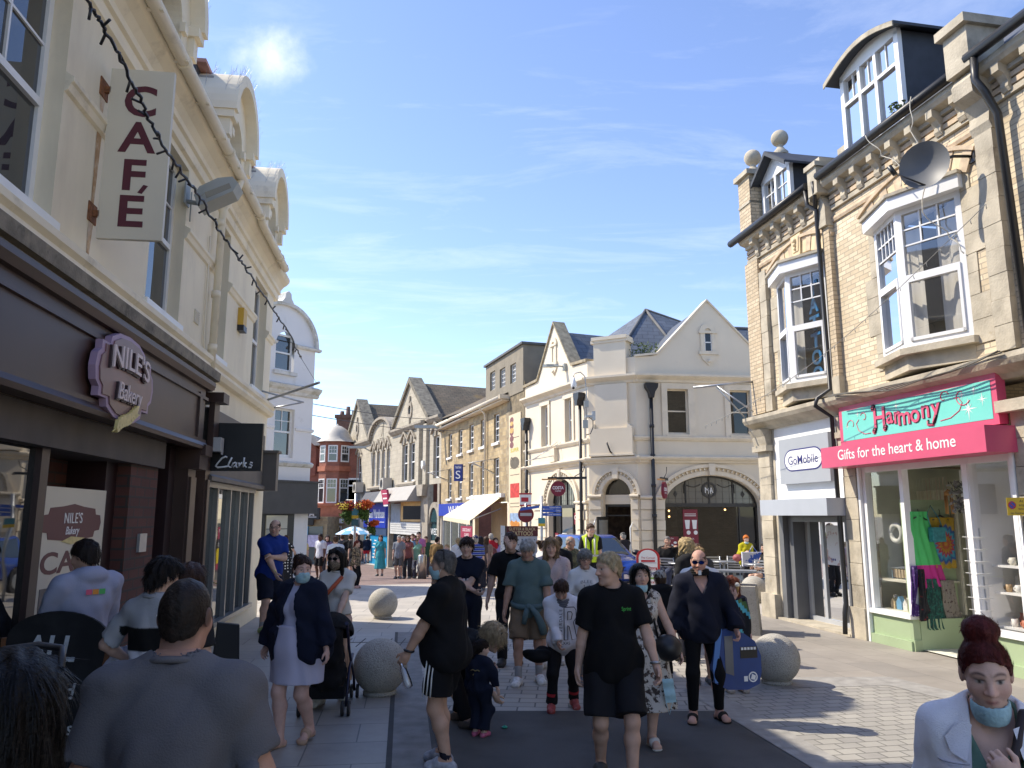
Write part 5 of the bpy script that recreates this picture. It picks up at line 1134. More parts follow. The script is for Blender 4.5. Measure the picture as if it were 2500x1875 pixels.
wl=shopwin(FCL,2.2,1.14,2.45,.88,.05,CP,(1.7,2.75),2.33)
b=M(FCR);b.arch(2.57,2.86,.2,.27,-.25,-.23,0,360,24);b.Bd('wreath_roundel',DKF,wr)
b=M(FCR)
for s_ in(-1,1):
 b.tube([(2.57+s_*(.3+.09*k),-.24,3.05-.09*sin_(k*.52))for k in range(7)],.012,5);b.tube([(2.57+s_*.9,-.24,3.05-.06*k)for k in range(6)],.014,5);b.prism([(2.57+s_*1.2+x*.07,2.72+y*.11)for x,y in((-1,0),(0,1),(1,0),(0,-1))],-.25,-.235)
b.Bd('swag_ornament',DKF,wr)
b=M(FCR);b.text('M',2.5,2.76,-.235,.2,w=.16,ext=.004);b.text('A',2.64,2.76,-.232,.2,w=.14,ext=.004);b.text('H',2.58,2.72,-.23,.14,w=.1,ext=.004);b.Bd('monogram',WI,wr)
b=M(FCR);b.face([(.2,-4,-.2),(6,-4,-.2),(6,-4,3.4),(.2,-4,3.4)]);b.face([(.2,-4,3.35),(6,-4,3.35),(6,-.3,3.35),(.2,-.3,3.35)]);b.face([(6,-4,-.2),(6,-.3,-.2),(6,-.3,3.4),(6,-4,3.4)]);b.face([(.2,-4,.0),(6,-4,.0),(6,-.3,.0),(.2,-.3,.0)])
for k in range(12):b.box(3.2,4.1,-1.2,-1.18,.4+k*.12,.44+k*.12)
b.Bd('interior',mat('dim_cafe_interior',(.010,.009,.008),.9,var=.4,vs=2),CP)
GLOW=mat('lamp_glow',(.9,.5,.2),.5,var=0,emit=((1,.55,.2),6))
for a,z,w_ in((1.28,2.16,'upper'),(1.28,1.96,'lower'),(3.3,2.2,'far right')):
 t_=thing('pendant_lamp','%s glowing filament lamp hanging behind the wide arched window'%w_,'lamp',FCR.w(a,-.7,z),'pendant lamps in the coffee shop');
 sub('bulb',t_,FCR,1,GLOW,lambda b:b.sphere((a,-.7,z),.035,10,8));sub('flex',t_,FCR,1,BK,lambda b:b.tube([(a,-.7,z+.03),(a,-.7,3.3)],.006,4))
CM=mat('coffee_maroon',(.19,.012,.03),.5,var=.03)
def pz(a0,a1,z0,z1,d,F,m,label,fn,flip):
 b=M(F,flip);b.box(a0,a1,d-.01,d,z0,z1);p=tag(b.Bd('poster',m,loc=F.w(a0,d,z0)),label,'poster')
 sub('print',p,F,flip,WI,fn);return p
def tumbler(b,a,z,d):b.prism([(a-.06,z),(a+.06,z),(a+.09,z+.3),(a-.09,z+.3)],d,d+.003);b.prism([(a+.03+.07*cos_(t*.5236),z-.12+.07*sin_(t*.5236))for t in range(12)],d,d+.003)
pz(1.6,2.12,.0,2.2,-.23,FCR,CM,'tall maroon poster with two white tumblers on the wide arched window',lambda b:(tumbler(b,1.75,1.55,-.23),tumbler(b,2.0,1.55,-.23),b.text('COSTA',1.86,1.2,-.23,.05,ext=.002),b.box(1.66,2.06,-.23,-.228,2.04,2.06),b.box(1.66,2.06,-.23,-.228,1.98,2.0),b.box(1.7,2.04,-.23,-.228,.92,.95),b.box(1.7,2.04,-.23,-.228,.84,.87)),1)
pz(1.0,1.42,.85,1.3,-.23,FCR,CM,'small maroon square poster low on the left of the wide arched window',lambda b:(b.text('Get',1.2,1.22,-.23,.05,ext=.002),b.prism([(1.1,.92),(1.2,.88),(1.28,1.0),(1.18,1.06)],-.23,-.227),b.prism([(1.3+.06*cos_(t*.5236),1.1+.04*sin_(t*.5236))for t in range(12)],-.23,-.227)),1)
pz(.95,1.75,1.68,2.1,-.24,FCL,CM,'maroon panel with white shop name in the left arched window',lambda b:(b.text('COSTA',1.32,1.86,-.24,.15,w=.62,ext=.003,bold=.02),b.text('COFFEE',1.32,1.74,-.24,.06,w=.3,ext=.003)),-1)
pz(2.9,3.2,.6,1.35,-.2,FCL,CM,'narrow maroon notice in the left arched window',lambda b:[b.box(2.95,3.15,-.2,-.197,1.25-.06*k,1.27-.06*k)for k in range(4)],-1)
WPOS=mat('white_poster',(.75,.76,.76),.5,var=.02)
for a0,w_ in((2.2,'centre'),(1.05,'right')):
 b=M(FCL,-1);b.box(a0,a0+.38,-.21,-.2,.45,1.35);p=tag(b.Bd('poster',WPOS,loc=FCL.w(a0,-.2,.5)),'white notice with small round pictograms in the %s of the left arched window'%w_,'poster')
 sub('print',p,FCL,-1,INK,lambda b:(b.box(a0+.06,a0+.32,-.2,-.197,1.22,1.25),[b.arch(a0+.1+.18*k,.8,.05,.07,-.2,-.197,0,360,12)for k in range(2)]))
for F,a,zt in((FCL,5.15,5.75),(FCR,.5,6.25)):
 b=M(F);b.prism([(a-.22,zt+.2),(a+.22,zt+.2),(a+.2,zt+.05),(a+.1,zt-.1),(a+.06,zt-.3),(a-.06,zt-.3),(a-.1,zt-.1),(a-.2,zt+.05)],.03,.3);b.tube([(a,.12,zt-.2),(a,.12,ZB)],.065,8)
 for z in(5,4,3,2):b.tube([(a,.12,z-.06),(a,.12,z+.04)],.085,8)
 b.Bd('hopper_pipe',BK,CP)
b=M(FCL);b.tube([(.35,.14,6.0),(.35,.14,ZB)],.06,8);b.prism([(.15,6.3),(.58,6.3),(.55,6.12),(.45,6.02),(.42,5.85),(.28,5.85),(.25,6.02),(.17,6.12)],.03,.3);b.Bd('hopper_pipe',BK,CP)
SL2=brick('blue_slate_roof',(.11,.125,.15),(.085,.1,.12),(.035,.04,.05),.5,.28,.012,'UV',.5,bump=.5,var=.22)
b=M();z0=7.5
def W3(F,a,d,z):return F.w(a,d,z)
b.F=FCL;b.face([(1.2,-.3,7.55),(2.68,-.3,9.1),(2.68,-5,9.1),(1.2,-5,7.55)],uv=[(0,0),(0,2.2),(4.7,2.2),(4.7,0)]);b.face([(4.3,-.3,7.5),(2.68,-.3,9.1),(2.68,-5,9.1),(4.3,-5,7.5)])
b.F=FCR;b.face([(.9,-.3,7.7),(2.67,-.3,9.4),(2.67,-5.4,9.4),(.9,-5.4,7.7)],uv=[(0,0),(0,2.4),(5,2.4),(5,0)]);b.face([(4.4,-.3,7.75),(2.67,-.3,9.4),(2.67,-5.4,9.4),(4.4,-5.4,7.75)],uv=[(0,0),(0,2.4),(5,2.4),(5,0)])
b.Bd('gable_roof',SL2,CP)
b=M()
ap=atY(1580,758,31.0);e1=atY(1480,815,30.5);
q=[VV((3.7,27.2,7.5)),VV((6.4,27.6,7.5)),VV((12.5,29.8,7.5)),VV((1.2,31.6,7.5))];ap2=VV((13,32.5,9.85))
ap=VV((5.55,31.0,10.4));lft=VV((1.6,33.2,9.2))
b.face([q[0],q[1],ap],uv=[(0,0),(3,0),(1.5,4)]);b.face([q[1],q[2],ap2,VV((7.6,31.6,9.85)),ap],uv=[(0,0),(6,0),(6,4),(2,4),(0,4.2)]);b.face([q[3],q[0],ap],uv=[(0,0),(5,0),(5,4)])
b.Bd('hip_roof',SL2,CP)
b=M();
for p,r_ in((q[0],ap),(q[1],ap),(ap,VV((7.6,31.6,9.85))),(VV((7.6,31.6,9.85)),ap2)):b.tube([p+VV((0,0,.03)),r_+VV((0,0,.03))],.06,6)
b.Bd('ridge_tiles',mat('grey_ridge',(.12,.12,.12),.8,var=.2),CP)
b=M(FCR);weed(b,(.45,-.3,7.45),.55,420,.5,random.Random(8));tag(b.Bd('parapet_weeds',LEAF,loc=FCR.w(.45,-.3,7.45)),'tuft of weeds growing behind the cream parapet','plant')
b=M(FCR);b.box(-.05,9,-7.5,-7.3,ZB,7.4);b.F=FCL;b.box(LL+.0,LL+.1,-6,-.3,ZB,7.2);b.Bd('rear_wall',RC,CP)
def costa_sign(F,a,flip,lab,r,z,vec):
 t_=thing('coffee_sign',lab,'sign',F.w(a,.4,z))
 Pq=F.w(a,.0,0);Q=Fr((Pq.x,Pq.y),vec=vec,side=1)
 sub('bracket',t_,Q,1,BK,lambda b:(b.box(.1,1.05,-.03,.03,z+r+.12,z+r+.2),b.tube([(.1,0,z+r+.45),(.5,0,z+r+.3),(.75,0,z+r+.2)],.018,5),b.tube([(.2,0,z+r+.12),(.24,0,z+r)],.012,4),b.tube([(.8,0,z+r+.12),(.8,0,z+r)],.012,4)))
 sub('lamp_tube',t_,Q,1,mat('orange_lamp_tube',(.55,.25,.08),.5,var=.1),lambda b:b.box(.55 if flip>0 else.65,1.15,-.05,.05,z+r+.06,z+r+.12))
 sub('disc',t_,Q,1,CM,lambda b:b.lathe([(0,-.02),(r,-.02),(r,.02),(0,.02)],(0,0,0),32)if False else b.prism([(.5+r*cos_(k*.19635),z+r*sin_(k*.19635))for k in range(32)],-.03,.03))
 def tx(b):
  b.text('COSTA',.5,z+.01,.03,.13*r/.42*1.05,w=r*1.45,bold=.02,ext=.004);b.text('COFFEE',.5,z-.13*r/.42,.03,.055,w=r*.75,ext=.004)
 sub('lettering',t_,Q,1,WI,tx);return t_
P_=atY(1363,1193,25.9)
tl=thing('coffee_sign','round maroon hanging sign with white lettering on the pole side of the corner door','sign',P_)
Q=Turn((P_.x,P_.y,0),R_(0));z=P_.z
class Flip:
 """plane facing the camera side: a to the right, d towards -Y"""
 def __init__(s,o,yaw=0):s.o=VV((o[0],o[1],0));s.u=VV((cos_(yaw),sin_(yaw),0));s.n=VV((sin_(yaw),-cos_(yaw),0))
 def w(s,a,d,z):return s.o+s.u*a+s.n*d+VV((0,0,z))
Q=Flip((P_.x,P_.y),R_(-12))
def disc_sign(t_,Q,z,r,arm0,arm1):
 sub('disc',t_,Q,1,CM,lambda b:b.prism([(r*cos_(k*.19635),z+r*sin_(k*.19635))for k in range(32)],-.04,.04))
 sub('lettering',t_,Q,1,WI,lambda b:(b.text('COSTA',0,z-.02,.04,.12*r/.29,w=r*1.5,bold=.025,ext=.004),b.text('COFFEE',0,z-.12*r/.29,.04,.05,w=r*.8,ext=.004)))
 sub('bracket',t_,Q,1,BK,lambda b:(b.box(arm0,arm1,-.03,.03,z+r+.06,z+r+.14),b.tube([(arm1-.05,0,z+r+.5),(arm1-.12,0,z+r+.3),(arm1-.4,0,z+r+.15)],.015,5),b.tube([(-.15,0,z+r*.8),(-.15,0,z+r+.1)],.01,4),b.tube([(.15,0,z+r*.8),(.15,0,z+r+.1)],.01,4)))
 sub('lamp_tube',t_,Q,1,mat('orange_lamp_tube',(.6,.3,.1),.5,var=.1),lambda b:b.box(arm0-.2,arm0+.3,-.06,.06,z+r+.04,z+r+.08))
disc_sign(tl,Q,z,.25,-.35,.95)
P_=atY(1622,1197,25.2);tl=thing('coffee_sign','maroon hanging sign seen nearly edge on beside the wide arched window','sign',P_);disc_sign(tl,Flip((P_.x,P_.y),R_(65)),P_.z,.27,-.45,.45)
b=M(FCR);bb=[FCR.w(.45,.1,3.45),VV((P_.x,P_.y,P_.z+.37))]
cm=thing('camera_mast','black camera mast with a white dome camera and grey boxes before the coffee shop corner','camera mast',gp(1420,1405))
Pm=atY(1422,1000,25.6);X,Y=Pm.x,Pm.y
BM=M();
def mst(nm,m,fn):b=MB();fn(b);b.Bd(nm,m,cm)
zt=atY(1420,912,Y).z;z2_=atY(1420,965,Y).z
mst('bracket',STL,lambda b:(b.tube([(X+.12,Y,z2_-1.0),(X+.14,Y,z2_+.1),(X+.1,Y,zt-.1),(X-.05,Y,zt+.05),(X-.27,Y,zt+.0),(X-.28,Y,zt-.15)],.02,6),b.box(X+.1,X+.38,Y-.04,Y+.3,z2_-.75,z2_-.68),b.box(X+.32,X+.42,Y-.1,Y+.1,z2_-.85,z2_-.55)))
mst('dome_camera',WHITE,lambda b:b.lathe([(0,-.2),(.07,-.17),(.1,-.1),(.1,0),(.06,.1),(.04,.2),(0,.22)],(X-.28,Y,zt-.34),14))
mst('lens',BK,lambda b:b.sphere((X-.3,Y-.06,zt-.5),.05,8,6))
mst('junction_box',PG,lambda b:(b.box(X+.05,X+.2,Y-.12,Y-.02,z2_-.42,z2_-.2),b.box(X+.0,X+.17,Y-.12,Y-.02,z2_-1.12,z2_-.85)))
mst('conduit',BK,lambda b:b.tube([(X+.16,Y,z2_-.7),(X+.34,Y-.05,z2_-.85),(X+.34,Y-.05,z2_-1.1),(X+.25,Y-.05,z2_-1.3),(X+.1,Y-.05,z2_-1.35)],.016,6))
sl=thing('wall_light','grey street light fixed on the left cream gable of the corner building','lamp',FCL.w(1.9,.1,7.6))
sub('arm',sl,FCL,1,PG,lambda b:(b.box(1.6,1.75,0,.12,7.35,7.62),b.tube([(1.68,.1,7.5),(1.8,.45,7.55)],.03,6)))
sub('housing',sl,FCL,1,PG,lambda b:b.vprism([(1.75,.3),(1.88,.25),(2.15,.72),(2.05,.8),(1.9,.7)],7.5,7.6))
lb=thing('lighting_bracket','thin steel wire bracket on the left cream facade above the arched window','bracket',FCL.w(2.6,0,4.3))
sub('arm',lb,FCL,1,STL,lambda b:(b.tube([(2.5,0,4.25),(2.6,1.3,4.0)],.014,5),b.tube([(2.5,0,4.75),(2.58,.9,4.08)],.01,5),b.tube([(2.2,0,4.7),(2.58,1.0,4.06)],.01,5)))
vb=thing('sign_case','cream box case mounted on the left cream facade under the sill','box',FCL.w(2.6,0,4.1));sub('case',vb,FCL,1,RCT,lambda b:b.box(2.45,2.95,0,.16,4.0,4.52))
hk=thing('wall_hook','dark metal stub bracket on the cream corner panel','bracket',FCH.w(.85,.2,4.2));sub('stub',hk,FCH,1,BK,lambda b:b.tube([(.85,.2,4.1),(.85,.32,4.15),(.95,.36,4.45)],.03,6))
FW=Fr((.553,31.95),-18.5,side=-1);FS_=Fr((-4.255,46.32),-25,side=-1);FWB=Fr((-6.27,24.0),35,side=1)
RUB=brick('rubble_stone',(.46,.35,.19),(.30,.225,.13),(.33,.27,.18),.42,.2,.012,'UV',.9,bump=.5,var=.3,distort=.09,stain=[((.5,.42,.28),2,.55,.65,.5),((.2,.17,.12),3,.6,.7,.5)])
ASHL=brick('grey_ashlar',(.47,.42,.33),(.41,.37,.29),(.28,.25,.2),.7,.3,.008,'UV',.9,bump=.3,var=.16,stain=[((.24,.21,.16),1.1,.54,.74,.6),((.55,.5,.4),.8,.58,.7,.4)])
ASHT=mat('grey_stone_trim',(.34,.3,.24),.9,var=.25,vs=4,bump=.3,stain=((.16,.14,.11),2,.52,.7,.6))
MOSS=brick('mossy_slate',(.16,.125,.085),(.12,.1,.07),(.05,.045,.04),.45,.24,.015,'UV',.85,bump=.6,var=.3,stain=[((.32,.2,.05),.45,.54,.7,.7),((.18,.17,.13),1.5,.55,.7,.5)])
wb=thing('stationer_building','golden rubble stone building with white sash windows and a grey rendered attic box','building',(FW.w(7,-3,-1)))
ZG=-2.2
top=[(4.02,5.34,6.7),(6.25,5.34,6.7),(8.4,5.34,6.68),(10.65,5.3,6.66),(12.95,5.28,6.66)]
Hs=[(a-.42,a+.42,z0,z1)for a,z0,z1 in top]+[(a-.42,a+.42,2.94,4.64)for a,_,_ in top]
b=M(FW);b.wall(0,15.15,2.6,7.1,0,Hs,.2);b.Bd('stone_wall',RUB,wb)
for h in Hs:
 win(wb,FW,h[0],h[1],h[2],h[3],d=-.1,fr=.07,rail=.5,bars=(1,1),bars2=(1,1),mf=WHITE,mg=PANE)
 b=M(FW);b.box(h[0]-.1,h[1]+.1,-.05,.1,h[2]-.12,h[2]);b.Bd('window_sill',WHITE,wb)
b=M(FW)
for k in range(11):b.box(1.98,2.34+.14*(k%2),.0,.03,2.6+.4*k,2.6+.4*k+.39)
b.Bd('quoins',mat('quoin_stone',(.32,.26,.17),.9,var=.3,vs=4,bump=.3),wb)
b=M(FW);b.box(0,2.0,0,.02,2.6,7.6);b.Bd('side_strip',mat('dark_rubble',(.2,.16,.1),.95,var=.35,vs=5,bump=.4),wb)
b=M(FW);b.tube([(2.2,.42,7.2),(15.5,.42,7.3)],.1,8);b.box(2.1,15.3,0,.36,7.05,7.12);b.tube([(5.5,.42,7.2),(5.5,.12,6.85),(5.5,.1,2.7)],.06,8);b.Bd('gutter_and_pipe',RCT,wb)
b=M(FW);b.face([(2.1,.45,7.25),(15.3,.45,7.3),(15.3,-4.5,9.6),(2.1,-4.5,9.6)],uv=[(0,0),(13,0),(13,5.4),(0,5.4)]);b.face([(2.1,.4,7.1),(2.1,-4.5,9.5),(2.1,-4.5,7.1)]);b.Bd('roof',MOSS,wb)
b=M(FW);b.prism([(2.1,7.12),(2.1,7.25)],0,.1)if False else b.box(2.0,2.12,-3,.5,7.12,7.3);b.Bd('verge',RCT,wb)
GRB=mat('grey_rendered_box',(.235,.205,.155),.9,var=.12,vs=2,bump=.15,stain=((.12,.11,.09),1,.55,.75,.4,(1,1,.3)))
ax_=tp_('attic_box',wb)
Hb=[(1.05,1.85,7.75,8.6),(2.55,3.4,7.8,8.68),(4.1,4.95,7.9,8.8)]
b=M(FW);b.wall(0.1,5.65,7.2,9.2,0.05,Hb,.15);b.face([(.1,.05,7.2),(.1,-5,7.2),(.1,-5,9.2),(.1,.05,9.2)]);b.face([(5.65,.05,7.2),(5.65,-5,7.2),(5.65,-5,9.2),(5.65,.05,9.2)]);b.Bd('wall',GRB,ax_)
b=M(FW);b.box(0,5.75,-5.1,.15,9.2,9.3);b.Bd('flat_roof',mat('lead_edge',(.1,.1,.095),.7,var=.2),ax_)
for h in Hb:win(ax_,FW,*h,d=-.05,fr=.05,rail=None,bars=(3,3),mf=WHITE,mg=PANE)
b=M(FW);b.box(0,2.4,-.2,.0,ZG,2.6);b.box(14.9,15.15,-.2,0,ZG,2.6);b.box(7.6,8.0,-.2,0,ZG,2.6);b.Bd('lower_wall',RCT,wb)
b=M(FW);b.box(8.0,14.9,-.3,-.25,ZG,2.0);
for a in(8.05,9.5,11.2,13,14.85):b.box(a-.05,a+.05,-.25,-.1,ZG,2.0)
fo=b.Bd('shop_frame',mat('pale_frame',(.55,.56,.55),.5,var=.05),wb)
b=M(FW);b.face([(8.05,-.15,-1.2),(14.8,-.15,-1.2),(14.8,-.15,1.95),(8.05,-.15,1.95)]);b.Bd('shop_window',glass('stationer_glass',(.12,.13,.12),refl=.8),wb)
b=M(FW);b.box(2.4,7.6,-.9,-.85,ZG,2.6);b.Bd('timber_front',mat('tan_shopfront',(.42,.28,.13),.6,var=.1),wb)
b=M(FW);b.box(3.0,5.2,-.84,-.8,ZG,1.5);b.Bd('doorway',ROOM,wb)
BLUE=mat('shop_blue',(.012,.04,.36),.45,var=.03)
ws=thing('stationer_sign','blue fascia sign with white serif shop name left of the cream awning','sign',FW.w(11.5,.1,2.0))
sub('board',ws,FW,-1,BLUE,lambda b:b.box(8.0,15.1,-.1,.12,1.98,2.66))
sub('lettering',ws,FW,-1,WI,lambda b:b.text('WHSmith',10.6,2.08,.12,.46,w=4.2,ext=.01))
wp=thing('stationer_hanging_sign','square blue hanging sign with white WH S letters on the rubble stone wall','sign',FW.w(9.6,.3,3.6))
Ph=atY(1119.5,1154,39.0);Qh=Flip((Ph.x,Ph.y),R_(-20))
sub('board',wp,Qh,1,mat('dark_shop_blue',(.012,.03,.2),.5,var=.03),lambda b:b.box(-.23,.23,-.06,.06,Ph.z-.42,Ph.z+.42))
sub('lettering',wp,Qh,1,WI,lambda b:(b.text('WH',0,Ph.z+.18,.06,.17,w=.32,ext=.004),b.text('S',0,Ph.z-.3,.06,.42,w=.26,ext=.004)))
sub('bracket',wp,Qh,1,BK,lambda b:(b.box(.23,.36,-.02,.02,Ph.z+.3,Ph.z+.34),b.box(.23,.36,-.02,.02,Ph.z-.34,Ph.z-.3)))
aw=thing('shop_awning','cream canvas awning sloping over the shop door of the stone building','awning',FW.w(5,.6,2))
AWM=mat('cream_canvas',(.72,.63,.43),.85,var=.04)
def awf(b):
 b.face([(2.95,.05,2.86),(7.95,.05,2.86),(7.75,1.6,1.95),(2.75,1.6,1.78)])
 n=20
 for k in range(n):
  a0,a1=2.75+5.0*k/n,2.75+5.0*(k+1)/n;z0,z1=1.78+.17*k/n,1.78+.17*(k+1)/n
  b.face([(a0,1.6,z0),(a1,1.6,z1),(a1,1.6,z1-.16),((a0+a1)/2,1.6,(z0+z1)/2-.2),(a0,1.6,z0-.16)])
sub('canvas',aw,FW,1,AWM,awf);sub('cassette',aw,FW,1,WHITE,lambda b:b.box(2.75,8.05,0,.18,2.8,2.98));sub('arm',aw,FW,1,STL,lambda b:(b.tube([(3.0,.1,2.3),(2.8,1.58,1.8)],.025,5),b.tube([(7.9,.1,2.3),(7.7,1.58,1.95)],.025,5)))
bn=thing('tall_banner','tall cream banner with ice cream and pasty pictures up the side of the stone building','banner',FW.w(1.3,.03,1.2))
sub('panel',bn,FW,1,mat('cream_banner',(.66,.55,.38),.7,var=.04),lambda b:b.box(.42,2.0,.02,.06,-1.0,6.35))
def circ(a,z,ra,rz,n=14):return[(a+ra*cos_(6.2832*k/n),z+rz*sin_(6.2832*k/n))for k in range(n)]
pr=[((.2,.08,.08),0),((.55,.35,.12),0),((.45,.4,.05),0),((.12,.1,.07),0),((.5,.04,.03),0),((.25,.35,.5),0),((.55,.22,.04),0)]
def bp(i):return mat('banner_print_%d'%i,pr[i][0],.7,var=.3,vs=6)
sub('ice_cream_print',bn,FW,1,bp(0),lambda b:[b.prism(circ(1.6,6.1-.27*k,.26,.14),.06,.063+.001*k)for k in range(5)])
sub('cone_print',bn,FW,1,bp(1),lambda b:(b.prism(circ(1.6,5.65,.27,.12),.064,.07),b.prism(circ(1.6,5.95,.2,.1),.064,.07)))
sub('heading_print',bn,FW,-1,bp(2),lambda b:b.text('SUPER',1.2,4.7,.06,.16,w=1.1,ext=.003,bold=.03))
sub('round_print',bn,FW,1,bp(3),lambda b:(b.prism(circ(1.2,4.22,.62,.26),.06,.063),b.arch(1.6,4.3,.14,.2,.063,.066,0,360,16)))
sub('red_print',bn,FW,1,bp(4),lambda b:(b.box(.6,1.8,.06,.063,2.75,3.35),b.prism(circ(1.2,.2,.6,.3),.06,.063),b.box(1.5,1.7,.06,.065,-.2,.6)))
sub('sky_print',bn,FW,1,bp(5),lambda b:b.box(.5,1.85,.06,.063,1.75,2.1));sub('pasty_print',bn,FW,1,bp(6),lambda b:[b.prism(circ(.75+.28*k,1.62+.05*(k%2),.2,.12),.063,.066+.001*k)for k in range(4)])
sub('lettering',bn,FW,-1,bp(3),lambda b:(b.text('Cornish Ices',1.2,1.0,.06,.13,w=1.3,ext=.002),b.text('Cream Teas',1.2,-.6,.06,.13,w=1.3,ext=.002),*[b.box(.6,1.8,.06,.062,z,z+.03)for z in(5.3,4.0,3.7,2.5,2.35,1.3)]))
pw=thing('window_poster','black and yellow percentage offer poster in the shop window under the awning','poster',FW.w(9.2,.05,-.3))
sub('red_part',pw,FW,-1,mat('poster_red',(.28,.015,.05),.5,var=.03),lambda b:(b.box(8.35,10.6,-.1,-.06,.85,1.45),b.box(8.35,10.6,-.1,-.06,-.6,-.3)))
sub('black_part',pw,FW,-1,BLK,lambda b:b.box(8.35,10.6,-.1,-.06,.4,.85));sub('yellow_part',pw,FW,-1,mat('poster_yellow',(.6,.45,.0),.5,var=.03),lambda b:b.box(8.35,10.6,-.1,-.06,-.3,.4))
sub('lettering',pw,FW,-1,WI,lambda b:(b.text('DISCOUNT',9.4,1.18,-.06,.16,w=1.6,ext=.003),b.text('CARD',9.4,.93,-.06,.16,w=.9,ext=.003),b.text('WHSmith',9.4,.5,-.06,.24,w=1.9,ext=.003)))
sub('figures',pw,FW,-1,BLK,lambda b:b.text('25%',9.5,-.15,-.06,.42,w=1.3,ext=.003,bold=.02))
sb=thing('gabled_ashlar_building','grey ashlar building with two steep gables and a curved pediment between them','building',FS_.w(12,-3,-1.6))
ZC=7.75
pairs=[(5.15,6.4),(6.75,8.0),(11.0,11.9),(12.35,13.25),(13.75,14.65),(15.1,16.0),(19.5,21.0),(21.7,23.2),(.35,1.45)]
Hs=[(a0,a1,4.25,6.85)for a0,a1 in pairs]
b=M(FS_);b.wall(0,24.8,3.9,ZC,0,Hs,.3);b.face([(24.8,0,ZG),(24.8,-8,ZG),(24.8,-8,8),(24.8,0,8)]);b.Bd('ashlar_wall',ASHL,sb)
for h in Hs:
 win(sb,FS_,*h,d=-.18,fr=.09,rail=.5,bars=(1,1),mf=WHITE,mg=PANE)
 c=(h[0]+h[1])/2;hw=(h[1]-h[0])/2
 b=M(FS_);z=h[3]
 b.prism([(c-hw-.25,z+.12),(c,z+.75),(c+hw+.25,z+.12),(c+hw+.25,z+.28),(c,z+.95),(c-hw-.25,z+.28)],0,.16);b.prism([(c-.1,z),(c+.1,z),(c+.15,z+.5),(c-.15,z+.5)],0,.1);b.Bd('window_pediment',ASHT,sb)
for a0,a1 in((4.6,8.6),(10.6,16.4),(19.0,23.7)):
 b=M(FS_);b.mould(a0,a1,[(0,3.95),(.25,3.97),(.3,4.1),(.12,4.22),(0,4.25)]);b.Bd('sill_course',ASHT,sb)
for a0,a1 in((-.1,2.2),(3.2,9.9),(9.9,10.6),(16.4,24.9)):
 b=M(FS_);b.mould(a0,a1,[(0,ZC-.1),(.12,ZC-.05),(.3,ZC+.15),(.3,ZC+.3),(0,ZC+.34)]);b.Bd('cornice',ASHT,sb)
def gab(c,l,r,top,zb):
 b=M(FS_);b.prism([(l,zb),(r,zb),(c,top)],-.4,.02);b.Bd('gable',ASHL,sb)
 b=M(FS_)
 for p,q in(((l-.2,zb-.1),(c,top)),((c,top),(r+.2,zb-.1))):b.prism([p,q,(q[0],q[1]+.38),(p[0]-(.0),p[1]+.35)],-.75,.2)
 b.Bd('gable_coping',mat('lichen_coping',(.2,.18,.14),.95,var=.4,vs=4,bump=.6),sb)
 b=M(FS_);z=zb+(top-zb)*.36;b.arch(c,z,.26,.5,0,.1,0,360,20,e=1.25);b.box(c-.12,c+.12,0,.14,z+.55,z+.95);b.box(c-.1,c+.1,0,.12,z-.95,z-.5);b.Bd('oculus_surround',ASHT,sb)
 b=M(FS_);b.prism(circ(c,z,.26,.32),.02,.03);b.Bd('oculus',PANE_DARK,sb)
 b=M(FS_);b.face([(l,-.4,zb),(c,-.4,top),(c,-9,top),(l,-9,zb)],uv=[(0,0),(0,5),(8.6,5),(8.6,0)]);b.face([(r,-.4,zb),(c,-.4,top),(c,-9,top),(r,-9,zb)],uv=[(0,0),(0,5),(8.6,5),(8.6,0)]);b.Bd('gable_roof',MOSS,sb)
gab(6.3,2.3,10.3,11.0,8.0);gab(21.1,17.2,25.0,11.5,8.1)
b=M(FS_);n=16;b.prism([(10.5,7.7)]+[(13.4-2.9*cos_(PI_*i/n),7.9+1.3*sin_(PI_*i/n))for i in range(n+1)]+[(16.3,7.7)],-.3,.02);b.prism(circ(13.4,8.4,.35,.45),.02,.09);b.box(12.9,13.9,.02,.06,7.8,8.95);b.Bd('curved_pediment',ASHL,sb)
b=M(FS_);b.arch(13.4,7.9,2.85,3.25,-.5,.3,0,180,20,e=.46);b.Bd('curved_coping',ASHT,sb)
b=M(FS_)
for k in range(15):t=R_(12+156*k/14);b.box(13.4+2.75*cos_(t)-.06,13.4+2.75*cos_(t)+.06,.02,.18,7.9+1.24*sin_(t)-.1,7.9+1.24*sin_(t)+.05)
b.Bd('dentils',ASHT,sb)
b=M(FS_);b.face([(-6,-.3,7.9),(25,-.3,7.9),(25,-6,10.6),(-6,-6,10.6)],uv=[(0,0),(31,0),(31,6.2),(0,6.2)]);b.Bd('main_roof',MOSS,sb)
b=M(FS_);b.box(-3.5,.5,-6.3,-5.8,10.3,10.95);b.box(-6,25,-6.15,-5.9,10.5,10.7);b.Bd('ridge',ASHT,sb)
b=M(FS_);b.box(3.6,4.1,0,.25,3.9,ZC);b.box(2.3,2.9,0,.2,3.9,ZC);b.Bd('giant_pilaster',ASHL,sb)
b=M(FS_);b.box(1.9,3.3,-.2,.15,ZG,3.9);b.box(10.3,10.6,-.2,.15,ZG,3.0);b.box(15.9,16.3,-.2,.15,ZG,3.2);b.box(-.05,.3,-.2,.1,ZG,3.9);b.Bd('shop_pier',ASHT,sb)
b=M(FS_);b.prism([(1.9,3.9),(3.3,3.9),(3.1,3.2),(2.1,3.2)],0,.5);b.Bd('console',ASHT,sb)
b=M(FS_);b.mould(3.2,11.2,[(0,3.9),(.5,3.9),(1.1,2.95),(1.05,2.9),(0,2.9)]);b.Bd('sloping_fascia',mat('grey_blind',(.36,.34,.31),.7,var=.05),sb)
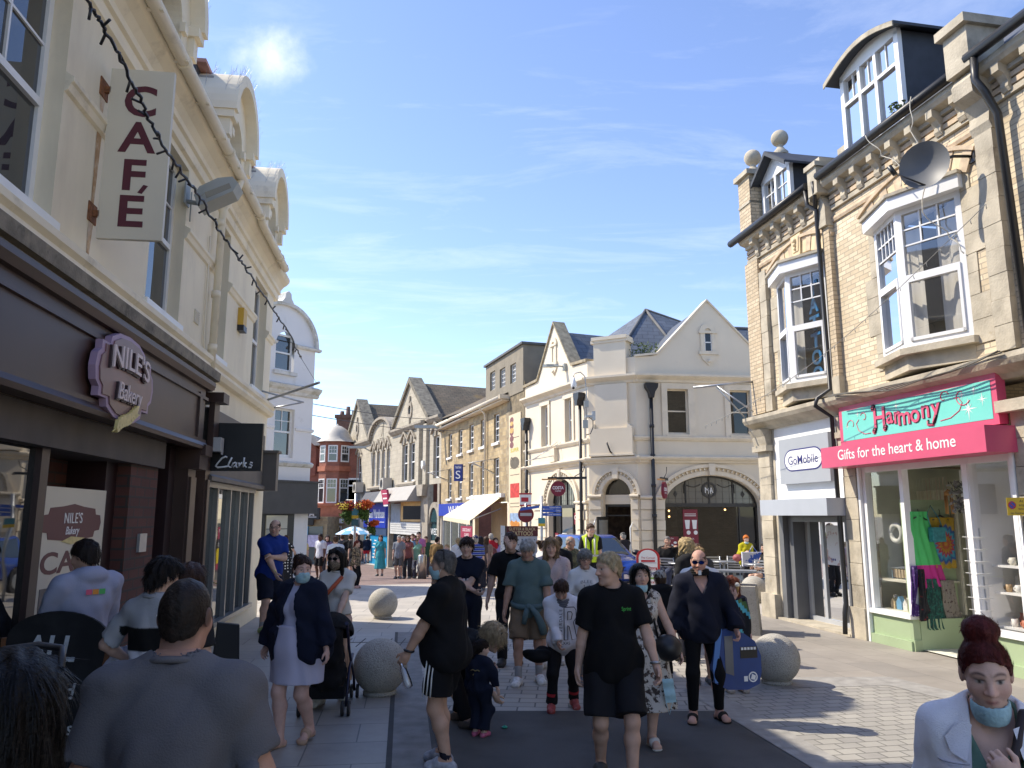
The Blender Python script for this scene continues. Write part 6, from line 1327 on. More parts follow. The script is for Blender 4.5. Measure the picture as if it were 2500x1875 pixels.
b=M(FS_);b.mould(11.2,16.2,[(0,3.75),(.4,3.75),(.9,2.95),(0,2.9)]);b.Bd('slate_blind',mat('dark_blind',(.07,.075,.09),.6,var=.2),sb)
b=M(FS_);b.box(3.3,8.0,-.3,.02,1.6,2.9);b.Bd('plywood_board',mat('plywood',(.62,.4,.16),.7,var=.15,vs=2),sb)
b=M(FS_);b.box(8.0,10.3,-.3,.04,1.5,2.8);b.Bd('grey_board',mat('blue_grey_board',(.26,.29,.33),.7,var=.15),sb)
b=M(FS_);b.box(3.35,10.3,-.2,.08,.75,1.55)
fo=b.Bd('roller_shutter',mat('white_shutter',(.6,.6,.57),.5,var=.05),sb)
b=M(FS_)
for r_ in range(4):
 for k in range(30):b.box(3.6+k*.22,3.7+k*.22,.08,.085,.9+.15*r_,.96+.15*r_)
b.Bd('shutter_holes',DKG,fo)
b=M(FS_);b.box(3.3,10.3,-.5,-.45,ZG,1.0);b.Bd('dark_front',glass('dark_front_glass',(.06,.055,.045),refl=.8),sb)
b=M(FS_);b.box(.3,1.9,-.3,-.1,ZG,2.0);b.prism([(1.05+.7*cos_(PI_*k/14),1.6+.9*sin_(PI_*k/14))for k in range(15)],-.3,.0);b.Bd('arched_window',glass('teal_window',(.03,.07,.08),refl=.7),sb)
b=M(FS_);b.arch(1.05,1.5,.75,1.0,-.1,.08,0,180,16,e=1.3);b.box(.6,1.5,-.1,.05,.35,.5);b.Bd('arch_moulding',ASHT,sb)
wl_=thing('window_lettering','white letters WE on the teal arched window at the end of the ashlar building','sign',FS_.w(1,.05,.6));sub('letters',wl_,FS_,-1,WI,lambda b:b.text('WED',1.0,.85,.02,.4,w=1.2,ext=.005))
pw_=thing('phone_warehouse_sign','blue fascia sign with white lettering beyond the hanging flower basket','sign',FS_.w(13.5,.1,1.5))
sub('board',pw_,FS_,-1,BLUE,lambda b:b.box(11.3,17.6,-.1,.14,1.1,2.95));sub('lettering',pw_,FS_,-1,WI,lambda b:(b.text('phone Warehouse',14.0,1.85,.14,.62,w=4.9,ext=.01,bold=.03),b.box(11.6,14.5,.14,.15,1.5,1.54)))
b=M(FS_);b.box(11.2,17.6,-.2,.1,.55,1.1);b.Bd('blind_box',mat('navy_box',(.03,.06,.13),.5,var=.1),sb)
b=M(FS_);b.box(11.2,17.6,-.4,.02,ZG,.55);fo=b.Bd('vinyl_window',mat('cyan_vinyl',(.02,.27,.5),.4,var=.1),sb)
b=M(FS_,-1);b.prism(circ(12.7,-.4,.55,.85),.02,.03);b.box(15.5,15.9,.02,.03,-1.4,.2)
for k in range(6):b.box(14.0,14.6+.3*(k%3),.02,.03,.1-.25*k,.18-.25*k)
b.Bd('vinyl_print',WI,fo)
b=M(FS_);b.box(17.6,24.8,-.4,.05,ZG,3.9);b.Bd('grey_shopfront',DKG,sb)
b=M(FS_);b.box(24.2,24.9,0,.2,ZG,3.9);b.Bd('white_pipe',WHITE,sb)
eb=thing('letting_board','small maroon agent board on the sloping grey fascia','sign',FS_.w(8.3,1,3));sub('board',eb,FS_,1,mat('board_red',(.35,.02,.07),.5,var=.05),lambda b:b.prism([(9.3,3.75),(7.9,3.75),(7.3,2.8),(8.5,2.7)],.95,1.1));
sub('print',eb,FS_,1,WI,lambda b:(b.box(7.7,8.8,1.1,1.11,3.45,3.5),b.box(7.7,8.6,1.1,1.11,3.1,3.2),b.box(7.4,8.4,1.1,1.11,2.62,2.72)))
bs_=thing('blank_sign','small black projecting sign board on the ashlar shop pier','sign',FS_.w(3.4,.3,2));sub('board',bs_,Flip((FS_.w(3.3,0.1,0).x,FS_.w(3.3,.1,0).y),R_(-5)),1,BLK,lambda b:b.box(-1.15,0,-.06,.06,1.75,2.6))
def aircon(F,a,z,lab):
 t_=thing('air_conditioner',lab,'air conditioner',F.w(a,.4,z));sub('case',t_,F,1,mat('aircon_case',(.42,.4,.35),.6,var=.1),lambda b:b.box(a-.5,a+.5,.1,.75,z,z+.8));sub('fan_grille',t_,F,1,BK,lambda b:b.prism(circ(a,z+.4,.3,.3),.75,.76))
aircon(FS_,10.5,3.85,'air conditioner on the shop ledge under the four narrow windows');aircon(FS_,18.6,3.85,'air conditioner on the shop ledge above the hanging flower basket');aircon(FS_,24.6,3.9,'air conditioner at the far left end of the ashlar building')
al=thing('alarm_box','white teardrop alarm box on the grey ashlar pilaster','alarm box',FS_.w(2.6,.2,5));sub('case',al,FS_,1,WHITE,lambda b:b.prism([(2.45,5.4),(2.75,5.4),(2.8,5.1),(2.6,4.85),(2.4,5.1)],.2,.35))
for F,a,z,lab in((FS_,16.9,7.35,'grey street light on the ashlar wall left of the curved pediment'),(FS_,-.3,7.2,'grey street light at the joint of the ashlar and rubble stone buildings')):
 t_=thing('wall_light',lab,'lamp',F.w(a,.2,z));sub('arm',t_,F,1,PG,lambda b:b.tube([(a-.3,0,z-.3),(a-.2,.5,z-.05)],.05,6));sub('housing',t_,F,1,PG,lambda b:b.vprism([(a-.35,.4),(a-.1,.35),(a+.5,1.6),(a+.2,1.75)],z-.08,z+.1))
for a,lab in((3.8,'wire bracket on the rubble stone wall beside the banner'),(12.6,'wire bracket on the rubble stone wall near its far end')):
 t_=thing('lighting_bracket',lab,'bracket',FW.w(a,0,4.4));sub('arm',t_,FW,1,STL,lambda b:(b.tube([(a,0,4.6),(a+.1,1.4,4.35)],.02,5),b.tube([(a,0,3.8),(a+.1,1.2,4.4)],.02,5),b.tube([(a+.7,0,4.0),(a+.1,1.3,4.38)],.02,5)))
REDB=brick('red_brick',(.31,.11,.07),(.25,.09,.06),(.2,.1,.07),.24,.08,.008,'UV',.85,bump=.3,var=.25)
DOME=mat('pale_lead_dome',(.46,.43,.38),.6,var=.15,vs=1.5,stain=((.25,.22,.18),1.5,.55,.75,.5))
Y0=66.0;T=atY(818,1200,Y0);zg=-1.6
def zat(v):return atY(815,v,Y0).z
rbx=thing('red_brick_building','red brick building with a pale domed corner turret at the end of the lane','building',(T.x,Y0,zg))
ppm=Y0*1.0/1878
tx=T.x;tr=1.42
def octo(r,cx=tx,cy=Y0):return[(cx+r*cos_(R_(22.5+45*k)),cy+r*sin_(R_(22.5+45*k)))for k in range(8)]
zd=zat(1081);zf=zat(1135);zs=zat(1160);zc=zat(1233)
b=MB();b.vprism(octo(tr),zc,zd+.1);b.Bd('turret_wall',REDB,rbx)
b=MB();b.vprism(octo(tr+.12),zat(1152),zat(1140));b.vprism(octo(tr+.15),zc-.1,zc+.15);b.Bd('turret_band',mat('red_terracotta',(.4,.14,.08),.8,var=.2),rbx)
b=MB();b.lathe([(1.75,0),(1.62,.06),(1.35,.3),(1.18,.62),(1.0,.95),(.72,1.22),(.4,1.4),(.1,1.5),(.05,1.62),(0,1.63)],(tx,Y0,zd),8,a0=R_(22.5),a1=R_(382.5));b.Bd('dome',DOME,rbx)
for o in b.f[:0]:pass
def bay_w(par,k,z0,z1,w_=.40,rail=.5):
 a=R_(45*k);cx,cy=tx+(tr*cos_(R_(22.5))+.03)*cos_(a),Y0+(tr*cos_(R_(22.5))+.03)*sin_(a)
 F=Fr((cx,cy),vec=(-sin_(a),cos_(a)),side=1)
 win(par,F,-w_,w_,z0,z1,d=.02,fr=.09,rail=rail,bars=(2,1),mf=WHITE,mg=PANE)
for k in(6,5,7):bay_w(rbx,k,zat(1130),zat(1090));bay_w(rbx,k,zat(1229),zat(1170),.44,.62)
b=MB();b.box(tx+.5,tx+14,Y0-.6,Y0+8,zg,zat(1085));b.Bd('main_wall',REDB,rbx)
b=MB();b.box(tx-14,tx-.9,Y0+1.0,Y0+9,zg,zat(1155));b.Bd('side_wing',REDB,rbx)
F0=Flip((tx,Y0-.6),0)
win(rbx,F0,1.0,2.6,zat(1229),zat(1168),d=.03,fr=.14,rail=.7,mf=WHITE,mg=PANE)
b=MB();b.prism([(tx-12,zat(1155)),(tx-1.8,zat(1155)),(tx-1.8,zat(1060)),(tx-12,zat(1060))],Y0+2.2,Y0+9,0)if False else b.face([(tx-14,Y0+1.0,zat(1140)),(tx-1.8,Y0+1.0,zat(1140)),(tx-1.8,Y0+5.5,zat(1075)),(tx-14,Y0+5.5,zat(1075))],uv=[(0,0),(12,0),(12,5),(0,5)]);b.Bd('red_tile_roof',brick('red_roof_tile',(.36,.15,.11),(.3,.12,.09),(.14,.06,.05),.3,.25,.015,'UV',.8,bump=.5),rbx)
dg=tp_('gabled_dormer',rbx)
xl,xr=atY(748,1100,Y0+.9).x,atY(772,1100,Y0+.9).x
b=MB();b.prism([(xl-2,zat(1160)),(xr,zat(1160)),(xr,zat(1090)),(xr-.9,zat(1063)),(xl-2,zat(1063))],Y0+.9,Y0+5);b.Bd('wall',REDB,dg)
b=MB();b.prism([(xr-.1,zat(1086)),(xr-1.0,zat(1060)),(xr-.2,zat(1060)),(xr+.5,zat(1086))],Y0+.5,Y0+5);b.Bd('lead_roof',DOME,dg)
win(dg,Flip((xr-1.5,Y0+.88),0),-.35,.35,zat(1130),zat(1098),d=.02,fr=.1,rail=.5,mf=WHITE,mg=PANE)
ch=tp_('chimney',rbx);cx=atY(845,1000,Y0+5).x
def zc_(v):return atY(845,v,Y0+5).z
b=MB();b.box(cx-.75,cx+.95,Y0+4.5,Y0+6,zc_(1060),zc_(1022));b.box(cx-.9,cx+1.1,Y0+4.4,Y0+6.1,zc_(1022),zc_(1014));b.Bd('stack',mat('dark_chimney_brick',(.14,.075,.055),.9,var=.3,vs=5),ch)
b=MB();
for dx_,zt_ in((-.35,1004),(.2,993),(.75,1003)):b.lathe([(.22,0),(.18,zc_(zt_)-zc_(1014)),(0,zc_(zt_)-zc_(1014))],(cx+dx_,Y0+5,zc_(1014)),8)
b.Bd('chimney_pot',mat('clay_pot',(.16,.09,.07),.9,var=.2),ch)
b=MB();b.box(tx-1.7,tx+1.5,Y0-1.7,Y0-.3,zat(1262),zat(1234));b.box(tx-1.8,tx+1.6,Y0-1.8,Y0-1.0,zat(1236),zat(1231));b.Bd('red_frieze',mat('red_terracotta',(.4,.14,.08),.8,var=.2),rbx)
b=MB();b.box(tx-1.7,tx+1.9,Y0-1.6,Y0-.2,zg,zat(1262));b.Bd('stone_ground_floor',RUB,rbx)
Fg=Flip((tx,Y0-1.6),0)
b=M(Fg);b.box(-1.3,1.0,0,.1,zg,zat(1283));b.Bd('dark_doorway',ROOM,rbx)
b=M(Fg);b.box(-1.4,1.2,.1,.35,zat(1277),zat(1266));b.box(1.9,3.2,-.5,.3,zat(1277),zat(1266));b.Bd('white_sign_box',WHITE,rbx)
b=M(Fg);b.box(.35,.45,.1,.18,zg,zat(1287));b.box(-1.3,1.0,.1,.18,zat(1287),zat(1283));b.box(.95,1.05,.1,.18,zg,zat(1283));b.box(-1.35,-1.25,.1,.18,zg,zat(1283));b.Bd('door_frame',WHITE,rbx)
b=M(Fg);b.box(1.9,6,-.9,-.8,zg,zat(1266));b.Bd('grey_side_front',DKG,rbx)
cl_=thing('clothes_shop','black fronted clothes shop with a white star left of the red brick turret','shop',(atY(770,1330,60).x,60,zg))
b=MB();x0,x1=atY(690,1330,60).x,atY(797,1330,60).x;b.box(x0,x1,60,66,zg,atY(770,1262,60).z);b.Bd('wall',RUB,cl_)
Fk2=Flip((x1,60),0)
def zk(v):return atY(770,v,60).z
b=M(Fk2);b.box(-6,-1.0,0,.3,zk(1282),zk(1242));b.Bd('fascia',BLK,cl_)
b=M(Fk2);b.box(-1.75,-.55,.05,.4,zk(1268),zk(1240));fo=b.Bd('hanging_sign',BLK,cl_)
def star(b):
 for k in range(5):
  t0,t1=R_(90+144*k),R_(90+144*(k+1));b.tube([(-1.12+.3*cos_(t0),.42,zk(1252)+.3*sin_(t0)),(-1.12+.3*cos_(t1),.42,zk(1252)+.3*sin_(t1))],.035,4)
b=M(Fk2);star(b);b.box(-1.5,-.75,.41,.42,zk(1263),zk(1261.5));b.Bd('star',WI,fo)
b=M(Fk2);b.box(-2.6,-2.1,.05,.2,zg,zk(1282));b.Bd('black_panel',BLK,cl_)
b=M(Fk2);b.box(-2.0,-.3,.02,.1,zg,zk(1285));b.Bd('shop_window',glass('teal_shop_glass',(.05,.1,.1),refl=.8),cl_)
for k,(a0,a1,z0,z1,cc)in enumerate(((-2.5,-2.2,1290,1296,(.7,.7,.7)),(-2.5,-2.2,1302,1310,(.5,.05,.1)),(-2.5,-2.2,1315,1322,(.7,.7,.7)),(-1.95,-1.6,1290,1320,(.7,.3,.4)),(-1.55,-1.4,1285,1330,(.05,.35,.6)),(-1.5,-.45,1306,1335,(.6,.55,.7)))):
 b=M(Fk2);b.box(a0,a1,.2,.22,zk(z1),zk(z0));b.Bd('window_print',mat('print_%d'%k,cc,.5,var=.3,vs=4),cl_)
wt=thing('white_corner_building','white rendered building with a round gable and tall sash windows above a charcoal shopfront','building',FWB.w(-2,-2,0))
WR=mat('white_render',(.74,.735,.73),.8,var=.04,vs=1,bump=.05,bs=10,stain=[((.35,.34,.28),1.2,.6,.78,.35,(1,1,.4)),((.5,.5,.46),4,.6,.7,.3)])
WRT=mat('mossy_white_trim',(.62,.61,.57),.85,var=.1,vs=4,stain=((.25,.24,.14),3,.5,.66,.6))
b=M(FWB);Hq=[(-1.42,-.7,3.72,5.2)]
b.wall(-4.2,0,-1,5.75,0,Hq,.22);b.face([(0,0,-1),(0,-9,-1),(0,-9,7.3),(0,0,7.3)]);b.face([(-4.2,-9,-1),(0,-9,-1),(0,-9,6),(-4.2,-9,6)])
n=24;c=-1.25;R0=1.22
hole=[(-1.52,6.32),(-1.52,7.2)]+[(-1.17-.35*cos_(PI_*i/12),7.2+.36*sin_(PI_*i/12))for i in range(1,12)]+[(-.82,7.2),(-.82,6.32)]
arcp=[(c+R0*cos_(PI_*i/n),7.2+1.2*sin_(PI_*i/n))for i in range(n+1)]
outer=[(0,5.75),(0,7.2)]+arcp[1:-1]+[(-2.5,7.2),(-2.5,5.75)]
b.face([(a,0,z)for a,z in[(-1.52,6.32),(-1.52,5.75),(-2.5,5.75),(-2.5,7.2)]+arcp[::-1][1:-1][:11]+[(c,8.4)]+[(-1.17,7.56)]+hole[2:7][::-1]+[(-1.52,7.2)]])
b.face([(a,0,z)for a,z in[(-.82,6.32),(-.82,7.2)]+hole[8:13][::-1]+[(-1.17,7.56),(c,8.4)]+arcp[1:12][::-1]+[(0,7.2),(0,5.75),(-.82,5.75)]])
b.face([(-1.52,0,5.75),(-.82,0,5.75),(-.82,0,6.32),(-1.52,0,6.32)])
b.Bd('wall',WR,wt)
b=M(FWB);b.arch(c,7.2,1.2,1.3,-1.2,.12,0,180,26,e=.985);b.prism([(c-.25,8.42),(c+.25,8.42),(c+.12,8.6),(c+.1,8.75),(c,8.82),(c-.1,8.75),(c-.12,8.6)],-.2,.14);b.Bd('gable_hood',WRT,wt)
b=M(FWB);b.mould(-2.6,-1.55,[(0,7.12),(.12,7.14),(.14,7.2),(0,7.26)]);b.mould(-.8,.16,[(0,7.12),(.12,7.14),(.14,7.2),(0,7.26)]);b.Bd('impost',WRT,wt)
b=M(FWB);b.mould(-4.3,.16,[(0,5.62),(.08,5.66),(.1,5.74),(.2,5.82),(.24,5.9),(0,5.98)]);b.Bd('cornice',WRT,wt)
b=M(FWB);b.mould(-4.3,.05,[(0,3.45),(.06,3.48),(.1,3.56),(0,3.62)]);b.Bd('band_course',WRT,wt)
for a0,a1 in((-4.2,-1.45),(-.66,.04)):
 b=M(FWB);b.mould(a0,a1,[(0,4.55),(.05,4.57),(.06,4.64),(0,4.66)]);b.Bd('impost',WR,wt)
win(wt,FWB,-1.42,-.7,3.74,5.2,d=-.13,fr=.06,rail=.52,bars=(1,1),mf=WHITE,mg=PANE)
win(wt,FWB,-1.52,-.82,6.34,7.5,d=-.13,fr=.06,rail=.5,mf=WHITE,mg=PANE)
b=M(FWB);b.box(-1.6,-.74,-.02,.1,6.22,6.33);b.Bd('window_sill',WRT,wt)
CHAR=mat('charcoal_fascia',(.055,.055,.055),.6,var=.1)
b=M(FWB);b.box(-3.5,.1,-.1,.3,2.05,2.98);b.box(-3.5,.16,-.1,.34,2.98,3.03);b.Bd('fascia',CHAR,wt)
b=M(FWB);b.box(-1.7,-.55,-.02,.03,-1,2.05);fo=b.Bd('doorway',BLK,wt)
b=M(FWB);b.box(-1.58,-.82,.03,.06,-.2,2.0);b.Bd('door_window',glass('pale_reflecting_glass',(.35,.36,.3),refl=.8),fo)
b=M(FWB);
for z in(.6,1.2,1.6):b.box(-1.58,-.82,.06,.07,z,z+.02)
b.Bd('door_bar',BLK,fo)
b=M(FWB);b.face([(-4.2,-.1,5.9),(0,-.1,5.9),(0,-5,8),(-4.2,-5,8)]);b.face([(-2.5,-.1,7.3),(0,-.1,7.3),(0,-1.2,7.3),(-2.5,-1.2,7.3)]);b.Bd('roof',SLATE,wt)
wi=MB()
for v0,v1 in((984,992),(1012,1020)):
 p,q=atY(752,v0,25),atY(1240,v1+12,45);wi.tube([p.lerp(q,k/20)+VV((0,0,-.5*sin_(PI_*k/20)))for k in range(21)],.012,4)
tag(wi.Bd('overhead_wire',BK,loc=(-4,30,6)),'two thin wires crossing high over the lane by the dome','wires')
def sfn(f,lo,hi,res):
 ax=[np.arange(lo[i],hi[i]+res,res,dtype=np.float32)for i in range(3)]
 V=f(ax[0][:,None,None],ax[1][None,:,None],ax[2][None,None,:]).astype(np.float32)
 V=np.broadcast_to(V,tuple(len(a)for a in ax));S=V<0
 n=[d-1 for d in V.shape]
 c=np.zeros(n,np.int8)
 for i in(0,1):
  for j in(0,1):
   for k in(0,1):c+=S[i:i+n[0],j:j+n[1],k:k+n[2]]
 I=np.argwhere((c>0)&(c<8))
 if len(I)==0:return np.zeros((0,3)),np.zeros((0,4),int)
 ids=-np.ones(n,np.int64);ids[I[:,0],I[:,1],I[:,2]]=np.arange(len(I))
 acc=np.zeros((len(I),3));cnt=np.zeros(len(I))
 cor=[np.array((i,j,k))for i in(0,1)for j in(0,1)for k in(0,1)]
 for a in range(8):
  for b in range(a+1,8):
   if np.abs(cor[a]-cor[b]).sum()!=1:continue
   A=I+cor[a];B=I+cor[b];va=V[A[:,0],A[:,1],A[:,2]];vb=V[B[:,0],B[:,1],B[:,2]]
   m=(va<0)!=(vb<0);t=np.where(m,va/np.where(m,va-vb,1),0)
   acc+=np.where(m[:,None],cor[a]+t[:,None]*(cor[b]-cor[a]),0);cnt+=m
 P=(I+acc/cnt[:,None])*res+np.array([a[0]for a in ax])
 Q=[]
 for d in range(3):
  u,w=(d+1)%3,(d+2)%3
  sl0=[slice(None)]*3;sl1=[slice(None)]*3;sl0[d]=slice(0,-1);sl1[d]=slice(1,None)
  E=np.argwhere(S[tuple(sl0)]!=S[tuple(sl1)])
  E=E[(E[:,u]>0)&(E[:,w]>0)&(E[:,u]<n[u])&(E[:,w]<n[w])]
  def cid(du,dw):
   e=E.copy();e[:,u]-=du;e[:,w]-=dw;return ids[e[:,0],e[:,1],e[:,2]]
  q=np.stack([cid(1,1),cid(0,1),cid(0,0),cid(1,0)],1)
  fl=~S[E[:,0],E[:,1],E[:,2]];q[fl]=q[fl][:,::-1];Q.append(q)
 return P,np.concatenate(Q)
def smn(a,b,k):
 h=np.maximum(k-np.abs(a-b),0)/k;return np.minimum(a,b)-h*h*k*.25
def smx(a,b,k):return-smn(-a,-b,k)
def ell(X,Y,Z,c,r):
 x,y,z=(X-c[0]),(Y-c[1]),(Z-c[2])
 k0=np.sqrt((x/r[0])**2+(y/r[1])**2+(z/r[2])**2);k1=np.sqrt((x/r[0]**2)**2+(y/r[1]**2)**2+(z/r[2]**2)**2)
 return k0*(k0-1)/np.maximum(k1,1e-6)
def cne(X,Y,Z,a,b,ra,rb):
 a=np.asarray(a,float);b=np.asarray(b,float);d=b-a;L2=max(1e-9,float(d@d))
 x,y,z=X-a[0],Y-a[1],Z-a[2]
 t=np.clip((x*d[0]+y*d[1]+z*d[2])/L2,0,1)
 return np.sqrt((x-t*d[0])**2+(y-t*d[1])**2+(z-t*d[2])**2)-(ra+(rb-ra)*t)
def rotm(rx=0,ry=0,rz=0):
 return np.array((Matrix.Rotation(R_(rz),3,'Z')@Matrix.Rotation(R_(rx),3,'X')@Matrix.Rotation(R_(ry),3,'Y')))
def loc_(X,Y,Z,o,Rm):
 x,y,z=X-o[0],Y-o[1],Z-o[2]
 return(x*Rm[0,0]+y*Rm[1,0]+z*Rm[2,0],x*Rm[0,1]+y*Rm[1,1]+z*Rm[2,1],x*Rm[0,2]+y*Rm[1,2]+z*Rm[2,2])
def folds(X,Y,Z,amp,sd):
 r=np.random.RandomState(sd);o=0
 for k in range(4):
  d=r.normal(size=3);d[2]*=.55;d/=np.linalg.norm(d);e=r.normal(size=3);fq=16+13*k
  o=o+np.sin((X*d[0]+Y*d[1]+Z*d[2])*fq+1.7*np.sin((X*e[0]+Y*e[1]+Z*e[2])*7+k))/(1+.6*k)
 return np.minimum(amp*o*1.25,.0055)
def ik(a,t,l1,l2,pole):
 a,t,pole=(np.asarray(v,float)for v in(a,t,pole));d=t-a;L=np.linalg.norm(d);m=(l1+l2)*.999
 if L>m:d=d/L*m;L=m
 L=max(L,abs(l1-l2)*1.02);u=d/np.linalg.norm(d);p=pole-u*(pole@u);p/=max(1e-6,np.linalg.norm(p))
 x=(l1*l1-l2*l2+L*L)/(2*L);y=math.sqrt(max(0,l1*l1-x*x))
 return a+u*x+p*y,a+u*L
SKN=mat('skin',(.5,.33,.25),.58,var=.10,vs=14,attr=True,bump=.12,bs=160,spec=.3)
SKN.node_tree.nodes['Principled BSDF'].inputs['Subsurface Weight'].default_value=.0
def hair_mat(c):
 nm='hair_%02d_%02d_%02d'%tuple(int(x*99)for x in c)
 return mat(nm,c,.5,var=.35,vs=30,bump=.35,bs=90,spec=.18,stain=[(tuple(min(.7,x*2.2+.01)for x in c),60,.55,.72,.5,(1,1,.12)),(tuple(x*.35 for x in c),75,.5,.7,.6,(1,1,.12))])
def cm_(c,var=.07,attr=False,stain=None,nm=None,bump=.25):
 nm=nm or('cloth_%03d_%03d_%03d'%tuple(int(x*999)for x in c))
 return mat(nm,c,.9,var=var,vs=6,bump=bump,bs=170,spec=.2,attr=attr,stain=stain)
PRB=random.Random(11)
class Pn:
 def __init__(s,loc,yaw,h=1.75,sex='m',girth=1.0,belly=0,lean=0,twist=0,head=(0,0,0),hs=1.0,RH=(.24,.04,.80),LH=(-.24,.04,.80),RP=(.5,-1,-.1),LP=(-.5,-1,-.1),RF=(.1,0,0),LF=(-.1,0,0),RY=-8,LY=8,plv=None,skin=(.52,.34,.25),hc_=(.05,.035,.025),res=.013,label='',curl=25,sh=1.0,hdr=None,shift=(0,0),lift=(0,0)):
  s.k=h/1.75;k=s.k;s.h=h;s.sex=sex;s.gr=girth;s.belly=belly;s.skin=np.array(skin);s.hc_=np.array(hc_);s.res=res;s.sd=PRB.randrange(9999)
  s.root=thing('person',label,'person',loc,None,R_(yaw));s.kids=[]
  a=lambda p:np.array(p,float)*k
  fem=sex=='f'
  hw=.098*(1.04 if fem else 1);s.RF,s.LF=np.array([*RF[:2],.085+RF[2]])*k,np.array([*LF[:2],.085+LF[2]])*k;s.RY,s.LY=RY,LY
  th,shn=.425*k,.405*k
  if plv is None:
   zp=.93*k
   for F,sg in((s.RF,1),(s.LF,-1)):
    dx,dy=F[0]-sg*hw*k-shift[0]*k,F[1]-shift[1]*k;zp=min(zp,F[2]+math.sqrt(max(.05,((th+shn)*.993)**2-dx*dx-dy*dy)))
   pel=np.array([shift[0]*k,shift[1]*k,zp])
  else:pel=a(plv)
  s.pel=pel;s.T=rotm(-lean,0,0)@rotm(0,0,twist)
  tw=lambda p:pel+s.T@a(p)
  s.tw=tw
  sw=(.155 if fem else.178)*sh*(1+.25*(girth-1))
  s.S={1:tw((sw,-.01,.482+lift[0])),-1:tw((-sw,-.01,.482+lift[1]))};s.sw=sw
  s.neck0=tw((0,-.005,.545));s.hips={1:pel+np.array([hw*k,0,-.01*k]),-1:pel+np.array([-hw*k,0,-.01*k])}
  s.El,s.Wr={},{}
  for sg,H,Pp in((1,RH,RP),(-1,LH,LP)):s.El[sg],s.Wr[sg]=ik(s.S[sg],a(H),.285*k,.255*k,Pp)
  s.Kn,s.An={},{}
  for sg,F,yy in((1,s.RF,RY),(-1,s.LF,LY)):s.Kn[sg],s.An[sg]=ik(s.hips[sg],F,th,shn,(.12*sg-.0,1,.15))
  s.hk=k*hs*(1.0 if fem else 1.03);s.H=s.T@rotm(lean*.6,0,0)@rotm(0,0,head[0])@rotm(-head[1],head[2],0)
  nk=s.T@np.array((0,.012,.075))*k*(1 if hs<=1.02 else.85);s.neck1=s.neck0+nk
  s.hc=s.neck1+s.H@(np.array((0,.02,.085))*s.hk)
  s.curl=curl;s.hdr=hdr or{}
 def torso(s,X,Y,Z,inf=0.0,up=True):
  k=s.k;x,y,z=loc_(X,Y,Z,s.pel,s.T);x,y,z=np.abs(x)/k,y/k,z/k;g_=s.gr;fem=s.sex=='f';i=inf/k
  hipx=(.172 if fem else.160)*g_
  d=ell(x,y,z,(0,-.012,.0),(hipx+i,.115*g_+i,.135+i))
  d=smn(d,ell(x,y,z,(0,0,.15),((.125 if fem else.14)*g_+i,.098*g_+i,.17+i)),.07)
  d=smn(d,ell(x,y,z,(0,-.004,.36),((.145 if fem else.168)*(1+.6*(g_-1))+i,.112*(1+.7*(g_-1))+i,.185+i)),.06)
  d=smn(d,cne(x,y,z,(0,-.012,.47),(s.sw-.012,-.012,.478),.062+i,.052+i),.06);d=smn(d,cne(x,y,z,(.02,-.022,.575),(s.sw*.86,-.014,.495),.044*(1+.4*(g_-1))+i,.04+i),.05)
  d=smn(d,ell(x,y,z,(.085,-.06,.0),(.075*g_+i,.075+i,.085+i)),.05)
  if s.belly:d=smn(d,ell(x,y,z,(0,.05*s.belly,.12),(.13*g_+i,.085+.07*s.belly+i,.15+i)),.06)
  if fem:d=smn(d,ell(x,y,z,(.068,.082,.355),(.06*g_+i,.055*g_+i,.06+i)),.04)
  return d*k
 def arm(s,X,Y,Z,sg,inf=0.0):
  k=s.k;ga=(1+.55*(s.gr-1))*(.86 if s.sex=='f' else 1.0)*(.85 if s.sex=='c' else 1)
  d=cne(X,Y,Z,s.S[sg],s.El[sg],.053*k*ga+inf,.041*k*ga+inf)
  m=s.El[sg]+(s.Wr[sg]-s.El[sg])*.3
  f=smn(cne(X,Y,Z,s.El[sg],m,.039*k*ga+inf,.042*k*ga+inf),cne(X,Y,Z,m,s.Wr[sg],.042*k*ga+inf,.026*k*ga+inf),.02)
  return smn(d,f,.03*k)
 def leg(s,X,Y,Z,sg,inf=0.0):
  k=s.k;gl=(1+.5*(s.gr-1))*(.9 if s.sex=='c' else 1)
  d=cne(X,Y,Z,s.hips[sg],s.Kn[sg],.083*k*gl+inf,.055*k*gl+inf)
  v=s.An[sg]-s.Kn[sg];m=s.Kn[sg]+v*.32+np.array((0,-.018*k,0))
  f=smn(cne(X,Y,Z,s.Kn[sg],m,.05*k*gl+inf,.057*k*gl+inf),cne(X,Y,Z,m,s.An[sg],.056*k*gl+inf,.036*k*gl+inf),.03)
  return smn(d,f,.04*k)
 def foot(s,X,Y,Z,sg,inf=0.0,flat=True):
  k=s.k;A=s.An[sg];yw=s.RY if sg>0 else s.LY;c,n=cos_(R_(yw)),sin_(R_(yw));F=np.array((n*-1,c,0));F=np.array((-n,c,0))
  dz=(A[2]-.085*k);pt=np.array((0,0,-1))*(.055*k)
  heel=A+pt-F*.045*k;toe=A+F*.145*k;toe[2]=max(.03*k,A[2]-.06*k-dz*.8);mid=A+F*.06*k+np.array((0,0,-.03*k))
  d=smn(cne(X,Y,Z,heel,mid,.036*k+inf,.042*k+inf),cne(X,Y,Z,mid,toe,.042*k+inf,.031*k+inf),.03)
  d=smn(d,cne(X,Y,Z,toe+np.array((.022*c,.022*n,0))*k,toe-np.array((.022*c,.022*n,0))*k,.026*k+inf,.026*k+inf),.02)
  return smn(d,cne(X,Y,Z,A+pt*.3,A,.04*k+inf,.036*k+inf),.03)
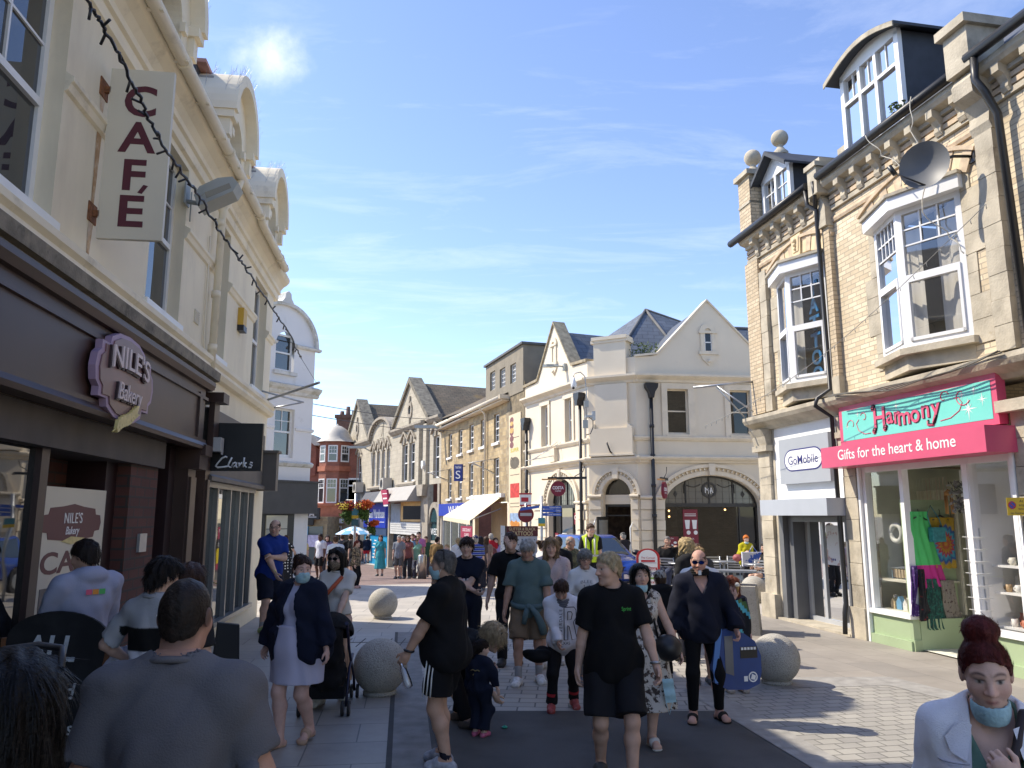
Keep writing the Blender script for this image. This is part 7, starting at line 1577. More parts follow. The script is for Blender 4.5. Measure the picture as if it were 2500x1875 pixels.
 def neck(s,X,Y,Z,inf=0.0):
  r=(.047 if s.sex=='f' else.056 if s.sex=='m' else.042)*s.k*(1+.35*(s.gr-1))+inf
  top=s.hc+s.H@(np.array((0,-.02,-.05))*s.hk)
  return cne(X,Y,Z,s.neck0+s.T@np.array((0,-.012,-.05))*s.k,top,r*1.12,r)
 def head(s,X,Y,Z,inf=0.0,face=True):
  q=s.hk;x,y,z=loc_(X,Y,Z,s.hc,s.H);x,y,z=np.abs(x)/q,y/q,z/q;fat=1+.35*(s.gr-1);i=inf
  d=ell(x,y,z,(0,-.008,.035),(.074+i,.096+i,.09+i))
  fw=.93 if s.sex=='f' else 1;d=smn(d,ell(x,y,z,(0,.03,-.028),(.06*fat*fw+i,.064+i,.09+i)),.035)
  d=smn(d,ell(x,y,z,(0,.042,-.085),(.045*fat*fw*fw+i,.042+i,.032+i)),.03)
  if not face:return d*q
  d=smn(d,ell(x,y,z,(0,.078,-.1),(.022,.016,.016)),.02)
  d=smn(d,ell(x,y,z,(.043,.055,-.022),(.024*fat,.026,.028)),.025)
  d=smn(d,cne(x,y,z,(.012,.082,.033),(.048,.066,.033),.011,.010),.014)
  d=smx(d,-ell(x,y,z,(.032,.104,.012),(.017,.016,.012)),.012)
  d=smn(d,ell(x,y,z,(.032,.0745,.011),(.0125,.0125,.0115)),.003)
  d=smn(d,cne(x,y,z,(0,.088,.015),(0,.112,-.022),.009,.0125),.014);d=smn(d,ell(x,y,z,(.013,.1,-.026),(.009,.011,.008)),.008)
  d=smn(d,cne(x,y,z,(0,.093,-.053),(.02,.083,-.056),.0065,.004),.006);d=smn(d,cne(x,y,z,(0,.091,-.065),(.018,.083,-.063),.0072,.004),.006)
  d=smn(d,ell(x,y,z,(.077,-.008,.002),(.010,.022,.032)),.008)
  return d*q
 def hand(s,X,Y,Z,sg):
  k=s.k*(.93 if s.sex=='f' else 1);w=s.Wr[sg];u=s.Wr[sg]-s.El[sg];u/=np.linalg.norm(u)
  if sg in s.hdr:hd=np.array(s.hdr[sg][0],float);u=hd/np.linalg.norm(hd);pn=np.array(s.hdr[sg][1],float)
  else:pn=np.array((-sg,.25,0.0))
  pn=pn-u*(pn@u);pn/=np.linalg.norm(pn);sd_=np.cross(u,pn)*sg;sd_/=np.linalg.norm(sd_)
  Rm=np.stack([sd_,pn,u],1);x,y,z=loc_(X,Y,Z,w,Rm);x,y,z=x/k,y/k,z/k
  d=ell(x,y,z,(0,.0,.045),(.041,.018,.056));d=smn(d,cne(x,y,z,(0,0,-.02),(0,0,.03),.027,.026),.02)
  c=s.curl if not isinstance(s.curl,dict)else s.curl.get(sg,25)
  for j,(bx,L)in enumerate(((.029,.072),(.010,.08),(-.010,.075),(-.028,.06))):
   p0=np.array((bx,0,.082-.006*abs(j-1)));a1=R_(c*(.6+.1*j));a2=R_(c*(1.7+.12*j));sp=(bx)*1.2
   p1=p0+np.array((sp*.3,sin_(a1),cos_(a1)))*L*.5;p2=p1+np.array((sp*.2,sin_(a2),cos_(a2)))*L*.5
   d=smn(d,smn(cne(x,y,z,p0,p1,.0095,.0085),cne(x,y,z,p1,p2,.0085,.007),.004),.006)
  t0=np.array((.03,.006,.022));t1=np.array((.058,.02,.052));t2=np.array((.062,.034,.082));d=smn(d,smn(cne(x,y,z,t0,t1,.013,.011),cne(x,y,z,t1,t2,.0105,.008),.005),.008)
  return d*k
 def _obj(s,name,parts,m,smooth=True,col=None,label=None):
  vs,qs,n=[],[],0
  for P,Q in parts:
   if len(P)==0:continue
   vs.append(P);qs.append(Q+n);n+=len(P)
  if not vs:return None
  V=np.concatenate(vs);Q=np.concatenate(qs)
  me=bpy.data.meshes.new(name);me.vertices.add(len(V));me.vertices.foreach_set('co',V.astype(np.float32).ravel())
  me.loops.add(len(Q)*4);me.loops.foreach_set('vertex_index',Q.astype(np.int32).ravel());me.polygons.add(len(Q));me.polygons.foreach_set('loop_start',np.arange(0,len(Q)*4,4,dtype=np.int32))
  me.polygons.foreach_set('use_smooth',np.ones(len(Q),bool));me.update(calc_edges=True);me.validate()
  me.materials.append(m)
  if col is not None:
   at=me.color_attributes.new('Col','FLOAT_COLOR','POINT');C=np.concatenate([col(V),np.ones((len(V),1))],1);at.data.foreach_set('color',C.astype(np.float32).ravel())
  o=bpy.data.objects.new(name,me);COL.objects.link(o);o.parent=s.root;ORG[o.name]=ORG[s.root.name]
  if label:o['label']=label
  s.kids.append(o);return o
 def bounds(s,pts,pad):P=np.array(pts);return P.min(0)-pad,P.max(0)+pad
 def body(s,hide_feet=False,stb=0,fade=0.0,lips=(.5,.2,.18),brow=None,makeup=0):
  k=s.k;res=s.res
  def f(X,Y,Z):
   d=s.torso(X,Y,Z)
   for sg in(1,-1):
    d=smn(d,s.arm(X,Y,Z,sg),.035*k);d=smn(d,s.leg(X,Y,Z,sg),.03*k);d=smn(d,s.foot(X,Y,Z,sg),.02*k)
   d=smn(d,s.neck(X,Y,Z),.03*k);zc=(s.neck0+s.neck1)/2;ax_=s.neck1-s.neck0;ax_=ax_/np.linalg.norm(ax_);zc=zc+ax_*.03*k
   return np.maximum(d,(X-zc[0])*ax_[0]+(Y-zc[1])*ax_[1]+(Z-zc[2])*ax_[2])
  pts=[s.pel,s.neck1,*s.S.values(),*s.El.values(),*s.Wr.values(),*s.Kn.values(),*s.An.values(),s.pel-0.12*k]
  lo,hi=s.bounds(pts,.2*k);lo[2]=max(lo[2],-.03)if min(p[2]for p in pts)>.05*k else lo[2]
  parts=[sfn(f,lo,hi,res*1.25)]
  def fh(X,Y,Z):
   d=smn(s.head(X,Y,Z),s.neck(X,Y,Z),.02*k);zc=(s.neck0+s.neck1)/2;ax_=s.neck1-s.neck0;ax_=ax_/np.linalg.norm(ax_);zc=zc-ax_*.0*k
   return np.maximum(d,-((X-zc[0])*ax_[0]+(Y-zc[1])*ax_[1]+(Z-zc[2])*ax_[2]))
  hr=max(.0042,res*.42)
  parts.append(sfn(fh,s.hc-.17*s.hk,s.hc+.155*s.hk,hr))
  for sg in(1,-1):
   u=s.Wr[sg]-s.El[sg];u/=np.linalg.norm(u)
   if sg in s.hdr:u=np.array(s.hdr[sg][0],float);u/=np.linalg.norm(u)
   c=s.Wr[sg]+u*.08*k;parts.append(sfn(lambda X,Y,Z:s.hand(X,Y,Z,sg),c-.135*k,c+.135*k,max(.0045,res*.4)))
  sk,hcol=s.skin,s.hc_;brow=brow if brow is not None else hcol*.8+sk*.12
  def col(V):
   C=np.tile(sk,(len(V),1));x,y,z=loc_(V[:,0],V[:,1],V[:,2],s.hc,s.H);x,y,z=x/s.hk,y/s.hk,z/s.hk;ax=np.abs(x);inh=(np.abs(z)<.14)&(np.abs(y)<.14)&(ax<.1)
   def mixc(w,c):w=np.clip(w,0,1)[:,None]*inh[:,None];return C*(1-w)+np.array(c)*w
   ch=np.exp(-(((ax-.042)/.022)**2+((z+.025)/.022)**2))*(y>.03);C=mixc(ch*.28,sk*np.array((1.12,.72,.7)))
   nn=np.exp(-((ax/.018)**2+((z+.022)/.02)**2))*(y>.08);C=mixc(nn*.25,sk*np.array((1.1,.75,.72)))
   if stb:st=(1/(1+np.exp((z+.042)/.008)))*(1/(1+np.exp(-(y-.0)/.012)));C=mixc(st*stb,hcol*.6+sk*.35)
   lp=np.exp(-((ax/.021)**4+((z+.0595)/.0085)**4))*(y>.07);C=mixc(lp*.75,lips)
   ml=np.exp(-((ax/.02)**4+((z+.0592)/.0022)**2))*(y>.07);C=mixc(ml*.7,np.array(lips)*.35)
   ln_=np.interp(y,[-.14,-.09,-.05,-.012,.012,.03,.06,.1],[-.085,-.075,-.045,.0,.004,.02,.06,.074]);hf=1/(1+np.exp(-(z-ln_+fade)/.009))*(ax<.2);C=mixc(hf*.75*(fade>0),hcol)
   bz=.0345+.006*(1-((ax-.032)/.02)**2);bw=np.exp(-(((ax-.033)/.021)**6+((z-bz)/.0048)**2))*(y>.04);C=mixc(bw*.85,brow)
   ew=np.exp(-(((ax-.032)/.0135)**4+((z-.0115)/.0062)**4))*(y>.06);C=mixc(ew*.9,(.42,.4,.38))
   ir=np.exp(-(((ax-.032)/.0062)**4+((z-.0115)/.0065)**4))*(y>.06);C=mixc(ir,(.03,.025,.02))
   ld=np.exp(-(((ax-.032)/.017)**4+((z-.0185)/.003)**2))*(y>.06);C=mixc(ld*(.6+.4*makeup),np.array((.03,.02,.018))if makeup else sk*.3)
   return C
  s._obj('body',parts,SKN,col=col)
 def hair(s,style='short',col=None,vol=.012,front=.072,cut=None,amp=.004,name='hair'):
  c=np.array(col)if col is not None else s.hc_;q=s.hk;sd_=s.sd
  def f(X,Y,Z):
   x,y,z=loc_(X,Y,Z,s.hc,s.H);x,y,z=x/q,y/q,z/q;ax=np.abs(x)
   d=smn(ell(x,y,z,(0,-.008,.035),(.074+vol,.096+vol,.09+vol)),ell(x,y,z,(0,-.03,-.03),(.062+vol*.8,.06+vol,.08)),.03)
   line=np.interp(y,[-.14,-.09,-.05,-.012,.012,.03,.06,.1],[-.085,-.075,-.045,.0,.004,.02,front-.014,front])-.012*np.clip(ax/.06,0,1)*(y>.05)
   if style in('buzz','short','bald','fringe'):
    d=np.maximum(d,(line-z)*.8)
    if style=='bald':d=np.maximum(d,-(np.sqrt((x/1.0)**2+((y-.03)/1.15)**2+((z-.12)/.85)**2)-.088))
    if style=='fringe':d=smn(d,ell(x,y,z,(0,.075,.075),(.062,.035,.03)),.02)
   else:
    d=np.maximum(d,(line-z)*.8)
    if style in('bun','topbun','bighead'):
     b=(0,-.03,.155)if style=='topbun' else(0,-.105,.09);d=smn(d,ell(x,y,z,b,(.062,.058,.052)),.02)
    if style=='pony':d=smn(d,cne(x,y,z,(0,-.1,.06),(0,-.14,-.12),.035,.028),.03)
    if style in('long','bob','wavy','vlong'):
     e={'long':-.24,'bob':-.12,'wavy':-.24,'vlong':-.38}[style]
     bk=smn(cne(x,y,z,(0,-.045,.03),(0,-.07,e),.085+vol,.07),cne(x,y,z,(.0,-.05,-.05),(0,-.06,e*.8),.075,.07),.04)
     sd2=cne(ax,y,z,(.066,.012,.05),(.085,.03,e+.02),.024+vol*.6,.022);sd2=smn(sd2,cne(ax,y,z,(.05,.05,.095),(.07,.035,.02),.02,.018),.02)
     d=smn(d,smn(bk,sd2,.03),.02)
     d=np.maximum(d,-ell(x,y,z,(0,.085,-.035),(.058,.06,.1)))
    if style=='wild':d=smn(d,ell(x,y,z,(0,-.02,.06),(.11,.12,.1)),.02)
   n=np.sin(x*95+3*np.sin(z*22+sd_))*np.sin(y*80+2*np.sin(z*19))+.6*np.sin(x*170+z*30+y*60)
   return(d+amp*n)*q
  e=.32 if style in('long','bob','wavy')else.46 if style=='vlong' else.2
  P,Q=sfn(f,s.hc-np.array((.2,.22,e))*q,s.hc+np.array((.2,.2,.25))*q,max(.0055,s.res*.5))
  parts=[(P,Q)]
  if s.res<.0135 and len(Q)and style!='buzz':
   r=np.random.RandomState(sd_);n=6500 if s.res<.009 else 3600 if s.res<.0106 else 1500;i=r.randint(len(Q),size=n);A,B,C=P[Q[i,0]],P[Q[i,1]],P[Q[i,2]];c0=P[Q[i]].mean(1)
   nr=np.cross(B-A,C-A);nr/=np.linalg.norm(nr,axis=1)[:,None]+1e-9;cen=s.hc+s.H@np.array((0,-.02,.02))*q
   nr*=np.sign(((c0-cen)*nr).sum(1))[:,None];cr=s.hc+s.H@np.array((.01,-.03,.14))*q
   g0=(c0-cr)*.6+(s.H@np.array((0,-.0,-.09)))[None]*q;lift=.35 if style in('vlong','long','bob')else.8
   if style in('topbun','bun','bighead','pony'):
    bc=s.hc+s.H@np.array({'topbun':(0,-.03,.15),'bun':(0,-.105,.09),'bighead':(0,-.105,.09),'pony':(0,-.11,.05)}[style])*q;g0=(bc-c0)*.8;lift=.3
   g0=g0+r.normal(size=g0 .shape)*(.012 if s.res<.0098 else.028);g0-=nr*(g0*nr).sum(1)[:,None]*.9;g0/=np.linalg.norm(g0,axis=1)[:,None]+1e-9
   ln={'buzz':.008,'bald':.012,'short':.022,'fringe':.038,'wild':.07,'topbun':.03,'bun':.03,'bighead':.035}.get(style,.06)*q*(.5+r.random_sample(n));sdv=np.cross(g0,nr);w_=(.0008+.0009*r.random_sample(n))[:,None]*(1.4 if s.res>.0106 else 1)
   b0=c0-nr*.001;m0=c0+g0*ln[:,None]*.55+nr*(ln*.12*lift)[:,None];t0=c0+g0*ln[:,None]+nr*(ln*(.02+.22*r.random_sample(n))*lift)[:,None]
   V=np.concatenate([b0-sdv*w_,b0+sdv*w_,m0-sdv*w_,m0+sdv*w_,t0-sdv*w_*.25,t0+sdv*w_*.25]);k=np.arange(n)
   parts.append((V,np.concatenate([np.stack([k,k+n,k+3*n,k+2*n],1),np.stack([k+2*n,k+3*n,k+5*n,k+4*n],1)])))
  s._obj(name,parts,hair_mat(tuple(c)))
 def cap(s,c,name='cap',peak=True,label=None,beanie=False):
  q=s.hk
  def f(X,Y,Z):
   x,y,z=loc_(X,Y,Z,s.hc,s.H);x,y,z=x/q,y/q,z/q
   d=ell(x,y,z,(0,-.01,.038),(.086,.108,.1));d=np.maximum(d,(.045 if not beanie else.02)+.18*(y if not beanie else-y*.0)*0-z)
   if peak:d=smn(d,ell(x,y,z,(0,.12,.052),(.07,.075,.008)),.012)
   return d*q
  s._obj(name,[sfn(f,s.hc-.16*q,s.hc+.23*q,max(.006,s.res*.5))],cm_(c),label=label)
 def top(s,c,slv=.55,hem=-.06,inf=.014,flare=.03,amp=.005,name='t_shirt',neck=.0,vneck=0,open_=None,collar=False,hood=False,col=None,m=None,scoop=0,sli=None,crop=False,arms=(1,-1),k_=.03,hi=None):
  k=s.k;sl=inf+.006 if sli is None else sli
  def f(X,Y,Z):
   xt,yt,zt=loc_(X,Y,Z,s.pel,s.T);xt,yt,zt=xt/k,yt/k,zt/k
   d=s.torso(X,Y,Z,inf*k)-flare*k*np.clip((.34-zt)/.34,0,1.3)
   for sg in arms:
    if slv<=0:continue
    E,S0,W_=s.El[sg],s.S[sg],s.Wr[sg];gw=(1+.5*(s.gr-1))*(.88 if s.sex!='m' else 1);
    if slv<=1:
     e=S0+(E-S0)*slv;u=(E-S0)/np.linalg.norm(E-S0)
     a=cne(X,Y,Z,S0,E,(.055*gw+sl)*k,(.05*gw+sl+.006)*k);a=np.maximum(a,(X-e[0])*u[0]+(Y-e[1])*u[1]+(Z-e[2])*u[2])
    else:
     e=E+(W_-E)*(slv-1);u=(W_-E)/np.linalg.norm(W_-E)
     lo_=cne(X,Y,Z,E,e,(.042*gw+sl)*k,(.033*gw+sl)*k);lo_=np.maximum(lo_,(X-e[0])*u[0]+(Y-e[1])*u[1]+(Z-e[2])*u[2])
     a=smn(cne(X,Y,Z,S0,E,(.054*gw+sl)*k,(.044*gw+sl)*k),lo_,.02*k)
     a=a+folds(X,Y,Z,amp*.8,s.sd+3)
    d=smn(d,a,k_*k)
   d=d+folds(X,Y,Z,amp,s.sd)*np.clip(1.25-zt*1.2,.5,1)*np.clip((.6-zt)/.1,.15,1)
   if hood:d=smn(d,ell(xt,yt,zt,(0,-.075,.56),(.125,.075,.07))*k,.03)
   if collar:d=smn(d,np.maximum(np.abs(s.neck(X,Y,Z,.014*k))-.006,np.abs(zt-.575)-.028),.008)
   d=np.maximum(d,(hem-zt)*k)
   if hi is not None:d=np.maximum(d,(zt-hi)*k)
   top_=(.612 if not collar else.628)+neck-.35*(yt+.005)-(scoop+0)*np.clip(1-np.abs(xt)/.12,0,1)*(yt>0)
   ncut=s.neck(X,Y,Z,(.017 if not collar else.008)*k)
   d=np.maximum(d,-np.maximum(ncut,(.562-.28*(yt+.02)-zt)*k));d=np.maximum(d,(zt-top_)*k*.8)
   if vneck:d=np.maximum(d,-np.maximum((np.abs(xt)-.075*np.clip((zt-(.52-vneck))/vneck,0,1))*k,-(yt)*k))
   if open_:w0,w1=open_;d=np.maximum(d,-np.maximum((np.abs(xt+.01)-(w0+(w1-w0)*np.clip((.5-zt)/.5,0,1)))*k,-(yt+.02)*k))
   return d
  pts=[s.tw((0,0,hem-.02)),s.tw((.22*s.gr,.2+.1*s.belly,hem)),s.tw((-.22*s.gr,-.2,hem)),s.neck1,*s.S.values(),s.tw((.2*s.gr,.15,.3)),s.tw((-.2*s.gr,-.15,.3))]
  for sg in arms:
   if slv>0:pts.append(s.El[sg])
   if slv>1:pts.append(s.Wr[sg])
  lo,hi_=s.bounds(pts,.1*k)
  mm=m or cm_(c,attr=col is not None,nm=('print_%d'%PRB.randrange(10**6))if col is not None else None)
  o=s._obj(name,[sfn(f,lo,hi_,s.res)],mm,col=col)
  if not(collar or hood or open_ or vneck or crop)and slv>0 and s.res<.014:
   r=(.047 if s.sex=='f' else.056 if s.sex=='m' else.042)*1.1*(1+.35*(s.gr-1))+.017
   s.add('neckband',m or(mm if col is None else cm_((.3,.3,.31))),lambda b:b.tube([s.tw((r*cos_(t),r*1.02*sin_(t)-.008,.572-.28*(r*sin_(t)-.008+.02)))for t in np.linspace(0,6.2832,28)],.012,8))
  return o
 def legs(s,c,length=1.0,inf=.012,flare=.0,amp=.005,name='trousers',rise=.0,m=None,col=None):
  """length 0..1 hip to knee, 1..2 knee to ankle"""
  k=s.k
  def f(X,Y,Z):
   xt,yt,zt=loc_(X,Y,Z,s.pel,s.T);d=np.maximum(s.torso(X,Y,Z,inf*k),(zt/k-rise)*k)
   for sg in(1,-1):
    H,K,A=s.hips[sg],s.Kn[sg],s.An[sg];gl=1+.5*(s.gr-1)
    if length<=1:
     e=H+(K-H)*length;u=(K-H)/np.linalg.norm(K-H);a=cne(X,Y,Z,H,K,(.088*gl+inf)*k,(.06*gl+inf+flare)*k)
    else:
     e=K+(A-K)*(length-1);u=(A-K)/np.linalg.norm(A-K);a=smn(cne(X,Y,Z,H,K,(.086*gl+inf)*k,(.058*gl+inf)*k),cne(X,Y,Z,K,A,(.058*gl+inf)*k,(.045*gl+inf+flare)*k),.04*k)
    a=a+folds(X,Y,Z,amp,s.sd+7);a=np.maximum(a,(X-e[0])*u[0]+(Y-e[1])*u[1]+(Z-e[2])*u[2]);d=smn(d,a,.02*k)
   return d
  pts=[s.pel,s.tw((.2*s.gr,.17,.1)),s.tw((-.2*s.gr,-.17,.1)),*s.hips.values(),*s.Kn.values()]+(list(s.An.values())if length>1 else[])
  lo,hi=s.bounds(pts,.13*k)
  return s._obj(name,[sfn(f,lo,hi,s.res)],m or cm_(c,attr=col is not None,nm=('print_%d'%PRB.randrange(10**6))if col is not None else None),col=col)
 def skirt(s,c,z1=.1,z0=-.5,wa=.15,wb=.24,pleats=14,amp=.012,name='skirt',m=None,depth=.8):
  k=s.k
  def f(X,Y,Z):
   xt,yt,zt=loc_(X,Y,Z,s.pel,np.eye(3));x,y,z=xt/k,yt/k,zt/k;t=np.clip((z1-z)/(z1-z0),0,1)
   a=(wa+(wb-wa)*t**.8)*s.gr;hp=.03*np.exp(-((z+.02)/.12)**2);a=a+hp;th=np.arctan2(y/depth,x)
   r=np.sqrt(x*x+(y/depth)**2);d=(r-a+amp*(.25+t)*np.sin(th*pleats+2*np.sin(th*3+z*4)))*depth
   return np.maximum(np.maximum(d,z-z1),z0-z)*k
  lo=s.pel+np.array((-.4,-.36,z0-.03))*k*np.array((s.gr,s.gr,1));hi=s.pel+np.array((.4,.36,z1+.03))*k*np.array((s.gr,s.gr,1))
  return s._obj(name,[sfn(f,lo,hi,s.res)],m or cm_(c))
 def shoes(s,c,sole=(.7,.7,.68),sandal=False):
  k=s.k
  for sg in(1,-1):
   A=s.An[sg]
   if sandal:
    def f(X,Y,Z):
     d=s.foot(X,Y,Z,sg,.006);zz=(A[2]-.085*k)
     strap=np.minimum(np.abs(np.sqrt((X-A[0])**2+(Y-A[1])**2)-.095*k)-.016*k,np.abs(np.sqrt((X-A[0])**2+(Y-A[1])**2)-.02*k)-.02*k)
     return np.maximum(d,np.minimum(strap,Z-zz-.018*k))
   else:
    def f(X,Y,Z):return np.maximum(s.foot(X,Y,Z,sg,.009*k),np.where(np.sqrt((X-A[0])**2+(Y-A[1])**2)<.07*k,Z-(A[2]-.005*k),-1))
   s._obj('sandal' if sandal else 'shoe',[sfn(f,A-np.array((.23,.23,.12))*k,A+np.array((.23,.23,.1))*k,max(.006,s.res*.6))],cm_(c)if sandal else mat('shoe_%02d_%02d_%02d'%tuple(int(x*99)for x in c),c,.6,var=.25,vs=30,stain=((.6,.6,.58),14,.6,.65,.5)if max(c)>.3 else None))
 def socks(s,c,hgt=.1):
  for sg in(1,-1):
   A,K=s.An[sg],s.Kn[sg];u=(K-A)/np.linalg.norm(K-A);e=A+u*hgt*s.k
   s._obj('sock',[sfn(lambda X,Y,Z:cne(X,Y,Z,A,e,.043*s.k,.046*s.k),A-.09*s.k,A+np.array((.09,.09,.09+hgt))*s.k,max(.007,s.res*.6))],cm_(c))
 def frame(s,p):return s.hc+s.H@(np.array(p)*s.hk)
 def mb(s):return MB()
 def surf(s,x,z,inf):
  a,b=.45,.0
  for _ in range(22):
   m=(a+b)/2;P=s.tw((x,m,z));d=float(s.torso(P[0],P[1],P[2],inf*s.k))
   if d>0:a=m
   else:b=m
  return s.tw((x,a,z))
 def add(s,name,m,fn,label=None):
  b=MB();fn(b);o=b.Bd(name,m,s.root,local=True);ORG[o.name]=ORG[s.root.name]
  if label:o['label']=label
  s.kids.append(o);return o
 def mask(s,c=(.36,.56,.62),down=False,m=None,loops=True):
  q=s.hk
  def f(X,Y,Z):
   x,y,z=loc_(X,Y,Z,s.hc,s.H);x,y,z=x/q,y/q,z/q
   if down:z=z+.05;
   d=np.abs(ell(x,y,z,(0,.036 if not down else.026,-.05),(.066 if not down else.06,.078,.085)))-.004;d=smn(d,np.abs(ell(x,y,z,(0,.1,-.03),(.016,.028,.03)))-.004,.012)if not down else d
   d=np.maximum(d,.022-y);d=np.maximum(d,np.abs(z+.062)-(.052 if not down else.036));return d*q
  m_=m or mat('face_mask_blue',c,.85,var=.06,vs=30,bump=.3,bs=90)
  s._obj('face_mask',[sfn(f,s.hc-.19*q,s.hc+.16*q,max(.0048,s.res*.42))],m_)
  if loops and not down:
   s.add('mask_loop',WHITE,lambda b:[b.tube([s.frame((sx*.06,.03,z0)),s.frame((sx*.078,.01,z0*.5)),s.frame((sx*.082,-.022,.01))],.0022,4)for sx in(-1,1)for z0 in(-.02,-.1)])
 def glasses(s,dark=True,c=None,up=0,thin=False):
  z0=.014+up*.085;y0=.1-up*.02;m=mat('sunglass_lens',(.008,.008,.01),.12,var=0)if dark and not c else mat('mirror_lens',c,.12,.9,var=.2,vs=30)if c else None
  fm=BK
  def ring(sx,r):return[s.frame((sx*.033+r[0]*cos_(t*.5236),y0+.004-.25*abs(sx*.033+r[0]*cos_(t*.5236))**1.0*.35,z0+r[1]*sin_(t*.5236)))for t in range(12)]
  if m:s.add('sunglasses',m,lambda b:[(b.face(ring(sx,(.028,.019))),b.face([p+(s.H@np.array((0,-.006,0)))for p in ring(sx,(.028,.019))]))for sx in(-1,1)])
  s.add('glasses_frame',fm,lambda b:([b.tube(ring(sx,(.028,.019))+[ring(sx,(.028,.019))[0]],.0022 if thin else.003,4)for sx in(-1,1)],b.tube([s.frame((-.01,y0+.003,z0)),s.frame((.01,y0+.003,z0))],.003,4),[b.tube([s.frame((sx*.06,y0-.012,z0+.004)),s.frame((sx*.078,.01,z0+.002+up*.01)),s.frame((sx*.08,-.03,z0-.008+up*.02))],.003,4)for sx in(-1,1)]))
def at_feet(u,v):return gp(u,v)
def bhd(u,vtop,Y):
 p=atY(u,vtop,Y);gz=g(Y);return VV((p.x,Y,gz)),p.z-gz
def wld(s,p):
 return VV(s.root.location)+Matrix.Rotation(s.root.rotation_euler[2],3,'Z')@VV(p)
Pn.world=wld
def cam_yaw(loc,yaw):
 """yaw given relative to the line of sight: 180 looks straight at the photographer's position"""
 return yaw
GRAN=mat('speckled_granite',(.42,.40,.35),.85,var=.15,vs=4,bump=.9,bs=70,stain=[((.14,.13,.11),75,.54,.62,.8),((.62,.6,.53),90,.58,.66,.7),((.2,.19,.16),2.5,.6,.8,.4)])
def ball(u,vb,r,lab,Y=None):
 P_=gp(u,vb)if Y is None else Y
 b=MB();c=VV((P_.x,P_.y,P_.z))
 b.lathe([(0,0),(r*.62,0),(r*.62,.035),(r*.5,.05)],c,32);b.sphere(c+VV((0,0,r*.99)),r,48,28)
 return tag(b.Bd('granite_ball',GRAN,loc=c),lab,'bollard','granite ball bollards')
ball(927,1694,.305,'large shaded granite ball nearest the camera on the left pavement')
ball(934,1509,.29,'sunlit granite ball standing alone on the pale plaza paving')
ball(1896,1668,.29,'rough granite ball in front of the phone shop beside the blue bodyboard')
ball(1842,1470,.3,'granite ball behind the stone planter near the phone shop corner')
pb=thing('stone_planter','square concrete planter block with a thin slab shelf behind the girl with the towel','planter',gp(1820,1558))
PCN=mat('exposed_aggregate',(.36,.34,.3),.9,var=.15,vs=5,bump=.7,bs=60,stain=((.14,.13,.11),60,.56,.64,.7))
q=gp(1818,1550);Fp=Turn((q.x,q.y+.35,0),R_(-20))
sub('block',pb,Fp,1,PCN,lambda b:b.prism([(-.38,.0),(.38,.0),(.33,.8),(-.33,.8)],-.36,.36));sub('shelf',pb,Fp,1,STL,lambda b:(b.box(-.5,.35,-.2,.2,1.02,1.05),b.box(-.05,.0,-.03,.03,.8,1.02)))
q=gp(1030,1413);b=MB();b.lathe([(0,0),(.2,0),(.2,1.03),(.17,1.07),(0,1.08)],q,24);tag(b.Bd('steel_bollard',mat('brushed_steel',(.5,.48,.44),.3,.9,var=.08),loc=q),'thick brushed steel cylinder bollard at the mouth of the lane','bollard')
q=gp(1010,1410);b=MB();b.F=Turn(q,R_(10));b.prism([(-.16,0),(.16,0),(.16,1.9),(.12,1.95),(-.16,1.62)],-.1,.1);tag(b.Bd('raked_post',mat('dark_slate_post',(.06,.058,.055),.6,var=.2),loc=q),'dark slab post with a slanted top beside the steel bollard','post')
q=gp(718,1395);pbx=thing('post_box','red post box with a rounded top in front of the white corner building','post box',q)
POST=mat('post_box_red',(.42,.015,.018),.35,var=.06,coat=.3);wdt=1.15
def pbox(b):
 b.F=Turn(q,R_(12));w=.42;b.prism([(-w,.12),(w,.12),(w,1.35),(w*.9,1.45),(w*.5,1.52),(-w*.5,1.52),(-w*.9,1.45),(-w,1.35)],-.35,.35);b.prism([(-w-.03,0),(w+.03,0),(w+.03,.14),(-w-.03,.14)],-.37,.37)
bq=MB();pbox(bq);bq.Bd('case',POST,pbx);bq=MB();bq.F=Turn(q,R_(12));bq.box(-.3,.1,-.365,-.35,1.15,1.22);bq.Bd('slot',BLK,pbx);bq=MB();bq.F=Turn(q,R_(12));bq.box(-.36,-.24,-.36,-.35,1.25,1.36);bq.box(-.3,.1,-.36,-.35,.7,.95);bq.Bd('plate',mat('cream_plate',(.6,.5,.3),.6,var=.1),pbx)
q=gp(868,1392);Yb=30.0;P_=atY(868,1240,Yb);q=VV((P_.x,Yb,g(Yb)))
fp=thing('flower_basket_pole','street pole carrying big hanging baskets of red and orange flowers over a parking sign','flower baskets',q)
bq=MB();bq.tube([q,VV((q.x,q.y,atY(868,1205,Yb).z))],.05,8);bq.tube([VV((q.x-.4,q.y,P_.z+.3)),VV((q.x+.6,q.y,P_.z+.3))],.012,6);bq.Bd('pole',STL,fp)
FLW=[mat('flower_dark_red',(.16,.01,.015),.8,var=.3,vs=12),mat('flower_orange',(.5,.09,.01),.8,var=.2,vs=12),mat('flower_yellow',(.62,.5,.06),.8,var=.2,vs=12),mat('basket_green',(.06,.12,.02),.8,var=.4,vs=12)]
rf=random.Random(2)
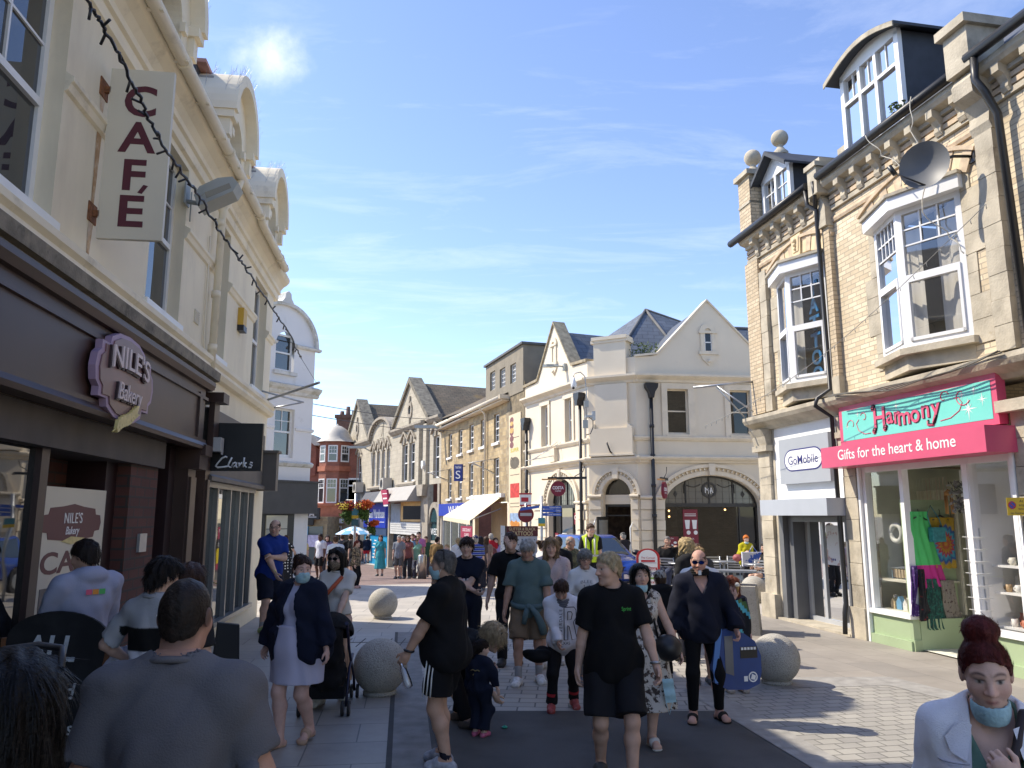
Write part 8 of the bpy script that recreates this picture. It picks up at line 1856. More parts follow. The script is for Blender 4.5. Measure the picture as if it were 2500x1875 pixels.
def petals(b,c,r,n,mi,rz=None,s0=.05):
 for _ in range(n):
  while True:
   v=VV((rf.uniform(-1,1),rf.uniform(-1,1),rf.uniform(-1,1)))
   if v.length<1:break
  v=v*(.55+.45*rf.random());p_=VV((c[0]+v.x*r[0],c[1]+v.y*r[1],c[2]+v.z*r[2]));s_=rf.uniform(.4,.9)*s0
  x=VV((rf.uniform(-1,1),rf.uniform(-1,1),rf.uniform(-1,1))).normalized()*s_;y=x.orthogonal().normalized()*s_*.8;b.face([p_-x,p_+y,p_+x,p_-y],mi)
for a,z,sc_,nm in((-.32,.06,.6,'left'),(.3,.08,.55,'right'),(.62,-.62,.36,'low')):
 c=VV((P_.x+a,Yb,P_.z+z));bq=MB()
 red,org,yel,gr_={'left':(900,90,60,500),'right':(350,520,20,600),'low':(90,330,0,160)}[nm]
 petals(bq,c,(.75*sc_,.6*sc_,.42*sc_),red,0);petals(bq,c+VV((.15,-.15,.05)),(.65*sc_,.5*sc_,.4*sc_),org,1);petals(bq,c+VV((-.1,-.4,0)),(.3,.2,.2),yel,2)
 petals(bq,c-VV((0,0,.5*sc_)),(.55*sc_,.5*sc_,.6*sc_),gr_,3,s0=.06);petals(bq,c-VV((-.1,0,.7*sc_)),(.3*sc_,.3*sc_,.6*sc_),gr_//2,3,s0=.06)
 bq.Bd('flower_basket',FLW,fp)
Qp=Flip((q.x,Yb-.06),0);zl=lambda v:atY(868,v,Yb).z
for v0,v1,m_ in((1242,1258,mat('sign_teal',(.05,.22,.28),.5,var=.05)),(1258,1266,YEL),(1268,1283,mat('sign_dark_teal',(.03,.1,.12),.5,var=.05))):
 bq=MB(Qp);bq.box(-.12,.14,0,.03,zl(v1),zl(v0));bq.Bd('parking_plate',m_,fp)
Pu=atY(864,1305,36.5);um=thing('parasol','pale blue and white striped parasol over the heads in the lane','parasol',VV((Pu.x,Pu.y,g(36.5))))
UM=[mat('parasol_blue',(.16,.40,.62),.8,var=.05),mat('parasol_white',(.7,.74,.78),.8,var=.03)]
bq=MB();R0=.88
for k in range(12):
 for j in range(3):
  r0,r1=R0*j/3,R0*(j+1)/3;t0,t1=k*.5236,(k+1)*.5236;f_=lambda r,t:(Pu.x+r*cos_(t),Pu.y+r*sin_(t),Pu.z+.38-.36*(r/R0)**1.5)
  bq.face([f_(r0,t0),f_(r1,t0),f_(r1,t1),f_(r0,t1)]if j else[f_(0,0),f_(r1,t0),f_(r1,t1)],(k+j)%2,True)
bq.Bd('canopy',UM,um);bq=MB();bq.tube([VV((Pu.x,Pu.y,g(36.5))),VV((Pu.x,Pu.y,Pu.z+.42))],.02,6);bq.Bd('pole',STL,um)
Yt=15.8;A_=atY(1238,1290,Yt);B_=atY(1312,1288,Yt);tb=thing('tattoo_board','tall price board with a maroon heading GLITTER & BLACK TATTOOS and a grid of designs','board',VV(((A_.x+B_.x)/2,Yt,0)))
Qt=Flip((A_.x,Yt),0);wt_=B_.x-A_.x;zt0,zt1=0.25,atY(1270,1287,Yt).z
sub('panel',tb,Qt,1,mat('pale_price_board',(.56,.58,.62),.5,var=.04),lambda b:b.box(0,wt_,-.03,0,zt0,zt1));sub('heading',tb,Qt,1,mat('heading_maroon',(.12,.02,.02),.5,var=.05),lambda b:b.box(-.01,wt_+.01,.0,.01,zt1-.18,zt1+.02))
sub('lettering',tb,Qt,1,mat('pale_gold_letters',(.7,.55,.3),.5,var=0),lambda b:(b.text('GLITTER & BLACK',wt_/2,zt1-.065,.01,.06,w=wt_*.88,ext=.002,bold=.01),b.text('TATTOOS',wt_/2,zt1-.165,.01,.085,w=wt_*.7,ext=.002,bold=.02)))
rt=random.Random(9)
def designs(b):
 for r_ in range(11):
  for c_ in range(7):
   a,z=wt_*(.1+.8*c_/6),zt1-.25-.1*r_;s_=rt.uniform(.012,.028);n_=rt.choice((3,4,5,6));t0=rt.random()*6
   b.prism([(a+s_*(1+.5*(k%2))*cos_(t0+6.283*k/n_),z+s_*(1+.5*(k%2))*sin_(t0+6.283*k/n_))for k in range(n_)],0,.004)
sub('designs',tb,Qt,1,mat('dark_blue_print',(.06,.07,.11),.6,var=.4,vs=9),designs);sub('leg',tb,Qt,1,STL,lambda b:(b.box(.02,.05,-.05,-.03,0,zt0),b.box(wt_-.05,wt_-.02,-.05,-.03,0,zt0)))
A2=atY(1222,1290,Yt+.2);sbd=thing('price_board','narrow white price board standing left of the tattoo board','board',VV((A2 .x,Yt+.2,0)));Q2=Flip((A2 .x,Yt+.25),0)
sub('panel',sbd,Q2,1,WPOS,lambda b:b.prism([(0,.2),(.09,.2),(.09,zt1+.02),(0,zt1+.03)],-.02,0)or b.box(.1,.16,-.02,0,.2,zt1));sub('designs',sbd,Q2,1,INK,lambda b:[b.box(.02+.025*(k%3),.03+.025*(k%3),0,.003,zt1-.15-.05*k,zt1-.13-.05*k)for k in range(20)])
Yf=20.5;P_=atY(1322,1230,Yf);fg=thing('fingerpost','grey fingerpost with blue direction blades and a small parking plate','sign post',VV((P_.x,Yf,g(Yf))));Qf=Flip((P_.x,Yf),0)
def zf_(v):return atY(1322,v,Yf).z
sub('post',fg,Qf,1,STL,lambda b:b.tube([(0,0,g(Yf)),(0,0,zf_(1210))],.035,8))
BLD=mat('fingerpost_blue',(.025,.09,.45),.45,var=.04)
for k,v in enumerate((1239,1247,1256)):sub('blade',fg,Qf,1,BLD,lambda b:b.box(.03,.52,-.02,.02,zf_(v+3.6),zf_(v-3.6)))
sub('blade',fg,Qf,1,BLD,lambda b:b.prism([(-.06,zf_(1240)),(-.06,zf_(1234)),(-.56,zf_(1240)),(-.56,zf_(1247))],-.02,.02))
sub('lettering',fg,Qf,1,WI,lambda b:[b.text(t_,.49,zf_(v+1.6),.02,.045,align='R',ext=.002,w=w_)for t_,v,w_ in(('Railway Station',1239,.28),('Toilets',1247,.12),('Tourist Information',1256,.34))])
sub('parking_plate',fg,Qf,1,mat('sign_teal',(.05,.22,.38),.5,var=.05),lambda b:b.box(-.09,.09,.03,.04,zf_(1278),zf_(1264)));sub('yellow_plate',fg,Qf,1,YEL,lambda b:b.box(-.09,.09,.03,.04,zf_(1285),zf_(1278)))
P_=atY(1284,1256,21.5);ne=thing('no_entry_sign','round red sign half hidden behind the fingerpost blade','sign',VV((P_.x,21.5,g(21.5))));Qn=Flip((P_.x,21.5),0);RED=mat('sign_red_2',(.42,.015,.03),.5,var=.03)
sub('disc',ne,Qn,1,mat('faded_red',(.16,.012,.02),.6,var=.05),lambda b:b.prism(circ(0.0,P_.z,.22,.22,24),-.02,0));sub('bar',ne,Qn,1,GS,lambda b:b.box(-.16,.16,0,.006,P_.z-.04,P_.z+.04));sub('post',ne,Qn,1,STL,lambda b:b.tube([(0,-.05,g(21.5)),(0,-.05,P_.z+.3)],.03,8))
P_=atY(1283,1218,27.0);ns=thing('hanging_wall_sign','small white and red hanging sign at the edge of the tall banner','sign',P_);Qn=Flip((P_.x,27.0),0);sub('board',ns,Qn,1,WHITE,lambda b:b.box(-.2,.2,-.02,.02,P_.z-.25,P_.z+.15));sub('top_band',ns,Qn,1,RED,lambda b:(b.box(-.22,.22,-.03,.03,P_.z+.15,P_.z+.2),b.box(-.2,.2,.02,.024,P_.z-.25,P_.z-.2)));sub('print',ns,Qn,1,RED,lambda b:b.box(-.15,.1,.02,.024,P_.z-.1,P_.z+.05))
def aboard(name,lab,F,w,h,mboard,frame,par_fn,arch=0,lean=.2):
 t_=thing(name,lab,'a-board',F.o if hasattr(F,'o')else(0,0,0));return t_
q=gp(1582,1440);Yq=19.6;P_=atY(1583,1400,Yq);fc=thing('fish_and_chips_board','red framed swing board advertising fish and chips in front of the coffee shop','a-board',VV((P_.x,Yq,0)));Qc=Flip((P_.x,Yq),R_(-8))
za,zb_=atY(1583,1342,Yq).z,0.02;hw2=.26
ol=[(-hw2,zb_),(hw2,zb_),(hw2,za-.2)]+[(hw2*cos_(PI_*k/12),za-.2+.2*sin_(PI_*k/12))for k in range(1,12)]+[(-hw2,za-.2)]
sub('frame',fc,Qc,1,mat('frame_red',(.45,.02,.02),.4,var=.03),lambda b:b.prism([(a*1.1,z+(.03 if z>.5 else 0))for a,z in ol],-.04,0));sub('panel',fc,Qc,1,WPOS,lambda b:b.prism([(a*.88,z*.97+.03)for a,z in ol],0,.01))
sub('red_print',fc,Qc,1,RED,lambda b:(b.box(-.22,.22,.01,.013,za-.5,za-.43),b.text('The Cornish',0,za-.22,.01,.05,w=.34,ext=.003),b.box(-.17,.17,.01,.013,za-.3,za-.25),b.text('TAKEAWAY',0,za-.82,.01,.06,w=.38,ext=.003,bold=.02),b.prism(circ(0,za-1.0,.18,.07),.01,.013),b.prism(circ(.05,za-1.1,.16,.06),.01,.014)))
sub('blue_print',fc,Qc,1,INK,lambda b:(b.text('FISH & CHIPS',0,za-.62,.01,.085,w=.42,ext=.003,bold=.03),b.box(-.2,.2,.01,.013,za-.325,za-.315),b.prism([(-.16,za-1.22),(.1,za-1.22),(.1,za-1.19),(.18,za-1.235),(.1,za-1.28),(.1,za-1.25),(-.16,za-1.25)],.01,.013)));sub('white_print',fc,Qc,1,WI,lambda b:b.text('TRADITIONAL',0,za-.495,.013,.05,w=.4,ext=.002,bold=.02));sub('green_print',fc,Qc,1,mat('print_green_2',(.2,.4,.05),.6,var=0),lambda b:b.box(-.2,.2,.01,.013,za-.71,za-.67))
q=gp(1830,1426);wa=thing('blank_board','blank grey white board leaning on its easel frame near the coffee shop tables','a-board',q);Qw=Flip((gp(1800,1420).x,gp(1800,1425).y),R_(0))
def tilt(b,pts,th=.03):b.raw([(a,-y,z)for a,y,z in pts]+[(a,-y-th,z)for a,y,z in pts],[(0,1,2,3),(7,6,5,4),(0,1,5,4),(1,2,6,5),(2,3,7,6),(3,0,4,7)])
wp0=[(0.08,-.35,.12),(.75,-.35,.12),(.45,.1,1.06),(-.22,.1,1.06)]
sub('panel',wa,Qw,1,mat('grey_white_board',(.5,.5,.46),.5,var=.04),lambda b:tilt(b,wp0));sub('frame',wa,Qw,1,mat('dark_wood_frame',(.06,.045,.035),.6,var=.2),lambda b:([b.tube([VV((wp0[i][0],-wp0[i][1],wp0[i][2])),VV((wp0[(i+1)%4][0],-wp0[(i+1)%4][1],wp0[(i+1)%4][2]))],.02,5)for i in range(4)],b.tube([(.45,-.1,1.06),(.9,-.5,0)],.018,5),b.tube([(-.05,-.2,.9),(-.25,.2,0)],.012,5)))
P_=atY(128,1700,6.05);Qb=Flip((P_.x,6.05),R_(-6));cbd=thing('chalkboard','black arched chalkboard in a wooden a-frame with white chalk writing outside the bakery','a-board',VV((P_.x,6.05,0)))
zt_=atY(130,1492,6.05).z;hw3=.42
ol=[(-hw3,.12),(hw3,.12),(hw3,zt_-.22)]+[(hw3*cos_(PI_*k/14),zt_-.22+.22*sin_(PI_*k/14))for k in range(1,14)]+[(-hw3,zt_-.22)]
CHK_=mat('chalkboard_black',(.012,.012,.013),.7,var=.3,stain=((.05,.05,.05),3,.5,.8,.5));sub('board',cbd,Qb,1,CHK_,lambda b:b.prism(ol,-.02,.0))
WOOD=mat('varnished_wood',(.2,.09,.04),.5,var=.25,vs=8);sub('leg',cbd,Qb,1,WOOD,lambda b:b.prism([(hw3-.0,zt_-.2),(hw3+.05,zt_-.2),(hw3-.1,0),(hw3-.17,0)],-.03,.03));sub('leg',cbd,Qb,1,WOOD,lambda b:b.prism([(hw3+.06,zt_-.2),(hw3+.11,zt_-.2),(hw3+.22,0),(hw3+.15,0)],-.45,-.4));sub('leg',cbd,Qb,1,WOOD,lambda b:b.prism([(-hw3-.05,zt_-.2),(-hw3,zt_-.2),(-hw3,0),(-hw3-.06,0)],-.03,.03))
CHALK=mat('chalk',(.62,.63,.63),.9,var=.1,vs=30)
sub('chalk_writing',cbd,Qb,1,CHALK,lambda b:(b.text('ALL',-.06,zt_-.36,.0,.19,w=.42,shear=.15,ext=.003,bold=.02),b.text('toasted',-.07,zt_-.63,.0,.12,w=.5,shear=.2,ext=.003,bold=.01),b.text('baguettes',-.09,zt_-.88,.0,.1,w=.55,shear=.2,ext=.003,bold=.01)))
q=gp(548,1650);bk3=MB();bk3 .F=Turn(q,R_(25));bk3 .prism([(-.17,0),(.17,0),(.14,.62),(-.12,.66)],-.06,.06);tag(bk3 .Bd('black_case',mat('black_case',(.012,.012,.013),.5,var=.1),loc=q),'flat black case leaning against the shoe shop wall','case')
q=gp(806,1728);st=thing('stroller','black folding stroller with small twin wheels beside the woman in the navy coat','stroller',q);Fs=Turn((q.x-.02,q.y+.05,0),R_(95));Fs.w=lambda a,d,z,_w=Fs.w:_w(a*.9,d*.9,z*.84)
TUBE=mat('dark_tube',(.03,.03,.06),.4,.5,var=.1);FAB=cm_((.012,.012,.014),nm='stroller_fabric')
def sseat(X,Y,Z):
 d=smn(cne(X,Y,Z,(.12,0,.42),(-.15,0,.38),.17,.19),cne(X,Y,Z,(-.15,0,.4),(-.28,0,.92),.18,.17),.08);return smx(d,-cne(X,Y,Z,(.2,0,.62),(-.1,0,.75),.2,.2),.04)+folds(X,Y,Z,.012,2)
P_,Q_=sfn(sseat,np.array((-.6,-.3,.1)),np.array((.4,.3,1.2)),.016);bq=MB(Fs);bq.raw([tuple(v)for v in P_],[tuple(f)for f in Q_],0,True);bq.Bd('seat',FAB,st)
def shood(X,Y,Z):return smx(np.abs(ell(X,Y,Z,(-.12,0,.9),(.33,.26,.26)))-.012,.9-Z-.4*(X+.12),.02)
P_,Q_=sfn(shood,np.array((-.55,-.32,.6)),np.array((.3,.32,1.25)),.016);bq=MB(Fs);bq.raw([tuple(v)for v in P_],[tuple(f)for f in Q_],0,True);bq.Bd('hood',FAB,st)
bq=MB(Fs)
for sy in(-.24,.24):bq.tube([(.42,sy,.1),(.3,sy,.3),(-.3,sy,.75),(-.55,sy,1.08)],.016,6);bq.tube([(-.42,sy,.1),(-.2,sy,.5),(.1,sy,.62)],.016,6);bq.tube([(-.55,sy,1.08),(-.62,sy,1.1)],.022,6)
bq.tube([(.42,-.24,.14),(.42,.24,.14)],.012,5);bq.Bd('frame',TUBE,st)
RUB_=mat('rubber',(.015,.015,.016),.7,var=.1)
for x in(.44,-.44):
 for sy in(-.24,.24):
  wq=tp_('wheel_pair',st)
  for dy in(-.035,.035):
   bq=MB(Fs);bq.tube([(x,sy+dy-.014,.085),(x,sy+dy+.014,.085)],.085,20);bq.Bd('tyre',RUB_,wq);bq=MB(Fs);bq.tube([(x,sy+dy-.018,.085),(x,sy+dy+.018,.085)],.045,14);bq.Bd('hub',DKG,wq)
bq=MB(Fs);bq.box(-.3,.3,-.2,.2,.16,.3);bq.Bd('basket',FAB,st)
Yc=20.3;q=atY(1470,1400,Yc);car=thing('blue_car','small blue hatchback parked in front of the coffee shop corner','car',VV((q.x,Yc,0)));Fc=Turn((q.x+.05,Yc+1.6,0),R_(-68))
CARB=mat('metallic_blue_paint',(.01,.05,.30),.25,.3,var=.05,coat=1.0)
def carsdf(X,Y,Z):
 body_=smx(ell(X,Y,Z,(0,0,.62),(2.05,.86,.42)),np.abs(Z-.62)-.34,.1);body_=np.minimum(body_,smx(smx(np.abs(X)-1.85,np.abs(Y)-.8,.15),np.abs(Z-.6)-.27,.15))
 slope=Z-.85-.62;cab=smx(smx(np.abs(Y)-(.74-.25*np.clip(Z-.85,0,1)),slope,.12),smx((X-.15)+1.45*(Z-.85)-.75,-(X+.2)+.45*(Z-.85)-1.5,.1),.12);cab=smx(cab,.7-Z,.05)
 d=smn(body_,cab,.1)
 for wx in(1.2,-1.2):d=smx(d,-(np.sqrt((X-wx)**2+(Z-.31)**2)-.37),.02)
 return d
P_,Q_=sfn(carsdf,np.array((-2.2,-1,.1)),np.array((2.2,1,1.7)),.04)
me_b=MB(Fc);GLC=glass('car_glass',(.015,.02,.022),refl=1.2);
for f in Q_:
 c=P_[f].mean(0);n_=np.cross(P_[f[1]]-P_[f[0]],P_[f[2]]-P_[f[1]]);n_=n_/(np.linalg.norm(n_)+1e-9)
 t_=(c[2]-.85);isg=.95<c[2]<1.38 and(abs(n_[0])>.45 and abs(c[1])<.62 or abs(n_[1])>.6 and-1.3<c[0]<.55 and abs(c[0]+.25)>.05);pass
GL_=[f for f in Q_ if.93<P_[f].mean(0)[2]<1.38]
def nrm(f):n_=np.cross(P_[f[1]]-P_[f[0]],P_[f[2]]-P_[f[1]]);return n_/(np.linalg.norm(n_)+1e-9)
isg=[(.93<P_[f].mean(0)[2]<1.38)and((abs(nrm(f)[0])>.4 and abs(P_[f].mean(0)[1])<.6)or(abs(nrm(f)[1])>.75 and-1.35<P_[f].mean(0)[0]<.55 and abs(P_[f].mean(0)[0]+.3)>.06))for f in Q_]
for nm,m_,sel in(('body',CARB,False),('glass',GLC,True)):
 bq=MB(Fc);bq.raw([tuple(v)for v in P_],[tuple(f)for f,g_ in zip(Q_,isg)if g_==sel],0,True);bq.Bd(nm,m_,car)
for x in(1.2,-1.2):
 for sy in(-1,1):
  wq=tp_('wheel',car);bq=MB(Fc);bq.tube([(x,sy*.62,.31),(x,sy*.82,.31)],.31,24);bq.Bd('tyre',RUB_,wq);bq=MB(Fc);bq.tube([(x,sy*.70,.31),(x,sy*.835,.31)],.2,16);bq.Bd('rim',STL,wq)
for sy in(-1,1):
 bq=MB(Fc);bq.sphere((1.82,sy*.58,.72),.14,12,8,0,.7);bq.Bd('headlight',glass('headlight_glass',(.4,.42,.45),rough=.1),car)
 bq=MB(Fc);bq.sphere((.62,sy*.88,1.0),.11,10,8,0,.7);bq.Bd('wing_mirror',BK,car)
bq=MB(Fc);bq.box(1.84,1.93,-.45,.45,.58,.72);bq.Bd('grille',BK,car);bq=MB(Fc);bq.tube([(1.92,0,.65),(1.945,0,.65)],.06,16);bq.Bd('badge',STL,car);bq=MB(Fc);bq.box(1.9,1.94,-.26,.26,.42,.53);bq.Bd('number_plate',WHITE,car)
def make_chair():
 t_=thing('cafe_chair','aluminium slatted cafe chair outside the coffee shop','chair',(0,0,0),'aluminium chairs outside the coffee shop')
 for nm,fn in(('seat',lambda b:[b.box(-.22,.22,-.2+.075*k,-.14+.075*k,.44,.46)for k in range(6)]),('backrest',lambda b:[b.box(-.22,.22,.22,.235,.55+.07*k,.59+.07*k)for k in range(5)]),('arm',lambda b:b.tube([(-.24,-.2,.44),(-.25,-.2,.66),(-.25,.2,.66)],.012,6)),('arm',lambda b:b.tube([(.24,-.2,.44),(.25,-.2,.66),(.25,.2,.66)],.012,6)),*[('leg',(lambda sx,sy:lambda b:b.tube([(sx*.22,sy*.2,.88 if sy>0 else.45),(sx*.23,sy*.22,0)],.013,6))(sx,sy))for sx in(-1,1)for sy in(-1,1)]):
  b=MB();fn(b);o=b.Bd(nm,STL,t_,local=True)
 return t_
ch0=make_chair();first=True
for u,Y,rz,lab in((1632,21.5,150,'aluminium chair under the stout man in black'),(1688,23,20,'aluminium chair with its back to the wide window, left one'),(1745,23.2,0,'empty aluminium chair in the middle before the wide arched window'),(1792,22.6,-30,'aluminium chair beside the person in the yellow jacket'),(1874,20.3,110,'aluminium chair under the woman in denim shorts')):
 P_=atY(u,1400,Y);l_=VV((P_.x,Y,g(Y)))
 if first:ch0 .location=l_;ch0 .rotation_euler=(0,0,R_(rz));ch0['label']=lab;first=False
 else:copy_tree(ch0,l_,R_(rz),lab)
def make_table():
 t_=thing('cafe_table','round cafe table','table',(0,0,0),'round tables outside the coffee shop')
 for nm,fn in(('tabletop',lambda b:b.lathe([(0,.72),(.33,.72),(.34,.735),(.33,.75),(0,.75)],(0,0,0),20)),('column',lambda b:b.tube([(0,0,.02),(0,0,.72)],.03,8)),('base',lambda b:b.lathe([(0,.0),(.24,.0),(.22,.03),(0,.05)],(0,0,0),16))):
  b=MB();fn(b);b.Bd(nm,STL,t_,local=True)
 return t_
tb0=make_table();first=True
for u,Y,lab in((1662,21.2,'round table in front of the stout man in black'),(1768,22.4,'round table before the middle of the wide arched window'),(1850,20.8,'round table near the woman in denim shorts')):
 P_=atY(u,1400,Y);l_=VV((P_.x,Y,g(Y)))
 if first:tb0 .location=l_;tb0['label']=lab;first=False
 else:copy_tree(tb0,l_,0,lab)
SK1,SK2,SK3,SK4=(.56,.36,.27),(.48,.29,.205),(.62,.42,.33),(.40,.235,.16)
BLK_,NAVY,WHT,GREY=(.010,.010,.011),(.010,.014,.03),(.72,.71,.70),(.055,.055,.06)
DKH,BRH,GRH,BLH,REDH=(.018,.012,.010),(.06,.033,.018),(.33,.31,.28),(.34,.23,.11),(.11,.02,.012)
WALK=dict(RF=(.09,.22,.0),LF=(-.09,-.22,.04),RH=(.26,-.1,.82),LH=(-.26,.18,.84))
WALK2=dict(RF=(.09,-.22,.04),LF=(-.09,.22,.0),RH=(.26,.18,.84),LH=(-.26,-.1,.82))
def tw_(p,fn):return fn(p)
NEAR,MID,FAR=.0105,.014,.022
L,h=bhd(450,1412,2.75)
p=Pn(L,3,h,'m',1.3,.4,sh=1.0,res=.0095,skin=(.5,.28,.2),hc_=(.02,.014,.011),head=(0,4,0),RH=(.36,.06,.86),LH=(-.36,.06,.86),label='heavily built man in a dark grey t-shirt seen from behind with cropped hair')
p.body(fade=.022);p.hair('buzz',vol=.004,amp=.0015);p.top((.135,.13,.138),.78,-.1,.018,.03,.017,sli=.03);p.legs((.03,.03,.035),.9,.02,.03);p.shoes((.05,.05,.05))
p.add('mask_loop',WHITE,lambda b:b.tube([p.frame((-.083,-.025,.012)),p.frame((-.086,.0,-.02)),p.frame((-.078,.03,-.05))],.002,5))
L,h=bhd(25,1592,1.66)
p=Pn(L,8,h,'f',1.15,res=.0095,skin=SK2,hc_=(.0025,.002,.002),label='person with long black hair seen from behind at the lower left corner')
p.body();p.hair('vlong',vol=.02,amp=.003);p.top(BLK_,1.6,-.08,.025,.03,.006,name='jacket');p.legs(BLK_,2,.012);p.shoes(BLK_)
p.add('sunglasses',BK,lambda b:b.tube([p.frame((.085,.02,.09)),p.frame((.06,.08,.125)),p.frame((0,.1,.13)),p.frame((-.06,.08,.125)),p.frame((-.085,.02,.09))],.008,6))
L,h=bhd(222,1316,6.5)
p=Pn(L,52,h,'m',1.12,res=.0115,skin=SK2,hc_=DKH,head=(25,12,0),RH=(.2,.3,.98),LH=(-.22,.28,.95),label='man in lavender grey hooded sweatshirt with rainbow print by the cafe poster')
p.body(stb=.3);p.hair('short',vol=.014);p.top((.36,.37,.47),2.0,-.12,.028,.0,.009,name='hoodie',hood=True,neck=.03);p.legs((.008,.008,.01),2,.02);p.shoes((.05,.05,.055));p.socks(WHT,.12)
RB=[mat('print_pink',(.7,.12,.2),.8,var=0),mat('print_green',(.1,.45,.12),.8,var=0),mat('print_orange',(.75,.3,.05),.8,var=0)]
for i,(x,m_)in enumerate(((-.07,RB[0]),(-.02,RB[2]),(.03,RB[1]))):
 p.add('back_print',m_,lambda b:b.raw([p.tw((x+dx,-.158,z))for dx,z in((0,.42),(.045,.42),(.045,.46),(0,.46))],[(0,1,2,3)]))
L,h=bhd(390,1362,5.35)
def cbl(P):
 def f(V):
  C=np.tile(np.array((.36,.36,.37)),(len(V),1));z=V[:,2]/P.k;ax=np.abs(V[:,0])/P.k
  tor=ax<.215;C[(z<1.30)&tor]=(.008,.008,.008);C[(z<1.15)&tor]=(.66,.66,.72);return C
 return f
p=Pn(L,-14,h,'m',.88,res=.0105,skin=SK1,hc_=(.012,.009,.008),head=(-25,8,0),LH=(-.3,.16,1.02),LP=(-.8,-1,-.1),RH=(.2,.25,1.0),label='youth in a grey, black and white block t-shirt seen from behind outside the bakery')
p.body();p.hair('fringe',vol=.02,amp=.006);p.top((.36,.36,.37),.85,-.1,.022,.03,.007,sli=.02,col=cbl(p));p.legs((.02,.022,.03),2,.02);p.shoes((.3,.3,.3))
jb=MB();w0=p.world(p.Wr[-1])
def jk(P):
 def f(X,Y,Z):return cne(X,Y,Z,(0,0,0),(.06,.03,-.55),.07,.13)+.03*np.sin(np.arctan2(Y,X)*5+Z*6)+folds(X,Y,Z,.012,5)
 return sfn(f,np.array((-.3,-.3,-.72)),np.array((.35,.3,.15)),.014)
P_,Q_=jk(p);jb.raw([tuple(VV(v)+w0-VV((.05,0,-.02)))for v in P_],[tuple(q)for q in Q_],0,True)
tag(jb.Bd('carried_jacket',cm_((.42,.42,.48)),loc=w0),'crumpled pale grey jacket hanging from the arm of the youth in the block t-shirt','jacket')
L,h=bhd(462,1374,5.55)
p=Pn(L,-20,h,'f',1.0,res=.011,skin=SK1,hc_=(.045,.022,.014),label='person with brown bobbed hair facing the maroon menu panel')
p.body();p.hair('bob',vol=.018);p.top((.02,.02,.022),.8,-.1,.02,.02);p.legs((.02,.02,.03),2,.012);p.shoes(BLK_)
L=gp(650,1543);h=bhd(668,1271,L.y)[1]
p=Pn(L,-128,h*1.02,'m',1.22,.5,lean=8,res=.012,skin=SK1,hc_=(.06,.03,.018),head=(-45,2,0),RH=(.1,.33,.88),LH=(.12,.22,1.16),LP=(-.8,.2,-.8),RF=(.1,.02,0),LF=(-.1,.12,0),label='bald man in royal blue polo shirt and navy shorts leaning beside the shoe shop')
p.body(stb=.35);p.hair('bald',vol=.006,amp=.001);p.top((.012,.035,.20),.75,-.1,.02,.01,collar=True,name='polo_shirt',sli=.022);p.legs((.012,.015,.028),.92,.025,.03,name='shorts');p.shoes((.25,.35,.12));p.socks((.3,.3,.3),.08);p.glasses(False,thin=True)
ld=MB();w=p.world(p.Wr[1]);e_=gp(742,1440);e_.z+=.12
ld.tube([w,w.lerp(e_,.5)-VV((0,0,.2)),e_],.008,5);lp_=p.world(p.El[1]);ld.tube([w+VV((.02,-.03,.02)),lp_+VV((.05,-.04,-.1)),lp_+VV((.08,-.02,-.2)),w],.008,5)
tag(ld.Bd('dog_lead',mat('yellow_green_lead',(.5,.6,.08),.7,var=.1),loc=w),'yellow green lead in the hand of the man in the blue polo shirt','lead')
L=gp(693,1436);h=bhd(697,1306,L.y)[1]
p=Pn(L,15,h,'f',1.1,res=.018,skin=SK1,hc_=BRH,RH=(.3,.1,1.0),label='woman in a black polka dot dress seen from behind near the red post box')
p.body();p.hair('bun');DOT=mat('polka_dots',(.012,.012,.014),.9,var=0);
def dots(m):
 t=m.node_tree;b_=t.nodes['Principled BSDF'];tcn=_n(t,'ShaderNodeTexCoord');vo=_n(t,'ShaderNodeTexVoronoi');vo.inputs['Scale'].default_value=13;vo.inputs['Randomness'].default_value=.25;t.links.new(tcn.outputs['Object'],vo.inputs[0])
 lt=_n(t,'ShaderNodeMath',operation='LESS_THAN');lt.inputs[1].default_value=.27;t.links.new(vo.outputs['Distance'],lt.inputs[0]);mxn=_n(t,'ShaderNodeMixRGB');t.links.new(lt.outputs[0],mxn.inputs[0]);mxn.inputs[1].default_value=(.012,.012,.014,1);mxn.inputs[2].default_value=(.6,.6,.58,1);t.links.new(mxn.outputs[0],b_.inputs['Base Color'])
dots(DOT);p.top(BLK_,.5,-.02,.015,.02,m=DOT,name='dress_bodice');p.skirt(BLK_,.1,-.72,.15,.27,m=DOT,name='dress_skirt');p.shoes((.3,.1,.1))
L=gp(718,1815);h=bhd(738,1352,L.y)[1]
p=Pn(L,158,h,'f',1.32,.35,res=.010,skin=(.58,.36,.29),hc_=(.03,.014,.010),head=(52,4,0),RF=(.05,.16,0),LF=(-.07,-.14,.03),RH=(.36,.02,.86),LH=(-.36,.05,.86),curl=40,label='woman in a blue face mask, lavender jumper dress and open navy coat')
p.body();p.hair('bighead',vol=.014,front=.082,amp=.005);p.mask();LAV=cm_((.50,.48,.60),.04,nm='lavender_jersey',bump=.15)
p.top((0,0,0),0,.0,.022,.0,.006,m=LAV,name='jumper_dress');p.skirt((0,0,0),.2,-.33,.185,.2,7,.007,'dress_skirt',m=LAV,depth=.82)
COAT=cm_((.010,.013,.028),nm='navy_coat_cloth');p.top((0,0,0),1.9,-.64,.055,.03,.014,m=COAT,name='coat',open_=(.05,.13),sli=.045,k_=.05);p.shoes((.52,.34,.24),sandal=True)
p.add('coat_collar',COAT,lambda b:[b.tube([p.tw((sx*.09,.12,.44)),p.tw((sx*.085,.07,.53)),p.tw((sx*.06,-.03,.58))],.022,6)for sx in(-1,1)])
